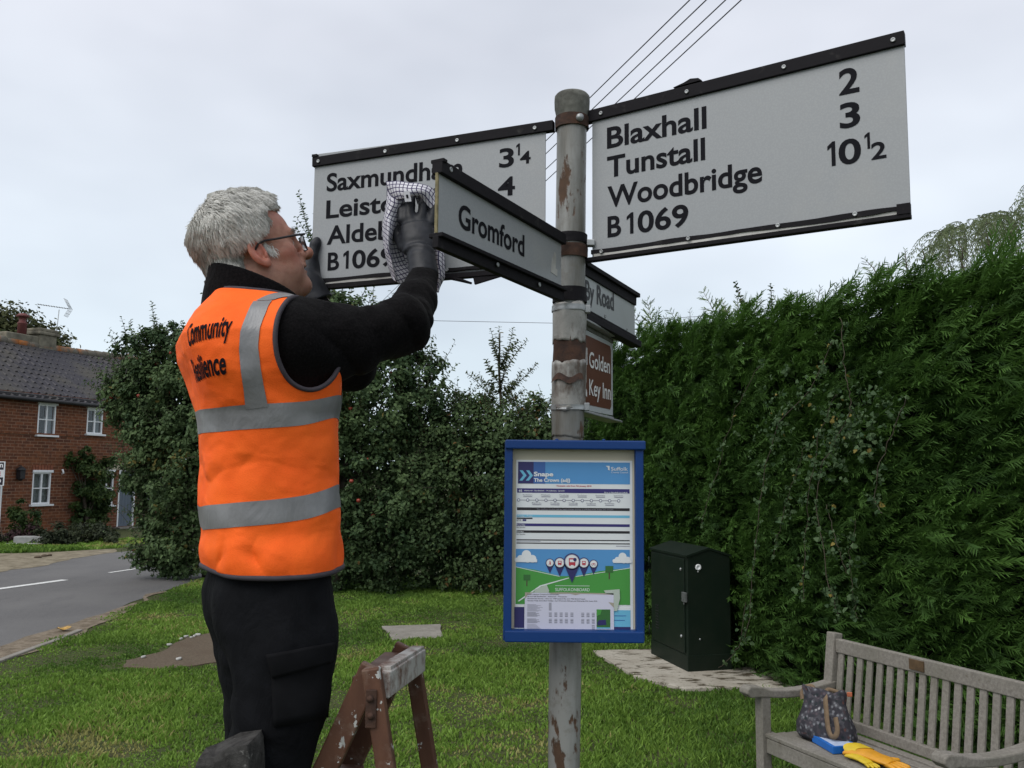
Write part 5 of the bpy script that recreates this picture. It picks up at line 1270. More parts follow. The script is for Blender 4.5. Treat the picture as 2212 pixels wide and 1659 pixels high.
for (a, z) in ((.10, .90), (.10, .315)):
    mb = MB(); mb.lathe([(.014, 0), (.015, .006), (.008, .012), (.001, .013)], cq(a, -.012, z), 12, axis=-cr_); cab.part('latch', mb, MAT['galv'], dr)
mb = MB(); mb.box(cq(.018, -.022, .665), (.075, .022, .085), Rc); cab.part('lock_plate', mb, simple('grey_lock', (.085, .09, .088), .5, .2, 40), bevel=.004)
mb = MB(); mb.tube([cq(.03, -.02, .62), cq(.03, -.02, .60)], .005, 6); cab.part('hasp', mb, MAT['galv'])
mb = MB(); P_ = cq(-.002, .105, .925); mb.lathe([(.012, .0), (.013, .008), (.027, .009), (.028, .0), (.026, -.001)], P_, 18, axis=-cl); cab.part('badge', mb, MAT['white'])
for (b, z) in ((.105, .885), (.115, .30)):
    mb = MB(); mb.lathe([(.009, 0), (.009, .004), (.001, .006)], cq(-.001, b, z), 10, axis=-cl); cab.part('bolt', mb, MAT['galv'])
mb = MB(); mb.tube([cq(cw + .004, -.02, .20), cq(cw + .004, -.02, .30)], .008, 8); mb.tube([cq(cw + .004, -.02, .86), cq(cw + .004, -.02, .95)], .008, 8); cab.part('hinge', mb, MAT['cabinet'], dr)

# ------------------------------------------------------------------ teak bench
bp = gnd(1803, 1366, .90); bp[2] = 0
BX = np.array([.411, -.912, 0]); BX = unit(BX); BF = np.array([-.912, -.411, 0]); BF = unit(BF); BZ = np.array([0, 0, 1.0])
BL = 1.16
bench = Thing('garden_bench', 'weathered grey teak garden bench with slatted back and small bronze plaque', 'bench', bp + BX * BL / 2)
def bq(x, f, z): return bp + BX * x + BF * f + BZ * z
def beam(mb, a, b, w, t, side=BZ): return mb.bar(bq(*a), bq(*b), w, t, side)
TK = MAT['teak']
LEAN = .075
for x, nm in ((0, ''), (BL, '')):
    mb = MB(); beam(mb, (x, .06, 0), (x, .06, .42), .07, .058, BF); beam(mb, (x, .06, .415), (x, 0, .90), .062, .0585, BF); bench.part('back_post', mb, TK, bevel=.006)
    mb = MB(); beam(mb, (x, .50, 0), (x, .50, .635), .058, .056, BF); bench.part('leg', mb, TK, bevel=.005)
    # curved arm
    P_ = []; fs = np.linspace(.03, .60, 16)
    zz = .655 - .022 * np.sin((fs - .03) / .5 * math.pi) + .010 * (fs > .5); n = len(fs)
    pl = [(f, z) for f, z in zip(fs, zz)] + [(.622, zz[-1] - .012), (.628, zz[-1] - .034), (.60, zz[-1] - .058), (.55, zz[-1] - .058)] + [(f, z - .045 if f > .5 else z - .04) for f, z in list(zip(fs, zz))[-4::-1]]
    mb = MB(); mb.prism(pl, bq(x, 0, 0) - BX * .034, BF, BZ, BX, .068); bench.part('armrest', mb, TK, bevel=.007)
    mb = MB(); beam(mb, (x, .10, .375), (x, .47, .375), .07, .030); beam(mb, (x, .10, .12), (x, .47, .12), .04, .028); bench.part('side_rail', mb, TK, bevel=.003)
mb = MB(); beam(mb, (.03, .0105, .838), (BL - .03, .0105, .838), .072, .034); tr = bench.part('top_rail', mb, TK, bevel=.005)
mb = MB(); mb.bar(bq(.515, .031, .840), bq(.60, .031, .840), .050, .008, BZ); bench.part('plaque', mb, MAT['plaque'], tr, bevel=.002)
mb = MB(); beam(mb, (.03, .062, .462), (BL - .03, .062, .462), .05, .032); bench.part('lower_rail', mb, TK, bevel=.004)
ns = 17
for k in range(ns):
    x = .062 + (BL - .124) * k / (ns - 1); mb = MB(); mb.bar(bq(x, .058, .472), bq(x, .0125, .812), .036, .013, BX); bench.part('back_slat', mb, TK, bevel=.002)
for f, z, w in ((.095, .418, .052), (.157, .412, .056), (.222, .409, .056), (.287, .410, .056), (.352, .414, .056), (.417, .420, .056), (.482, .424, .056)):
    mb = MB(); mb.bar(bq(-.034 if f > .45 else .03, f, z), bq(BL + (.034 if f > .45 else -.03), f, z), w, .02, BF); bench.part('seat_slat', mb, TK, bevel=.003)
mb = MB(); beam(mb, (.03, .495, .375), (BL - .03, .495, .375), .072, .026); bench.part('front_rail', mb, TK, bevel=.003)
mb = MB(); beam(mb, (.03, .075, .375), (BL - .03, .075, .375), .07, .026); bench.part('rear_rail', mb, TK, bevel=.003)
SEAT = .434

# floral cloth bag on the seat
def floral():
    k = NM('floral_cloth', .9, .2)
    v = k.voro(62, out='Color'); d = k.voro(62); s = k.sep(v)
    c = k.ramp(s[0], [(0, (.035, .034, .042)), (.36, (.075, .072, .082)), (.37, (.19, .195, .21)), (.62, (.36, .35, .36)), (.64, (.10, .08, .09)), (.8, (.12, .055, .045)), (.86, (.02, .03, .032)), (1, (.10, .12, .12))], 'CONSTANT')
    c = k.mix(k.ramp(d, [(.25, 0), (.5, .8)]), c, (.040, .038, .046)); c = k.mix(k.ramp(k.noise(30, 4), [(.5, 0), (.7, .5)]), c, (.055, .053, .062))
    k.col(c); k.bump(k.noise(20, 5), .5, .01); return k.m
FL = floral(); STRAP = simple('tan_webbing', (.17, .115, .068), .85, .2, 40)
bc = bq(.235, .30, SEAT); bag = Thing('cloth_bag', 'dark floral cloth bag with tan handles slumped on the bench seat', 'bag', bc)
ux = unit(BX * .95 + BF * -.3); uf = unit(np.cross(BZ, ux)); uf = uf if np.dot(uf, BF) > 0 else -uf
n = 40; G_ = []; a = np.linspace(0, 2 * np.pi, n, endpoint=False)
for i, (z, w, t, sx, sf) in enumerate([(.0, .04, .03, 0, 0), (.002, .135, .075, 0, 0), (.03, .148, .085, 0, 0), (.08, .140, .080, -.002, 0), (.13, .128, .070, -.006, -.005), (.18, .115, .058, -.012, -.012), (.22, .108, .050, -.016, -.018), (.245, .112, .046, -.018, -.02), (.268, .118, .040, -.02, -.02), (.274, .112, .034, -.02, -.02), (.258, .095, .024, -.02, -.02), (.20, .07, .012, -.018, -.015)]):
    co = np.cos(a); si = np.sin(a); r_ = (np.abs(co) ** 3 + np.abs(si) ** 3) ** (-1 / 3)
    wr = 1 + .09 * fbm(np.c_[co * 2.2, si * 2.2, 0 * a + z * 11], 3, 91)
    zz = z + (.022 * np.sin(a * 2 + 1) + .014 * np.sin(a * 3)) * (z / .27) ** 2
    G_.append(bc + (co * r_ * w * wr + sx)[:, None] * ux + (si * r_ * t * wr + sf)[:, None] * uf + .84 * zz[:, None] * BZ)
mb = MB(); mb.grid(np.array(G_), closed=True); bb = bag.part('bag_body', mb, FL)
def strap(pts, w, mat=STRAP):
    pts = np.array(pts); q = np.linspace(0, 1, 26); t = np.linspace(0, 1, len(pts))
    P_ = np.stack([np.interp(q, t, pts[:, k]) for k in range(3)], 1)
    for _ in range(4): P_[1:-1] = (P_[:-2] + 2 * P_[1:-1] + P_[2:]) / 4
    T_ = np.gradient(P_, axis=0); S_ = np.array([unit(np.cross(t_, uf)) for t_ in T_]) * w / 2
    m = MB(); m.grid(np.stack([P_ - S_, P_ + S_, P_ + S_ + uf * .004, P_ - S_ + uf * .004, P_ - S_], 1)); return m
def bgq(x, f, z): return bc + ux * x + uf * f + BZ * z * .86
bag.part('handle', strap([bgq(.02, .035, .262), bgq(.03, .060, .255), bgq(.042, .072, .19), bgq(.055, .090, .10), bgq(.075, .098, .055), bgq(.10, .098, .06), bgq(.112, .092, .10), bgq(.095, .080, .15), bgq(.09, .074, .165)], .024), STRAP)
bag.part('handle', strap([bgq(-.09, -.05, .24), bgq(-.10, -.055, .275), bgq(-.135, -.04, .262), bgq(-.142, -.02, .23), bgq(-.132, -.005, .20)], .024), STRAP)
bag.part('handle', strap([bgq(-.03, -.06, .25), bgq(-.02, -.06, .272), bgq(.03, -.06, .268), bgq(.04, -.06, .25)], .02), STRAP)
mb = MB(); mb.box(bgq(.105, -.04, .272), (.026, .008, .022)); bag.part('orange_tab', mb, simple('orange_fabric', (.45, .13, .06), .8, .2, 30), bevel=.003)

# flat blue box
xb = bq(.335, .345, SEAT); bxr = unit(BX * .86 + BF * .22); bxf = np.cross(BZ, bxr); bxf = bxf if np.dot(bxf, BF) > 0 else -bxf
bx_ = Thing('blue_box', 'flat blue cardboard box with a white printed lid lying on the bench beside the bag', 'box', xb)
Rb = np.stack([bxr, bxf, np.cross(bxr, bxf)], 1); BLUE = simple('blue_card', (.012, .13, .46), .4, .1, 20)
mb = MB(); mb.box(xb + BZ * .016, (.195, .135, .034), Rb); bx_.part('carton', mb, BLUE, bevel=.002)
mb = MB(); mb.box(xb + BZ * .0325 + bxr * .008, (.160, .104, .002), Rb); bx_.part('lid_print', mb, simple('pale_print', (.42, .49, .64), .5, .2, 30))
mb = MB(); mb.box(xb + BZ * .0332 - bxr * .02 - bxf * .03, (.05, .02, .002), Rb); bx_.part('lid_stripe', mb, BLUE)

# yellow rubber gloves, one folded over the other
def blob_glove(name, label, c, ex, ey, sc, mat, cuff_fold, seed):
    T = Thing(name, label, 'glove', c, group=None)
    ex = unit(ex); ey = unit(ey - ex * np.dot(ex, ey)); ez = np.cross(ex, ey); ez = ez if ez[2] > 0 else -ez
    mb = MB()
    def gp(x, y, z): return c + (ex * x + ey * y + ez * z) * sc
    P_ = np.array([gp(-.16, .0, .018), gp(-.12, .0, .024), (gp(-.07, 0, .026)), gp(-.02, 0, .024), gp(.03, 0, .022), gp(.07, 0, .018)])
    W_ = [.078, .072, .058, .050, .052, .042]; Hh_ = [.020, .026, .024, .018, .018, .012]
    a = np.linspace(0, 2 * np.pi, 20, endpoint=False); R_ = []
    for p, w, h in zip(P_, W_, Hh_): R_.append(p + ((np.cos(a) * w)[:, None] * ey + (np.sin(a) * h)[:, None] * ez) * sc * (1 + .06 * fbm(np.c_[np.cos(a) * 2, np.sin(a) * 2, 0 * a + w * 90 + seed], 2, seed))[:, None])
    mb.grid(np.array(R_), closed=True); mb.add(R_[-1], [tuple(range(20))[::-1]])
    T.part('palm', mb, mat)
    for k, (y, l, an) in enumerate(((.031, .075, .22), (.010, .088, .06), (-.012, .082, -.08), (-.032, .062, -.25))):
        d = ex * math.cos(an) + ey * math.sin(an); s = gp(.062, y, .014); mb = MB()
        mb.tube([s - d * .02 * sc, s + d * l * .5 * sc, s + d * l * .9 * sc + ez * -.004 * sc, s + d * l * sc - ez * .006 * sc], [.0125 * sc, .0115 * sc, .010 * sc, .005 * sc], 10); T.part('finger', mb, mat)
    mb = MB(); s = gp(.005, .040, .012); d = ex * .55 + ey * .8; mb.tube([s - d * .02 * sc, s + d * .03 * sc, s + d * .065 * sc, s + d * .072 * sc], [.016 * sc, .014 * sc, .011 * sc, .005 * sc], 10); T.part('thumb', mb, mat)
    if cuff_fold:
        mb = MB(); P2 = []
        for f in np.linspace(0, 1, 8):
            P2.append([gp(-.155 + .07 * f + .02 * math.sin(t * 2), .066 * math.cos(t) * (1 - .1 * f), .030 + .030 * math.sin(t) * (1.0 - .25 * f)) for t in np.linspace(-.2, 3.3, 16)])
        mb.grid(np.array(P2)); T.part('cuff', mb, cuff_fold)
    return T
YEL = simple('yellow_rubber', (.60, .42, .015), .45, .12, 25); ORA = simple('deep_yellow_rubber', (.62, .28, .012), .45, .12, 25)
blob_glove('rubber_glove', 'orange yellow rubber glove with fingers spread towards the right end of the bench', bq(.60, .335, SEAT), BX * 1.0 - BF * .12, BF * -1.0, .92, ORA, YEL, 3)
blob_glove('rubber_glove', 'bright yellow rubber glove bunched under the orange one on the bench', bq(.575, .405, SEAT + .001), BX * .9 + BF * .15, BF * -1.0, .55, YEL, None, 6)

# ------------------------------------------------------------------ wooden step ladder
LW = unit(np.array([.12, .993, 0])); LF = np.array([-LW[1], LW[0], 0])     # width axis (away), front axis (to the left)
L0 = np.array([-.284, 1.85, 0.0])
lad = Thing('step_ladder', 'old brown wooden step ladder with flaked white paint, standing below the man', 'step ladder', L0 + LW * .16 + LF * .2)
def lq(f, w, z): return L0 + LF * f + LW * w + np.array([0, 0, z])
LM = MAT['ladder']; slope = .445
for w, zt in ((0.0, 1.348), (.285, 1.335)):
    mb = MB(); mb.bar(lq(.012 + slope * zt, w, -.0), lq(-.002, w, zt), .050, .022, LF); bb = lad.part('stile', mb, LM, bevel=.004)
for z in (.27, .53, .79, 1.05):
    f = .012 + slope * (zt - z); mb = MB(); mb.box(lq(f - .0, .1425, z), (.100, .258, .022), np.stack([LF, LW, np.cross(LF, LW)], 1)); lad.part('tread', mb, LM, bevel=.003)
mb = MB(); mb.box(lq(.01, .1425, 1.312), (.075, .258, .020), np.stack([LF, LW, np.cross(LF, LW)], 1)); lad.part('top_step', mb, LM, bevel=.003)
RB = -.255
for w in (-.03, .315):
    mb = MB(); mb.bar(lq(RB, w, 0), lq(-.006, w, 1.352 if w < 0 else 1.325), .038, .024, LF); lad.part('rear_leg', mb, LM, bevel=.004)
mb = MB(); mb.bar(lq(-.030, -.012, 1.314), lq(-.036, .30, 1.300), .052, .022, (0, 0, 1)); lad.part('rear_rail', mb, MAT['ladder_white'], bevel=.003)
mb = MB(); mb.bar(lq(-.022, .01, 1.338), lq(-.028, .30, 1.324), .018, .03, (0, 0, 1)); lad.part('rail_lip', mb, MAT['ladder_white'], bevel=.002)
mb = MB(); mb.bar(lq(RB * .62, -.012, .45), lq(RB * .62, .30, .45), .05, .02, (0, 0, 1)); lad.part('rear_rail', mb, LM, bevel=.003)
mb = MB(); mb.box(lq(-.012, -.046, 1.275), (.022, .005, .075)); lad.part('hinge_plate', mb, MAT['rust'], bevel=.002)
mb = MB(); mb.lathe([(.007, 0), (.007, .004), (.001, .006)], lq(-.011, -.049, 1.295), 10, axis=-LW); mb.lathe([(.007, 0), (.007, .004), (.001, .006)], lq(-.013, -.049, 1.262), 10, axis=-LW); lad.part('hinge_screw', mb, MAT['rust'])

# weathered stub in front of the ladder
st = at(500, 1640, 1.72); st[2] = 0
sb = Thing('weathered_stump', 'dark chipped weathered post end with flecks of white paint beside the legs of the man', 'post', st)
mb = MB(); Z1 = at(500, 1600, 1.72)[2]; G_ = []
for z, s in ((0, 1.25), (.5, 1.15), (Z1 - .15, 1.05), (Z1 - .06, 1.0), (Z1 - .012, .93), (Z1, .86)):
    q_ = []
    for x, y in [(-.055, -.055), (-.02, -.058), (.012, -.06), (.05, -.055), (.056, 0), (.05, .055), (0, .06), (-.05, .055), (-.058, 0)]:
        zz = z + (0.0 if z < Z1 - .07 else (-.017 if x < -.01 else .004)) + (.004 * math.sin(x * 90 + y * 70) if z > .8 else 0); q_.append(st + [x * s, y * s, zz])
    G_.append(q_)
mb.grid(np.array(G_), smooth=False, closed=True); mb.add(np.array(G_[-1]), [tuple(range(9))])
sb.part('shaft', mb, MAT['stub'], bevel=.004)

# ------------------------------------------------------------------ overhead wires
for k, (u0, u1, v1) in enumerate([(1502, 812, 664), (1538, 833, 664), (1580, 862, 664), (1614, 884, 664)]):
    a = at(u0, -12, 9.5); b = at(u1, v1, 30); t = np.linspace(-.35, 1.0, 40)[:, None]
    P_ = a + (b - a) * t; P_[:, 2] += -.25 * (1 - (2 * (t[:, 0] - .5)) ** 2) * 0
    mb = MB(); mb.tube(P_, .0078 + .0000 * k, 6, cap=False); o = mb.build('overhead_wire', MAT['wire'])
    tag(o, ['overhead wire, leftmost of the four crossing the sky above the post', 'overhead wire, second from the left of the four above the post', 'overhead wire, third from the left of the four above the post', 'overhead wire, rightmost of the four crossing the sky above the post'][k], 'wire', 'overhead wires')
mb = MB(); P_ = np.array([at(700, 676, 24), at(945, 693, 24), at(1195, 698, 24), at(1375, 692, 24), at(1600, 678, 24), at(1840, 655, 24), at(2300, 590, 24)]); mb.tube(P_, .007, 6, cap=False)
tag(mb.build('telephone_wire', MAT['wire']), 'single thin wire sagging low behind the post towards the hedge top', 'wire')
# ------------------------------------------------------------------ smooth solid modelling for the figure
def smin(a, b, k):
    h = np.clip(.5 + .5 * (b - a) / k, 0, 1); return b + (a - b) * h - k * h * (1 - h)
def smax(a, b, k): return -smin(-a, -b, k)
def ellip(P_, c, r):
    q = (P_ - np.asarray(c)) / np.asarray(r); k0 = np.linalg.norm(q, axis=1); k1 = np.linalg.norm(q / np.asarray(r), axis=1)
    return k0 * (k0 - 1) / (k1 + 1e-9)
def rcone(P_, a, b, ra, rb):
    a = np.asarray(a, float); ba = np.asarray(b, float) - a; t = np.clip((P_ - a) @ ba / (ba @ ba), 0, 1)
    return np.linalg.norm(P_ - a - t[:, None] * ba, axis=1) - (ra + (rb - ra) * t)
def chain(P_, pts, rads, k=.02):
    d = None
    for i in range(len(pts) - 1):
        e = rcone(P_, pts[i], pts[i + 1], rads[i], rads[i + 1]); d = e if d is None else smin(d, e, k)
    return d
def sdf_mesh(fn, lo, hi, h):
    lo = np.asarray(lo, float); n = (np.ceil((np.asarray(hi) - lo) / h / 4).astype(int)) * 4 + 1
    nc = (n - 1) // 4
    ci = np.stack(np.meshgrid(*[np.arange(c) for c in nc], indexing='ij'), -1).reshape(-1, 3)
    cv = np.concatenate([fn(lo + (c + .5) * 4 * h) for c in np.array_split(ci, max(1, len(ci) // 200000))])
    act = (np.abs(cv) < 4 * h * 1.9).reshape(nc); D = np.repeat(np.repeat(np.repeat(np.where(cv < 0, -1, 1).reshape(nc).astype(np.float32), 4, 0), 4, 1), 4, 2)
    D = np.pad(D, ((0, 1),) * 3, mode='edge')
    A = np.repeat(np.repeat(np.repeat(act, 4, 0), 4, 1), 4, 2); A = np.pad(A, ((0, 1),) * 3, mode='edge')
    for ax in range(3):
        B = A.copy(); sl = [slice(None)] * 3; sr = [slice(None)] * 3; sl[ax] = slice(1, None); sr[ax] = slice(None, -1); B[tuple(sl)] |= A[tuple(sr)]; A = B
    fi = np.argwhere(A)
    fv = np.concatenate([fn(lo + c * h) for c in np.array_split(fi, max(1, len(fi) // 300000))]).astype(np.float32)
    D[A] = fv
    S = D < 0
    cnt = np.zeros(n - 1, np.int8)
    for dx in (0, 1):
        for dy in (0, 1):
            for dz in (0, 1): cnt += S[dx:n[0] - 1 + dx, dy:n[1] - 1 + dy, dz:n[2] - 1 + dz]
    cells = np.argwhere((cnt > 0) & (cnt < 8)); m = n - 1
    flat = cells[:, 0] * (m[1] * m[2]) + cells[:, 1] * m[2] + cells[:, 2]
    acc = np.zeros((len(cells), 3)); w = np.zeros(len(cells))
    for ax in range(3):
        o1, o2 = [a for a in range(3) if a != ax]
        for b in (0, 1):
            for c in (0, 1):
                p = cells.copy(); p[:, o1] += b; p[:, o2] += c; q = p.copy(); q[:, ax] += 1
                va = D[p[:, 0], p[:, 1], p[:, 2]]; vb = D[q[:, 0], q[:, 1], q[:, 2]]; cr = (va < 0) != (vb < 0)
                t = np.where(cr, va / (va - vb + 1e-12), 0); pos = p.astype(float); pos[:, ax] += t
                acc[cr] += pos[cr]; w[cr] += 1
    V = lo + acc / w[:, None] * h
    F = []
    for ax in range(3):
        o1, o2 = [(1, 2), (2, 0), (0, 1)][ax]
        s0 = [slice(None)] * 3; s1 = [slice(None)] * 3; s0[ax] = slice(None, -1); s1[ax] = slice(1, None)
        a = S[tuple(s0)]; b = S[tuple(s1)]; e = np.argwhere(a != b); e = e[(e[:, o1] > 0) & (e[:, o2] > 0) & (e[:, o1] < m[o1]) & (e[:, o2] < m[o2])]
        ins = S[e[:, 0], e[:, 1], e[:, 2]]
        quad = []
        for (b1, b2) in ((-1, -1), (0, -1), (0, 0), (-1, 0)):
            p = e.copy(); p[:, o1] += b1; p[:, o2] += b2
            quad.append(np.searchsorted(flat, p[:, 0] * (m[1] * m[2]) + p[:, 1] * m[2] + p[:, 2]))
        q = np.stack(quad, 1); q[~ins] = q[~ins][:, ::-1]; F.append(q)
    return V, np.concatenate(F)
def smooth_mesh(V, F, it=1, lam=.5):
    E = np.concatenate([F[:, [0, 1]], F[:, [1, 2]], F[:, [2, 3]], F[:, [3, 0]]]); n = len(V)
    for _ in range(it):
        s = np.zeros_like(V); c = np.zeros(n)
        for a, b in ((0, 1), (1, 0)):
            for k in range(3): s[:, k] += np.bincount(E[:, a], V[E[:, b], k], n)
            c += np.bincount(E[:, a], minlength=n)
        V = V + lam * (s / np.maximum(c, 1)[:, None] - V)
    return V
# ------------------------------------------------------------------ the man on the steps
TH = R(26); FW = np.array([math.cos(TH), math.sin(TH), 0]); RT = np.array([FW[1], -FW[0], 0])
C0 = at(573, 930, 1.95); C0[2] = H                    # body axis at eye level of the camera
ML = np.stack([RT, FW, [0, 0, 1.0]], 0)                # rows: local axes (right, forward, up)
def lw(p): return np.asarray(p) @ ML + C0
def wl(p): return (np.asarray(p) - C0) @ ML.T
def lp(u, v, d): return wl(at(u, v, d))
man = Thing('person', 'man in orange hi-vis vest and black fleece, wiping the sign from a step ladder', 'person', lw([0, 0, -1.2]))
def body_part(name, fn, lo, hi, h, mats, sm=1, parent=None, attrs=None, trans=lw):
    V, F = sdf_mesh(fn, lo, hi, h); V = smooth_mesh(V, F, sm, .5)
    at_ = attrs(V) if attrs else None
    o = poly_mesh(name, trans(V) - man.org, 4, mats, True, at_, faces=F); o.parent = parent or man.o
    return o, V, F
# ---- skeleton
zS = np.array([-.30, -.225, -.166, -.073, .021, .094, .146, .20, .245, .281, .333, .374, .41])
aS = np.array([.178, .182, .184, .183, .188, .196, .203, .210, .212, .207, .170, .115, .07])
bS = np.array([.136, .140, .146, .150, .148, .150, .152, .152, .150, .142, .112, .085, .07])
uS = np.array([598, 597, 593, 586, 582, 578, 572, 562, 547, 535, 526, 530, 532])
fS = (uS - 573) * .00104 / .899
aS = aS * .96 - .010; bS = bS * .96 - .010 + .008 * np.exp(-((zS - .27) / .06) ** 2)
def torso(P_, off=0.0):
    z = P_[:, 2]; a = np.interp(z, zS, aS); b = np.interp(z, zS, bS); c = np.interp(z, zS, fS)
    n = 2.35 + 1.7 * np.clip((z - .12) / .08, 0, 1); q = (np.abs(P_[:, 0] / a) ** n + np.abs((P_[:, 1] - c) / b) ** n) ** (1 / n)
    d = (q - 1) * np.minimum(a, b) * .95
    return smax(smax(d, z - .40, .05), -.31 - z, .02) - off
SR = lp(640, 735, 1.85); ER = lp(868, 703, 1.95); F1 = lp(898, 652, 2.04); WR = lp(915, 600, 2.13); MR = lp(758, 741, 1.89)
SL = np.array([-.185, .055, .285]); EL = wl([-.44, 2.36, H + .285]); WLf = lp(664, 618, 2.345)
NB = np.array([0, -.045, .372])
def shoulders(P_, off=0.0):
    d = rcone(P_, NB + [.03, 0, -.03], [.160, .025, .272], .050, .074); e = rcone(P_, NB + [-.03, 0, -.03], [-.160, .025, .272], .050, .074)
    return np.minimum(d, e) - off
def trunk(P_, off=0.0): return smin(torso(P_), shoulders(P_), .05) - off
# head frame
HC = lp(546, 561, 1.93); hy = R(27) - TH; hp_ = R(20)
hf0 = np.array([-math.sin(hy), math.cos(hy), 0]); hr = np.array([math.cos(hy), math.sin(hy), 0])
hf = hf0 * math.cos(hp_) + np.array([0, 0, math.sin(hp_)]); hu = np.cross(hr, hf)
HM = np.stack([hf, hr, hu], 0)                          # head axes (forward, right, up)
def to_h(P_): return (P_ - HC) @ HM.T
def h_to(P_): return np.asarray(P_) @ HM + HC
def head(Q):
    """Q in head axes: forward, right, up"""
    S_ = Q.copy(); S_[:, 1] = np.abs(Q[:, 1])
    d = ellip(Q, (.002, 0, .046), (.079, .074, .084))
    d = smin(d, ellip(Q, (.046, 0, .048), (.052, .060, .056)), .025)
    d = smin(d, ellip(Q, (.042, 0, -.028), (.060, .060, .072)), .03)
    d = smin(d, ellip(Q, (.050, 0, -.064), (.048, .047, .044)), .025)
    d = smin(d, ellip(Q, (.028, 0, -.088), (.052, .046, .034)), .025)          # under the chin
    d = smin(d, ellip(S_, (.004, .050, -.055), (.030, .016, .034)), .03)       # jaw angle
    d = smin(d, rcone(Q, (.090, -.010, -.086), (.090, .010, -.086), .020, .020), .02)
    d = smin(d, ellip(S_, (.060, .044, -.008), (.026, .020, .018)), .022)
    d = smin(d, ellip(S_, (.068, .034, -.045), (.022, .018, .028)), .02)
    d = smin(d, rcone(S_, (.088, .040, .034), (.098, .006, .030), .010, .011), .016)
    d = smax(d, -ellip(S_, (.106, .033, .014), (.016, .016, .011)), .014)      # eye hollow
    d = smin(d, ellip(S_, (.080, .032, .012), (.0125, .0145, .0115)), .004)
    d = smin(d, rcone(Q, (.095, 0, .026), (.124, 0, -.012), .0088, .0138), .010)
    d = smin(d, ellip(Q, (.124, 0, -.014), (.0145, .0148, .0125)), .008)
    d = smin(d, ellip(S_, (.110, .013, -.018), (.013, .0085, .009)), .007)
    d = smin(d, ellip(Q, (.103, 0, -.034), (.010, .020, .012)), .012)
    d = smin(d, ellip(Q, (.103, 0, -.0425), (.0095, .023, .0055)), .006)
    d = smin(d, ellip(Q, (.101, 0, -.0555), (.0095, .020, .0062)), .006)
    d = smax(d, -ellip(Q, (.110, 0, -.0490), (.016, .024, .0036)), .004)
    d = smax(d, -ellip(S_, (.114, .008, -.0275), (.006, .0045, .004)), .003)
    cr = rcone(S_, (.100, .022, -.018), (.086, .034, -.050), .003, .003)          # fold beside the mouth
    d = smax(d, -(cr - .0005), .006)
    # ears
    e = Q.copy(); e[:, 1] = S_[:, 1] - .073; ca, sa = math.cos(R(14)), math.sin(R(14))
    ex = e[:, 0] + .004; ez = e[:, 2] + .004; x = ex * ca + ez * sa; z = -ex * sa + ez * ca
    y = e[:, 1] - .009 + x * .16
    E_ = np.stack([x, y, z], 1)
    ear = ellip(E_, (0, 0, .004), (.0195, .0075, .0315)); ear = smin(ear, ellip(E_, (.006, -.001, -.024), (.0105, .0065, .0125)), .008)
    ear = smax(ear, -ellip(E_, (.003, .0085, .010), (.0135, .0115, .0205)), .003)
    ear = smax(ear, -ellip(E_, (.0075, .0075, -.007), (.0095, .0105, .011)), .004)
    ear = smin(ear, rcone(E_, (.012, .003, -.012), (.016, .002, -.004), .0035, .003), .003)
    ear = smin(ear, rcone(E_, (-.006, .001, .012), (-.004, .002, -.012), .0028, .003), .004)
    return smin(d, ear, .006)
NK0 = h_to([-.042, 0, -.040]); NK1 = NB + [0, .005, .0]
def neck(P_): return chain(P_, [NK0, (NK0 + NK1) / 2 + [0, -.004, 0], NK1], [.056, .057, .066], .02)
HIPR = lp(612, 1268, 1.885); KNR = lp(612, 1520, 1.865); ANR = wl([-.625, 1.925, .635]); HIPL = lp(560, 1268, 2.02); KNL = lp(582, 1530, 2.05); ANL = wl([-.615, 2.10, .635])
def body(P_):
    d = smin(head(to_h(P_)), neck(P_), .022)
    d = smin(d, trunk(P_) + .022, .03)
    d = smin(d, chain(P_, [SR, MR, ER, F1, WR], [.066, .052, .046, .042, .029], .02), .03)
    d = smin(d, chain(P_, [SL, EL, WLf], [.064, .046, .030], .02), .03)
    d = smin(d, chain(P_, [HIPR, KNR, ANR], [.085, .062, .042], .02), .03)
    d = smin(d, chain(P_, [HIPL, KNL, ANL], [.085, .062, .042], .02), .03)
    return d
def skin_attr(V):
    Q = to_h(V); S_ = np.abs(Q[:, 1])
    red = np.exp(-(((Q[:, 0] - .118) / .016) ** 2 + (Q[:, 1] / .016) ** 2 + ((Q[:, 2] + .012) / .016) ** 2))
    red += .65 * np.exp(-(((Q[:, 0] - .07) / .035) ** 2 + ((S_ - .045) / .03) ** 2 + ((Q[:, 2] + .018) / .026) ** 2))
    red += .75 * np.exp(-((Q[:, 0] / .028) ** 2 + ((S_ - .085) / .013) ** 2 + ((Q[:, 2]) / .035) ** 2)) + .45 * np.exp(-(((Q[:, 0] - .075) / .04) ** 2 + ((Q[:, 2] - .075) / .03) ** 2))
    lip = np.exp(-(((Q[:, 0] - .108) / .012) ** 2 + (Q[:, 1] / .018) ** 2 + ((Q[:, 2] + .049) / .0095) ** 4))
    beard = np.clip((-.022 - Q[:, 2]) / .03, 0, 1) * np.clip((Q[:, 0] - .0) / .04, 0, 1)
    return {'red': np.clip(red + .18 * fbm(V * 60, 3, 5), 0, 1), 'lip': np.clip(lip, 0, 1), 'beard': np.clip(beard, 0, 1)}
k = NM('skin', .5, .45)
c = k.mix(k.ramp(k.noise(60, 5), [(.35, 0), (.7, 1)]), (.33, .150, .098), (.45, .235, .160))
c = k.mix(k.math('MULTIPLY', k.attr('red'), .85), c, (.42, .105, .075)); c = k.mix(k.math('MULTIPLY', k.attr('lip'), .7), c, (.30, .10, .08))
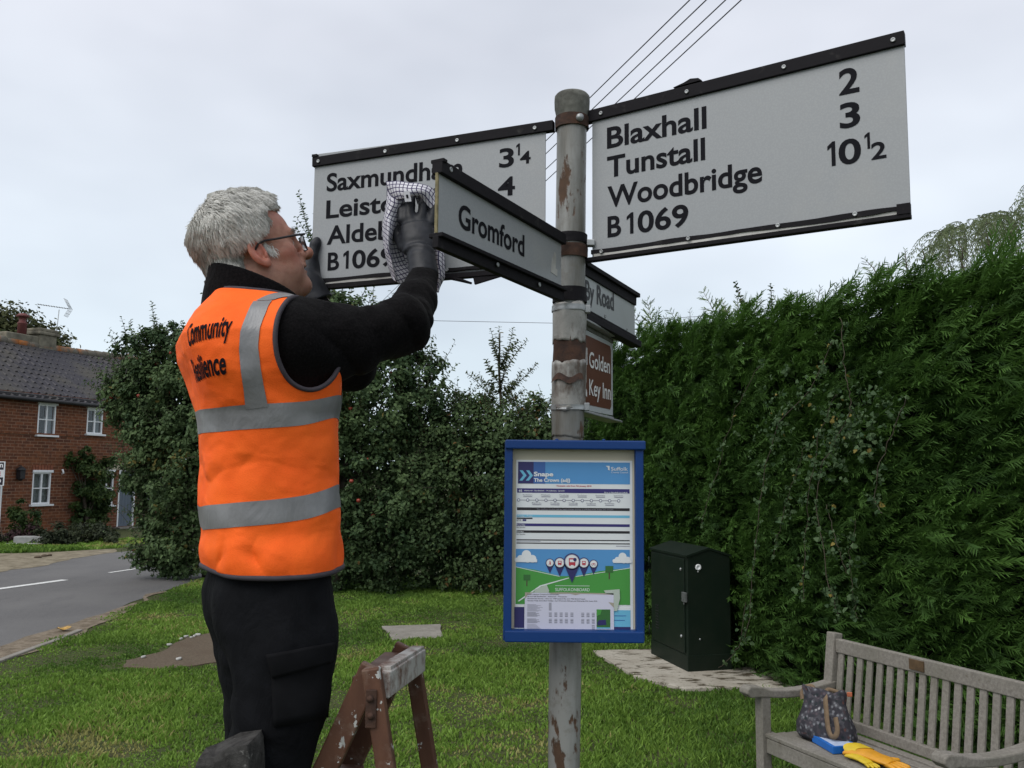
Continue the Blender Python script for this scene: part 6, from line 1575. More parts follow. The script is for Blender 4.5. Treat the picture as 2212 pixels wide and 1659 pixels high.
c = k.mix(k.math('MULTIPLY', k.attr('beard'), .30), c, (.27, .18, .14)); k.col(c); k.bump(k.mix(.5, k.noise(330, 3), k.noise(70, 4)), .45, .0025)
k.b.inputs['Subsurface Weight'].default_value = .12; k.b.inputs['Subsurface Radius'].default_value = (.012, .004, .002); k.b.inputs['Subsurface Scale'].default_value = .5
MAT['skin'] = k.m
bo, BV, BFc = body_part('body', body, (-.36, -.30, -1.25), (.28, .50, .66), .0028, MAT['skin'], 1, None, skin_attr)

# ---- hair
def hair_mask(Q):
    """>0 where hair grows; Q head axes"""
    f, l, z = Q[:, 0], np.abs(Q[:, 1]), Q[:, 2]
    side = np.interp(z, [-.10, -.05, -.02, 0, .018, .030, .041, .066, .080, .092, .104, .125], [-.040, -.036, -.033, -.032, -.024, .004, .036, .050, .043, .050, .066, .09])
    top = np.interp(z, [.03, .085, .098, .112, .14], [.05, .050, .088, .088, .088])
    w = np.clip((.052 - l) / .02, 0, 1)
    fb = side * (1 - w) + top * w
    return fb - f
def hair_thick(Q):
    f, l, z = Q[:, 0], np.abs(Q[:, 1]), Q[:, 2]
    t = .006 + .004 * np.clip((-.02 - f) / .02, 0, 1) + .018 * np.clip((z - .0) / .09, 0, 1) + .006 * np.clip(-f / .08, 0, 1) * np.clip((z - .02) / .05, 0, 1)
    t = t * np.clip(hair_mask(Q) / .018, 0, 1) ** .7
    return t + .0028 * fbm(Q * [45, 45, 18], 2, 12) * np.clip(t / .01, 0, 1)
def hair_fn(P_):
    Q = to_h(P_); base = ellip(Q, (.002, 0, .046), (.079, .074, .084)); base = smin(base, ellip(Q, (.046, 0, .048), (.052, .060, .056)), .025)
    base = smin(base, rcone(P_, lp(500, 540, 1.95), lp(513, 602, 1.95), .058, .048), .03); base = smin(base, neck(P_) , .02); base = smin(base, ellip(Q, (.042, 0, -.028), (.060, .060, .072)), .03)
    d = base - hair_thick(Q)
    return smax(smax(d, -hair_mask(Q) , .004), -.085 - Q[:, 2], .004)
k = NM('grey_hair', .6, .35)
a = k.attr('tint'); c = k.ramp(a, [(0, (.15, .145, .13)), (.35, (.32, .31, .285)), (.7, (.50, .485, .445)), (1, (.68, .665, .62))]); k.col(c); MAT['hair'] = k.m
def hair_tint(V):
    Q = to_h(V); return {'tint': np.clip(.52 + .25 * np.clip(Q[:, 2] / .1, -1, 1) + .3 * fbm(Q * [70, 70, 25], 2, 3) - .22 * np.clip((.03 - Q[:, 2]) / .06, 0, 1) * (Q[:, 0] < -.02), 0, 1)}
hc = HC
ho, HV, HF = body_part('hair', hair_fn, hc - .17, hc + [.17, .17, .21], .0032, MAT['hair'], 1, None, hair_tint)
# strands
rg = np.random.default_rng(4)
fc = HV[HF].mean(1); e1 = HV[HF[:, 2]] - HV[HF[:, 0]]; e2 = HV[HF[:, 3]] - HV[HF[:, 1]]; fn_ = np.cross(e1, e2); ar = np.linalg.norm(fn_, axis=1); fn_ = fn_ / (ar[:, None] + 1e-12)
Qc = to_h(fc); out_ = ((fn_ * (fc - h_to([[-.01, 0, .03]]))).sum(1) > 0) & (hair_mask(Qc) > .002) & (Qc[:, 2] > -.083)
idx = np.where(out_)[0]; NST = 34000; pick = rg.choice(idx, NST, p=ar[idx] / ar[idx].sum())
P0 = fc[pick] + rg.normal(0, .0012, (NST, 3)); N0 = nrm(fn_[pick]); Q0 = to_h(P0)
whorl = np.array([-.075, .012, .115])
fl = Q0 - whorl; fl[:, 2] -= .02
fl = nrm(fl) * np.clip(1 - np.exp(-np.linalg.norm(Q0 - whorl, axis=1) / .03), .2, 1)[:, None]
topw = np.clip((Q0[:, 2] - .085) / .04, 0, 1)[:, None]
fl = fl * (1 - .0 * topw) + topw * np.array([.35, .45, .0]) * 1.0 + np.array([0, 0, -.55]) * (1 - topw) + (1 - topw) * np.array([-.12, 0, 0])
cl_ = np.stack([fbm(Q0 * 42, 2, s) for s in (21, 22, 23)], 1); fl = fl + cl_ * .75
Dw = fl @ HM; Dw = nrm(Dw - N0 * (Dw * N0).sum(1)[:, None] * .8)
lift = (.09 + .20 * topw[:, 0] + .20 * rg.random(NST))[:, None]
Lh = (rg.uniform(.014, .028, NST) * (1 + .35 * topw[:, 0]) * np.clip((Q0[:, 2] + .10) / .08, .45, 1))[:, None]
edge = np.clip(hair_mask(Q0) / .03, .45, 1)[:, None]; Lh = Lh * edge
fly = (rg.random(NST) < .012)[:, None]; lift = np.where(fly, lift + rg.uniform(.2, .5, (NST, 1)), lift)
wv = rg.normal(0, .18, (NST, 3))
pA = P0 - N0 * .002; pB = P0 + Dw * Lh * .5 + N0 * lift * Lh * .5 + wv * Lh * .12; pC = P0 + Dw * Lh * .95 + N0 * lift * Lh * .35 + wv * Lh * .35 - np.array([0, 0, .12]) * Lh
wd = nrm(np.cross(Dw, N0)) * rg.uniform(.00035, .0007, NST)[:, None]
gd = rg.choice(np.where(~fly[:, 0])[0], 900, replace=False)      # locks: strand tips drawn towards a guide strand
best = np.full(NST, 1e9); gi = np.zeros(NST, int)
for g0 in gd:
    d2 = ((P0 - P0[g0]) ** 2).sum(1); b2 = d2 < best; best[b2] = d2[b2]; gi[b2] = g0
cw_ = (.38 * np.clip(1 - np.sqrt(best) / .02, 0, 1))[:, None]
pC = pC * (1 - cw_) + (pC[gi] * .8 + (P0 - P0[gi]) * .2 + pC[gi] * .2) * cw_; pB = pB * (1 - cw_ * .4) + pB[gi] * cw_ * .4
V = np.stack([pA - wd, pA + wd, pB + wd * .9, pC, pB - wd * .9], 1).reshape(-1, 3)
tn = np.clip(.66 + .22 * np.clip(Q0[:, 2] / .1, -1, 1) + .30 * fbm(Q0 * 38, 2, 31) + rg.normal(0, .12, NST) + (.11 * rg.normal(size=NST))[gi] - .25 * np.clip((.03 - Q0[:, 2]) / .07, 0, 1) * (Q0[:, 0] < -.02), 0, 1)
so = poly_mesh('hair_strands', lw(V) - man.org, 5, MAT['hair'], False, {'tint': np.repeat(tn, 5)}); so.parent = ho
# white sideburn and eyebrow tufts
def tufts(name, pts, n, spread, ln, dirv, tint, seed):
    r2 = np.random.default_rng(seed); V = []
    for _ in range(n):
        c = np.array(pts[r2.integers(0, len(pts))]) + r2.normal(0, 1, 3) * spread; d = unit(np.array(dirv) + r2.normal(0, .35, 3)); w = unit(np.cross(d, [0, 1, .2])) * .0006; l = ln * r2.uniform(.6, 1.2)
        V += [c - w, c + w, c + d * l]
    o = poly_mesh(name, lw(h_to(np.array(V))) - man.org, 3, MAT['hair'], False, {'tint': np.full(len(V), tint) + r2.normal(0, .05, len(V))}); o.parent = ho; return o
tufts('sideburn', [(.022, .0700, .004), (.028, .0695, .000), (.034, .0680, -.004), (.018, .0710, .012)], 260, (.004, .0012, .004), .012, (.25, .1, -1), .9, 2)
tufts('eyebrow', [(.097, .036, .036), (.100, .028, .037), (.103, .018, .036), (.092, .044, .034)], 160, (.0025, .003, .002), .011, (.2, .7, .25), .25, 3)
tufts('eyebrow', [(.097, -.036, .036), (.100, -.028, .037), (.103, -.018, .036), (.092, -.044, .034)], 160, (.0025, .003, .002), .011, (.2, -.7, .25), .25, 5)
# eyes
for sg in (1, -1):
    mb = MB(); mb.lathe([(.0003, -.0122), (.006, -.0106), (.0105, -.006), (.0122, 0), (.0105, .006), (.006, .0106), (.0003, .0122)], (0, 0, 0), 14)
    V = np.concatenate(mb.V) + np.array([.0815, .032 * sg, .011]); mb.V = [lw(h_to(V))]; man.part('eye', mb, simple('eye_white', (.45, .42, .40), .2, .05))
# glasses
mb = MB(); GP = lambda f, l, z: lw(h_to([f, l, z]))
gl = None
for sg in (1, -1):
    m_ = MB(); m_.tube([GP(.114, .062 * sg, .020), GP(.09, .0735 * sg, .020), GP(.05, .0770 * sg, .0205), (GP(.018, .0800 * sg, .0215)), GP(.002, .0800 * sg, .018), GP(-.010, .079 * sg, .004)], [.0026, .0026, .0024, .0024, .0026, .0024], 8)
    for q in range(0): pass
    t = man.part('glasses_temple', m_, MAT['dark'])
m_ = MB()
for sg in (1, -1):
    ring = [(.1185 - .0050 * (abs(x) / .027) ** 2 - (.004 if sg * x > 0 else 0), .034 * sg + x, .006 + z) for x, z in [(.026 * np.sign(math.cos(q)) * abs(math.cos(q)) ** .55, .0165 * np.sign(math.sin(q)) * abs(math.sin(q)) ** .55) for q in np.linspace(0, 2 * math.pi, 29)]]
    m_.tube([GP(*r) for r in ring], .0016, 7, cap=False)
    V = [GP(*r) for r in ring[:-1]]
    if sg == 1: LV = V
    else: LV2 = V
m_.tube([GP(.1185, .008, .010), GP(.121, 0, .012), GP(.1185, -.008, .010)], .0015, 6)
fr = man.part('glasses_frame', m_, MAT['dark'])
m_ = MB()
for V in (LV, LV2): m_.add(np.array(V), [tuple(range(len(V)))])
man.part('lens', m_, MAT['glass'], fr)

# ---- fleece: collar, sleeves, trunk
def wr(P_, sc, amp, seed): return amp * fbm(P_ * np.asarray(sc), 3, seed)
def collar(P_):
    a = lp(546, 668, 1.930); b = lp(549, 600, 1.930); q = P_ - b; q = np.stack([q[:, 0] * 1.12, q[:, 1], q[:, 2]], 1); bb_ = np.stack([(a - b)[0] * 1.12, (a - b)[1], (a - b)[2]])
    d0 = rcone(q, bb_, bb_ * -.8, .112, .094) * .9 + .0022 * fbm(P_ * 26, 2, 77)
    lim = (P_[:, 2] - b[2]) + .33 * (P_[:, 1] - b[1]) + .010
    return smax(smax(d0, -(d0 + .011), .004), lim, .006)
def sleeveR(P_):
    d = chain(P_, [SR, MR, ER, F1, WR], [.091, .067, .059, .048, .035], .03)
    q = np.linalg.norm(P_ - ER, axis=1); s = (P_ - ER) @ unit(SR - ER)
    d = d + .0045 * np.sin(s * 95 + 3 * fbm(P_ * 9, 2, 4)) * np.exp(-(q / .10) ** 2) * np.clip(((P_ - ER) @ unit(unit(SR - ER) + unit(WR - ER))) / .05, 0, 1)
    t2 = (P_ - SR) @ unit(ER - SR); rid = lambda x: 1 - 2 * np.abs(np.sin(x)) ** .7
    d = d + .0060 * rid(t2 * 34 + P_[:, 2] * 16 + 2.5 * fbm(P_ * 7, 2, 51)) * np.exp(-((t2 - .07) / .10) ** 2) + .0055 * rid(s * 40 - P_[:, 2] * 14 + 2.5 * fbm(P_ * 8, 2, 52)) * np.exp(-(q / .11) ** 2)
    d = d + wr(P_, (11, 11, 11), .010, 41) + wr(P_, (26, 26, 26), .0028, 43)
    return smax(d, (P_ - WR) @ unit(WR - F1) - .004, .006)
def sleeveL(P_):
    d = chain(P_, [SL, EL, WLf], [.090, .062, .037], .03) + wr(P_, (13, 13, 13), .007, 47)
    return smax(d, (P_ - WLf) @ unit(WLf - EL) - .004, .006)
def fleece(P_):
    d = trunk(P_, -.004) ; d = smin(d, sleeveR(P_), .035); d = smin(d, sleeveL(P_), .035); d = np.minimum(d, collar(P_))
    return smax(d, -.20 - P_[:, 2], .005)
k = NM('black_fleece', .95, .06); c = k.mix(k.ramp(k.noise(230, 3), [(.4, 0), (.7, 1)]), (.0034, .0031, .0035), (.0085, .0076, .0082)); k.col(c); k.bump(k.mix(.12, k.noise(16, 5, .6, dist=.5), k.noise(260, 3)), .6, .012)
k.b.inputs['Sheen Weight'].default_value = .03; k.b.inputs['Sheen Roughness'].default_value = .5; MAT['fleece'] = k.m
body_part('fleece_jacket', fleece, (-.32, -.24, -.22), (.29, .55, .50), .004, MAT['fleece'], 1)

# ---- vest
ARM_C = (.046, .268); ARM_R = (.074, .100)
def armhole(P_):
    l = np.abs(P_[:, 0]); q = np.sqrt(((P_[:, 1] - ARM_C[0]) / ARM_R[0]) ** 2 + ((P_[:, 2] - ARM_C[1]) / ARM_R[1]) ** 2)
    return smax((q - 1) * .085, .085 - l, .01)
def vest(P_):
    z = P_[:, 2]; d = trunk(P_, .013)
        # cloth folds: diagonal sags over the small of the back and side
    s1 = P_[:, 0] * 6 + P_[:, 1] * 9 + z * 26; s2 = P_[:, 1] * 13 - z * 24 + P_[:, 0] * 5
    w1 = np.exp(-((z + .035) / .11) ** 2)
    rid = lambda x: 1 - 2 * np.abs(np.sin(x)) ** .7
    d = d + .0032 * w1 * rid(s1 * .7 + 2.4 * fbm(P_ * 6, 2, 5)) * (.5 + .5 * nz3(P_ * 4.5, 9)) + .0032 * w1 * rid(s2 * .65 + 2.4 * fbm(P_ * 6, 2, 8)) * (.5 + .5 * nz3(P_ * 5, 2))
    w2 = np.exp(-((z + .175) / .03) ** 2); d = d + .0045 * w2 * rid(P_[:, 0] * 22 + P_[:, 1] * 18 + 2 * fbm(P_ * 9, 2, 15))
    d = d + wr(P_, (7, 7, 5), .0065, 61) * np.clip((.32 - z) / .12, .4, 1) + wr(P_, (22, 22, 14), .0020, 63)
    d = d + .0022 * np.exp(-((z + .13) / .02) ** 2) - .003 * np.exp(-((z + .20) / .03) ** 2)
    d = smax(d, -armhole(P_), .005)
    ncut = ellip(P_, (0, .012, .430), (.120, .124, .112)); d = smax(d, -ncut, .005)
    d = smax(d, z - (.383 - .09 * (P_[:, 1] + .05)), .006)
    return smax(d, -.218 - z + .010 * np.cos(P_[:, 0] * 9), .004)
k = NM('hi_vis_orange', .75, .3); c = k.mix(k.ramp(k.noise(9, 5), [(.35, 0), (.7, 1)]), (.98, .125, .010), (1.0, .150, .012)); c = k.mix(k.ramp(k.noise(420, 2), [(.45, 0), (.62, .16)]), c, (.70, .085, .006)); k.col(c); k.bump(k.mix(.05, k.noise(9, 2, .5, co=k.map((1, 1, 1.5)), dist=.25), k.noise(420, 2)), .8, .018)
k.b.inputs['Emission Color'].default_value = (0, 0, 0, 1); MAT['orange'] = k.m
vo, VV, VF = body_part('hi_vis_vest', vest, (-.26, -.24, -.26), (.26, .24, .44), .0036, MAT['orange'], 1)
k = NM('reflective_tape', .40, .6); k.col(k.ramp(k.noise(9, 5, .6), [(.3, (.15, .15, .155)), (.7, (.235, .235, .24))])); k.bump(k.noise(16, 5, .6, co=k.map((1, 1, .5)), dist=.5), .5, .010); MAT['reflect'] = k.m
MAT['binding'] = simple('dark_binding', (.040, .033, .042), .8, .15, 60)
MAT['print'] = simple('black_print', (.010, .008, .012), .85, .15, 60, spec=.1)
bvh = BVHTree.FromPolygons([tuple(p) for p in VV], [tuple(int(i) for i in f) for f in VF])
CAMP = Vector(wl([0, 0, H]))
def hit(u, v):
    for k in range(40):
        q = _hit(u + k * (1 if u < 570 else -1), v)
        if q is not None: return q
def _hit(u, v):
    d = Vector(wl(at(u, v, 2.0))) - CAMP; loc_, nor, ix_, ds = bvh.ray_cast(CAMP, d.normalized()); return None if loc_ is None else np.array(loc_)
def snap(p, off):
    loc_, nor, ix_, ds = bvh.find_nearest(Vector(p)); return np.array(loc_) + np.array(nor) * off
def around(th, z, off=.0012):
    """surface point at angle th (0 = forward, 90 = right) and height z"""
    o = Vector((0, .0, z)); d = Vector((math.sin(th), math.cos(th), 0)); loc_, nor, ix_, ds = bvh.ray_cast(o + d * .6, -d)
    return None if loc_ is None else np.array(loc_) + np.array(nor) * off
def angz(p): return math.atan2(p[0], p[1]), p[2]
def band_strip(name, px, half):
    A = np.array([angz(hit(*q)) for q in px]); th = np.unwrap(A[:, 0]); o = np.argsort(th); th, z = th[o], A[o, 1]
    # closed loop: continue round the hidden front with the mean height
    T = np.linspace(th[0], th[0] + 2 * math.pi, 190); zz = np.interp(T, np.r_[th, th[0] + 2 * math.pi], np.r_[z, z[0]])
    for _ in range(12): zz = (np.roll(zz[:-1], 1) + 2 * zz[:-1] + np.roll(zz[:-1], -1)) / 4; zz = np.r_[zz, zz[0]]
    G_ = np.array([[around(t, q + half * s) for s in np.linspace(-1, 1, 9)] for t, q in zip(T, zz)], dtype=float)
    m = MB(); m.grid(lw(G_)); return man.part(name, m, MAT['reflect'], vo), T, zz
b1, T1_, Z1_ = band_strip('reflective_band', [(428, 914), (475, 907), (532, 901), (600, 897), (660, 893), (725, 876)], .0245)
b2, T2_, Z2_ = band_strip('reflective_band', [(436, 1120), (480, 1115), (532, 1110), (596, 1105), (660, 1096), (728, 1070)], .0245)
def strap_strip(name, L_px, R_px, mirror=False, off=.0020):
    A = [hit(*q) for q in L_px]; B = [hit(*q) for q in R_px]
    ok = [i for i in range(len(A)) if A[i] is not None and B[i] is not None]; A = np.array([A[i] for i in ok]); B = np.array([B[i] for i in ok])
    q = np.linspace(0, 1, 40); t = np.linspace(0, 1, len(A)); A = np.stack([np.interp(q, t, A[:, k]) for k in range(3)], 1); B = np.stack([np.interp(q, t, B[:, k]) for k in range(3)], 1)
    if mirror: A = A * [-1, 1, 1]; B = B * [-1, 1, 1]
    G_ = np.array([[snap(a + (b - a) * s, off) for s in np.linspace(0, 1, 9)] for a, b in zip(A, B)]); m = MB(); m.grid(lw(G_)); return man.part(name, m, MAT['reflect'], vo)
SL_ = [(548, 652), (533, 680), (519, 717), (516, 756), (520, 800), (526, 838), (531, 884)]; SR_ = [(588, 650), (574, 678), (562, 708), (558, 748), (563, 795), (570, 836), (579, 878)]
strap_strip('reflective_strap', SL_, SR_); strap_strip('reflective_strap', SL_, SR_, True)
la, lb = hit(*SL_[0]), hit(*SR_[0])
for sg in (1, -1):
    G_ = []
    for f in np.linspace(0, 1, 16):
        row = []
        for s in np.linspace(0, 1, 9):
            l0 = la[0] + (lb[0] - la[0]) * s; f0 = la[1] + (lb[1] - la[1]) * s + .004
            r_ = bvh.ray_cast(Vector((l0 * (1 - f) + (.098 + .05 * s) * f, f0 * (1 - f) + .10 * f, .7)), Vector((0, 0, -1)))
            row.append((np.array(r_[0]) + np.array(r_[1]) * .002) * [sg, 1, 1])
        G_.append(row)
    m = MB(); m.grid(lw(np.array(G_))); man.part('reflective_strap', m, MAT['reflect'], vo)
# front straps, mirrored from plain body positions
for sg in (1, -1):
    G_ = np.array([[snap((sg * (.10 + .05 * s), .17, z), .0020) for s in np.linspace(0, 1, 9)] for z in np.linspace(.33, .14, 30)]); m = MB(); m.grid(lw(G_)); man.part('reflective_strap', m, MAT['reflect'], vo)
# dark binding round armholes, neck and hem
def rim(name, pts, r=.0052):
    P_ = np.array([snap(p, .0005) for p in pts]); n = len(P_)
    for _ in range(3): P_ = (np.roll(P_, 1, 0) + 2 * P_ + np.roll(P_, -1, 0)) / 4
    P_ = np.r_[P_, P_[:2]]; m = MB(); m.tube(lw(P_), r, 8, cap=False); return man.part(name, m, MAT['binding'], vo)
for sg in (1, -1):
    pts = []
    for q in np.linspace(0, 2 * math.pi, 90, endpoint=False):
        f = ARM_C[0] + ARM_R[0] * 1.03 * math.cos(q); z = ARM_C[1] + ARM_R[1] * 1.03 * math.sin(q)
        o = Vector((sg * .5, f, z)); l_, nn, i_, ds = bvh.ray_cast(o, Vector((-sg, 0, 0))); pts.append(np.array(l_) if l_ is not None and abs(l_[0]) > .07 else np.array([sg * .13, f, z]))
    rim('armhole_binding', pts)
pts = []
for q in np.linspace(0, 2 * math.pi, 120, endpoint=False):
    for dz in (.003, .007, .012, .02, .03):
        p = around(q, -.218 + .010 * math.cos(.19 * math.sin(q) * 9) + dz, 0)
        if p is not None: break
    pts.append(p if p is not None else pts[-1])
rim('hem_binding', pts, .0060)
nk = []
top_ = VV[(VV[:, 2] > .25) & (np.hypot(VV[:, 0], VV[:, 1] + .01) < .19)]; ta = np.arctan2(top_[:, 0], top_[:, 1] + .01)
for q in np.linspace(-math.pi, math.pi, 90, endpoint=False):
    # neckline: the highest ring of cloth round the neck
    k = np.abs((ta - q + math.pi) % (2 * math.pi) - math.pi) < .06; c_ = top_[k]; nk.append(c_[c_[:, 2].argmax()] if len(c_) else nk[-1])
rim('neck_binding', nk)
# printed words across the back
def back_print(s, uv0, uv1, cap, off):
    V, F = text_geo(s, off); V = V.copy(); x = (V[:, 0] - V[:, 0].min()) / (V[:, 0].max() - V[:, 0].min()); y = V[:, 1] / .72 * cap
    # finer pieces so that the print can follow the cloth
    bm = bmesh.new(); vs_ = [bm.verts.new((a * 3, b, 0)) for a, b in zip(x, y)]
    for f in F:
        try: bm.faces.new([vs_[i] for i in f])
        except Exception: pass
    bmesh.ops.subdivide_edges(bm, edges=[e for e in bm.edges if e.calc_length() > .02], cuts=2, use_grid_fill=False)
    bmesh.ops.triangulate(bm, faces=bm.faces); bm.verts.index_update()
    h0, h1 = hit(*uv0), hit(*uv1); a0, a1 = angz(h0), angz(h1); dth = (a1[0] - a0[0] + math.pi) % (2 * math.pi) - math.pi
    th = a0[0] + dth * np.linspace(0, 1, 60); cur = np.array([around(q, a0[1] + (a1[1] - a0[1]) * f + cap * .4, 0) for q, f in zip(th, np.linspace(0, 1, 60))])
    arc = np.r_[0, np.cumsum(np.linalg.norm(np.diff(cur[:, :2], axis=0), axis=1))]; arc /= arc[-1]
    P_ = []
    for v in bm.verts:
        t = v.co.x / 3; P_.append(around(np.interp(t, arc, th), a0[1] + (a1[1] - a0[1]) * t + v.co.y, .0016))
    m = MB(); m.add(lw(np.array(P_)), [[v.index for v in f.verts] for f in bm.faces]); bm.free(); return man.part('back_lettering', m, MAT['print'], vo)
back_print('Community', (409, 748), (497, 724), .045, .024)
back_print('Resilience', (426, 825), (490, 806), .045, .024)

# ---- trousers
def trousers(P_):
    z = P_[:, 2]
    d = ellip(P_, (0, .026, -.24), (.152, .120, .15)); d = smin(d, torso(P_, -.012), .02)
    R_ = chain(P_, [HIPR, (HIPR + KNR) / 2 + [0, .004, 0], KNR, KNR * .5 + ANR * .5 + [0, -.004, 0], ANR + [0, 0, .02]], [.094, .100, .094, .092, .078], .03)
    L_ = chain(P_, [HIPL, (HIPL + KNL) / 2, KNL, KNL * .5 + ANL * .5, ANL + [0, 0, .02]], [.098, .098, .090, .086, .078], .03)
    d = smin(d, smin(R_, L_, .012), .04)
    # seat
    d = smin(d, ellip(P_, (.07, -.025, -.29), (.078, .072, .10)), .04); d = smin(d, ellip(P_, (-.07, -.025, -.29), (.078, .072, .10)), .04)
    d = d + wr(P_, (8, 8, 6), .014, 71) + wr(P_, (18, 18, 13), .0045, 73)
    kn = KNR[2]; d = d + .002 * np.sin(z * 90 + P_[:, 1] * 40 + 4 * fbm(P_ * 8, 2, 6)) * np.exp(-((z - kn) / .09) ** 2) * np.clip(-(P_[:, 1] - KNR[1]) / .06 + .5, 0, 1)
    d = smax(d, z + .17, .01)
    return smax(d, ANR[2] - .01 - z, .006)
k = NM('black_trousers', .9, .12); c = k.mix(k.ramp(k.noise(14, 5), [(.35, 0), (.7, 1)]), (.0036, .0038, .0048), (.0075, .0080, .0098)); k.col(c); k.bump(k.mix(.04, k.noise(14, 5, .6, dist=.8, co=k.map((1, 1, .7))), k.noise(500, 2)), .7, .014); MAT['trousers'] = k.m
to, TV, TF = body_part('trousers', trousers, (-.28, -.28, -1.18), (.28, .24, -.14), .0046, MAT['trousers'], 1)
tb = BVHTree.FromPolygons([tuple(p) for p in TV], [tuple(int(i) for i in f) for f in TF])
def thit(u, v, off=.003):
    d = Vector(wl(at(u, v, 2.0))) - CAMP; l_, nn, i_, ds = tb.ray_cast(CAMP, d.normalized()); return None if l_ is None else np.array(l_) + np.array(nn) * off
def patch(name, corners, mat, nu=14, nv=8, off=.004, parent=to):
    c = [np.array(q, float) for q in corners]; G_ = []
    for j in range(nv):
        t = j / (nv - 1); row = []
        for i in range(nu):
            s = i / (nu - 1); q = (c[0] * (1 - s) + c[1] * s) * (1 - t) + (c[3] * (1 - s) + c[2] * s) * t; p = thit(q[0], q[1], off); row.append(p if p is not None else (row[-1] if row else None))
        for i in range(nu - 2, -1, -1):
            if row[i] is None: row[i] = row[i + 1]
        G_.append(row)
    m = MB(); m.grid(lw(np.array(G_, dtype=float))); o = man.part(name, m, mat, parent); s = o.modifiers.new('t', 'SOLIDIFY'); s.thickness = .004; s.offset = 0; return o
PK = simple('pocket_cloth', (.0055, .0056, .0066), .9, .25, 20, spec=.12)
patch('pocket_flap', [(577, 1413), (716, 1388), (714, 1428), (590, 1462)], PK, off=.007)
patch('cargo_pocket', [(585, 1440), (712, 1420), (705, 1548), (592, 1570)], PK, off=.003)
mb = MB(); p = thit(512, 1247, .001)
if p is not None: mb.lathe([(.006, 0), (.006, .002), (.001, .0025)], lw(p), 12, axis=ML.T @ np.array([.5, -.85, 0])); man.part('pocket_button', mb, MAT['dark'], to)
# ---- shoes
def shoe(an):
    def fn(P_):
        q = P_ - (an + [0, 0, -.045]); d = ellip(q, (0, .055, -.012), (.046, .145, .040)); d = smin(d, ellip(q, (0, -.03, .01), (.040, .048, .06)), .02); return smax(d, -.047 - q[:, 2], .004)
    return fn
for an in (ANR, ANL):
    an2 = np.array([an[0], an[1], (.541 - H) + .092]); body_part('shoe', shoe(an2), an2 - [.08, .14, .12], an2 + [.08, .24, .06], .005, MAT['dark'], 1)

# ---- gloves
k = NM('dark_rubber_glove', .5, .3); c = k.mix(k.ramp(k.noise(35, 5), [(.35, 0), (.7, 1)]), (.0085, .0092, .012), (.018, .0195, .0245)); k.col(c); k.bump(k.noise(120, 4), .25, .002); MAT['glove'] = k.m
KN = [(869, 476, 2.192), (887, 470, 2.186), (910, 470, 2.184), (932, 476, 2.190)]
MID = [(869, 456, 2.200), (886, 444, 2.196), (914, 444, 2.192), (938, 446, 2.196)]
TIP = [(872, 440, 2.225), (889, 424, 2.225), (918, 424, 2.220), (941, 414, 2.215)]
def gloveR(P_):
    # palm: flattened pad
    a = lp(909, 556, 2.150); b = lp(901, 484, 2.190); ax = unit(b - a); sd = unit(lp(940, 520, 2.17) - lp(865, 520, 2.17)); sd = unit(sd - ax * (sd @ ax)); nn = np.cross(ax, sd)
    c = (a + b) / 2; q = P_ - c; Q = np.stack([q @ sd, q @ ax, q @ nn], 1)
    d = ellip(Q, (-.002, .008, 0), (.0475, .070, .026)); d = smax(d, np.abs(Q[:, 0] + .002) - .0445, .012)
    for kn, mi, ti in zip(KN, MID, TIP): d = smin(d, chain(P_, [lp(*kn), lp(*mi), lp(*ti)], [.0128, .0118, .0105], .006), .010)
    d = smin(d, chain(P_, [lp(872, 535, 2.18), lp(857, 505, 2.215), lp(852, 478, 2.225)], [.016, .014, .011], .008), .014)
    # knuckle crease and cuff gauntlet
    w = lp(911, 552, 2.150); v_ = lp(915, 603, 2.125); cu = rcone(P_, w, v_, .0335, .0385); cu = smax(cu, -(rcone(P_, w, v_, .029, .0355)) , .002) if False else cu
    d = smin(d, cu, .015); d = smax(d, (P_ - v_) @ unit(v_ - w) + .006, .004)
    d = d + .0030 * np.sin(Q[:, 1] * 210 + Q[:, 0] * 60 + 3 * fbm(P_ * 18, 2, 3)) * np.exp(-((Q[:, 1] + .035) / .022) ** 2) + wr(P_, (30, 30, 30), .0025, 81)
    d = d - .0018 * np.exp(-((Q[:, 1] - .043) / .004) ** 2)
    return d
g0 = lp(905, 510, 2.17); body_part('glove', gloveR, g0 - [.13, .13, .16], g0 + [.13, .13, .16], .0032, MAT['glove'], 1)
def gloveL(P_):
    d = chain(P_, [WLf + unit(EL - WLf) * .07, WLf, lp(664, 606, 2.362), lp(664, 588, 2.372)], [.050, .043, .033, .030], .015)
    d = smin(d, ellip(P_, lp(666, 580, 2.378), (.030, .034, .040)), .015)
    d = smin(d, chain(P_, [lp(668, 585, 2.362), lp(674, 556, 2.364), lp(681, 527, 2.368), lp(684, 520, 2.370)], [.018, .0155, .0135, .0115], .008), .010)
    for k_, v in enumerate((560, 575, 590, 604)): d = smin(d, chain(P_, [lp(668, v + 4, 2.395), lp(690, v, 2.412), lp(730 - 4 * abs(k_ - 1), v - 2, 2.405)], [.0125, .0118, .0100], .006), .008)
    d = smax(d, (P_ - WLf) @ unit(EL - WLf) - .055, .004)
    return d + wr(P_, (28, 28, 28), .0028, 85)
g0 = lp(672, 585, 2.38); body_part('glove', gloveL, g0 - [.13, .15, .17], g0 + [.15, .15, .13], .0034, MAT['glove'], 1)

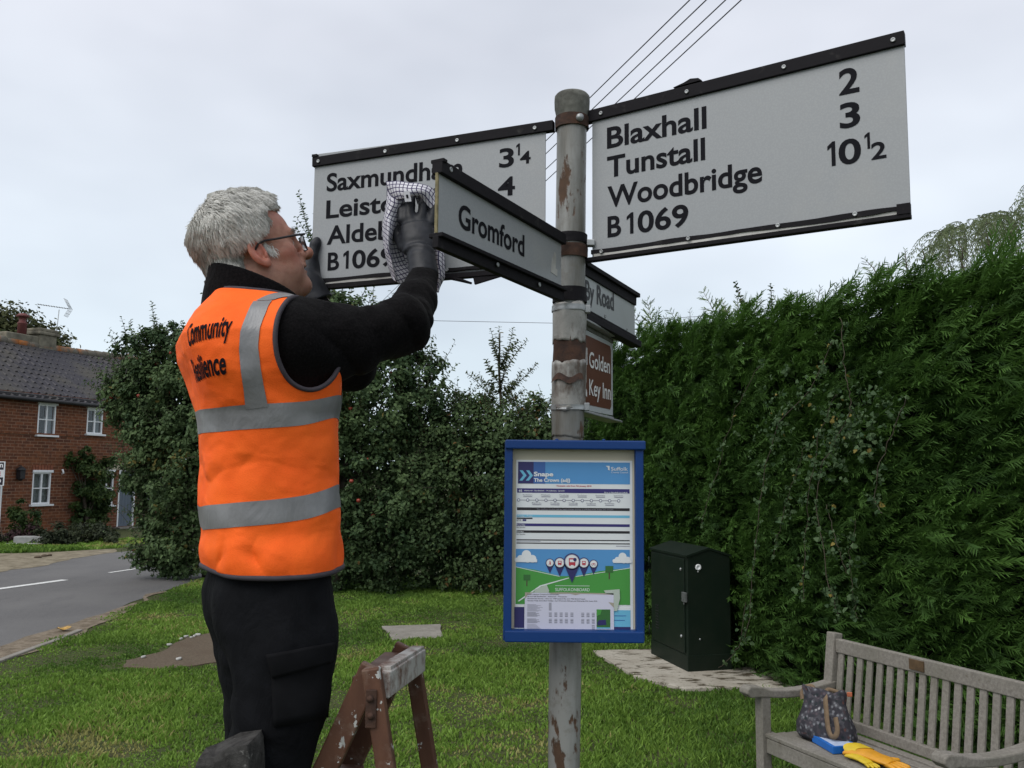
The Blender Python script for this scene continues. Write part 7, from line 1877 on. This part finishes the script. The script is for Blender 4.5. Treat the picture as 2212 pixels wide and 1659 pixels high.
# ---- checked tea towel under the right hand
cl_o = at(880, 500, 2.22); towel = Thing('tea_towel', 'white tea towel with dark blue grid checks held against the sign', 'cloth', cl_o)
k = NM('checked_cotton', .9, .2)
def linefac(at_, w):
    s = k.math('FRACT', k.math('MULTIPLY', k.attr(at_), 1 / .0120)); return k.math('LESS_THAN', s, w)
ln = k.math('MAXIMUM', linefac('cu', .22), linefac('cv', .22))
c = k.mix(ln, k.ramp(k.noise(40, 4), [(.3, (.50, .49, .53)), (.7, (.66, .65, .68))]), (.055, .045, .10)); k.col(c); MAT['towel'] = k.m
def sheet_px(rows, nu=26, nv=40, wav=.005, seed=1):
    """rows of (u, v, d) control points -> smooth draped sheet in world space plus cloth coordinates"""
    Rr = np.array([[at(*q) for q in r] for r in rows]); a, b = Rr.shape[:2]
    def up(X, n, ax):
        m = X.shape[ax]; t = np.linspace(0, m - 1, n); X = np.moveaxis(X, ax, 0); i = np.clip(t.astype(int), 0, m - 2); f = (t - i)[:, None, None]
        p0 = X[np.maximum(i - 1, 0)]; p1 = X[i]; p2 = X[i + 1]; p3 = X[np.minimum(i + 2, m - 1)]
        Y = .5 * (2 * p1 + (p2 - p0) * f + (2 * p0 - 5 * p1 + 4 * p2 - p3) * f ** 2 + (3 * p1 - p0 - 3 * p2 + p3) * f ** 3); return np.moveaxis(Y, 0, ax)
    S_ = up(up(Rr, nv, 0), nu, 1)
    S_ = S_ + wav * np.stack([fbm(S_.reshape(-1, 3) * 22, 2, seed + q).reshape(S_.shape[:2]) for q in range(3)], -1)
    du = np.r_[np.zeros((1, nu)), np.cumsum(np.linalg.norm(np.diff(S_, axis=0), axis=2), 0)]; dv = np.c_[np.zeros((nv, 1)), np.cumsum(np.linalg.norm(np.diff(S_, axis=1), axis=2), 1)]
    return S_, du * 1.0, dv * 1.0
SH = [
 # outer left fold, hanging from the top down
 sheet_px([[(838, 412, 2.215), (848, 428, 2.19), (868, 432, 2.20), (884, 428, 2.22)], [(834, 440, 2.215), (844, 445, 2.18), (862, 446, 2.195), (880, 446, 2.225)], [(829, 470, 2.22), (838, 472, 2.175), (856, 474, 2.20), (872, 474, 2.235)],
           [(828, 500, 2.22), (837, 502, 2.17), (851, 504, 2.21), (868, 506, 2.24)], [(832, 535, 2.225), (840, 537, 2.175), (848, 540, 2.215), (869, 540, 2.245)], [(837, 568, 2.23), (844, 570, 2.185), (850, 572, 2.215), (878, 572, 2.245)], [(844, 590, 2.235), (851, 594, 2.20), (858, 598, 2.215), (884, 596, 2.24)], [(846, 600, 2.235), (852, 606, 2.21), (862, 612, 2.22), (876, 616, 2.235)]], seed=3),
 # turned-over flap at the top
 sheet_px([[(834, 393, 2.205), (858, 393, 2.185), (884, 396, 2.175), (912, 398, 2.175), (932, 406, 2.185), (943, 424, 2.20)], [(837, 403, 2.20), (860, 404, 2.172), (884, 406, 2.160), (910, 409, 2.160), (926, 416, 2.17), (940, 434, 2.19)], [(842, 415, 2.20), (862, 416, 2.168), (882, 415, 2.158), (904, 416, 2.160), (918, 424, 2.168), (938, 446, 2.185)], [(848, 430, 2.205), (866, 428, 2.172), (882, 424, 2.165), (898, 422, 2.165), (910, 428, 2.172), (936, 460, 2.19)]], 40, 22, .004, seed=7),
 # under side seen at the far left of the flap
 sheet_px([[(833, 394, 2.21), (838, 402, 2.212), (846, 418, 2.215)], [(834, 410, 2.212), (840, 420, 2.215), (850, 432, 2.218)], [(837, 430, 2.215), (848, 438, 2.212), (874, 440, 2.205)]], 14, 16, seed=9),
 # bunched part over and beyond the fingers
 sheet_px([[(898, 404, 2.20), (914, 404, 2.19), (932, 412, 2.20), (942, 424, 2.215)], [(896, 416, 2.21), (910, 416, 2.198), (926, 424, 2.205), (941, 440, 2.22)], [(899, 428, 2.225), (908, 428, 2.215), (920, 436, 2.222), (938, 456, 2.235)], [(904, 440, 2.24), (912, 444, 2.235), (922, 456, 2.24), (938, 480, 2.245)]], 22, 22, .004, 11),
 sheet_px([[(915, 448, 2.215), (922, 446, 2.208), (929, 450, 2.215)], [(914, 458, 2.215), (922, 458, 2.205), (930, 462, 2.215)], [(916, 468, 2.22), (923, 468, 2.21), (928, 472, 2.22)]], 10, 12, .003, 15),
 # tail hanging behind the wrist on the right
 sheet_px([[(936, 500, 2.245), (942, 505, 2.24), (948, 515, 2.245)], [(936, 535, 2.24), (946, 535, 2.225), (955, 545, 2.235)], [(937, 560, 2.235), (946, 560, 2.215), (959, 565, 2.235)], [(938, 585, 2.23), (948, 590, 2.215), (960, 592, 2.235)], [(940, 608, 2.23), (948, 612, 2.22), (958, 606, 2.235)], [(944, 628, 2.225), (947, 632, 2.22), (951, 624, 2.23)]], 18, 34, seed=19),
 sheet_px([[(862, 470, 2.245), (880, 470, 2.25), (900, 470, 2.25), (940, 480, 2.25)], [(858, 520, 2.25), (880, 520, 2.255), (905, 520, 2.255), (940, 520, 2.255)], [(866, 570, 2.25), (885, 575, 2.25), (910, 570, 2.25), (940, 570, 2.25)], [(876, 610, 2.245), (888, 612, 2.245), (910, 600, 2.245), (944, 610, 2.245)]], 22, 26, .004, 23)]
V = []; F = []; A = []; B = []; n0 = 0
for S_, du, dv in SH:
    a, b = S_.shape[:2]; V.append(S_.reshape(-1, 3)); A.append(du.ravel() + .003 * n0 % .01); B.append(dv.ravel())
    i = np.arange(a - 1)[:, None] * b + np.arange(b - 1)[None]; i = i.ravel() + n0; F.append(np.stack([i, i + 1, i + b + 1, i + b], 1)); n0 += a * b
o = poly_mesh('cloth', np.concatenate(V) - towel.org, 4, MAT['towel'], True, {'cu': np.concatenate(A), 'cv': np.concatenate(B)}, faces=np.concatenate(F)); o.parent = towel.o
s = o.modifiers.new('t', 'SOLIDIFY'); s.thickness = .0012
mb = MB(); a, b, c, d = at(871, 414, 2.148), at(884, 412, 2.148), at(889, 435, 2.152), at(875, 436, 2.152)
nn = unit(np.cross(b - a, d - a)); nn = nn if nn[1] < 0 else -nn; mb.add([a, b, c, d, a - nn * .001, b - nn * .001, c - nn * .001, d - nn * .001], [(0, 1, 2, 3), (7, 6, 5, 4)], 0)
m2 = (a + b + c + d) / 4; mb.add([m2 + (q - m2) * .34 + nn * .0012 for q in (a, b, c, d)], [(0, 1, 2, 3)], 1); towel.part('care_label', mb, [simple('label_white', (.60, .60, .63), .7, .05), MAT['black']])
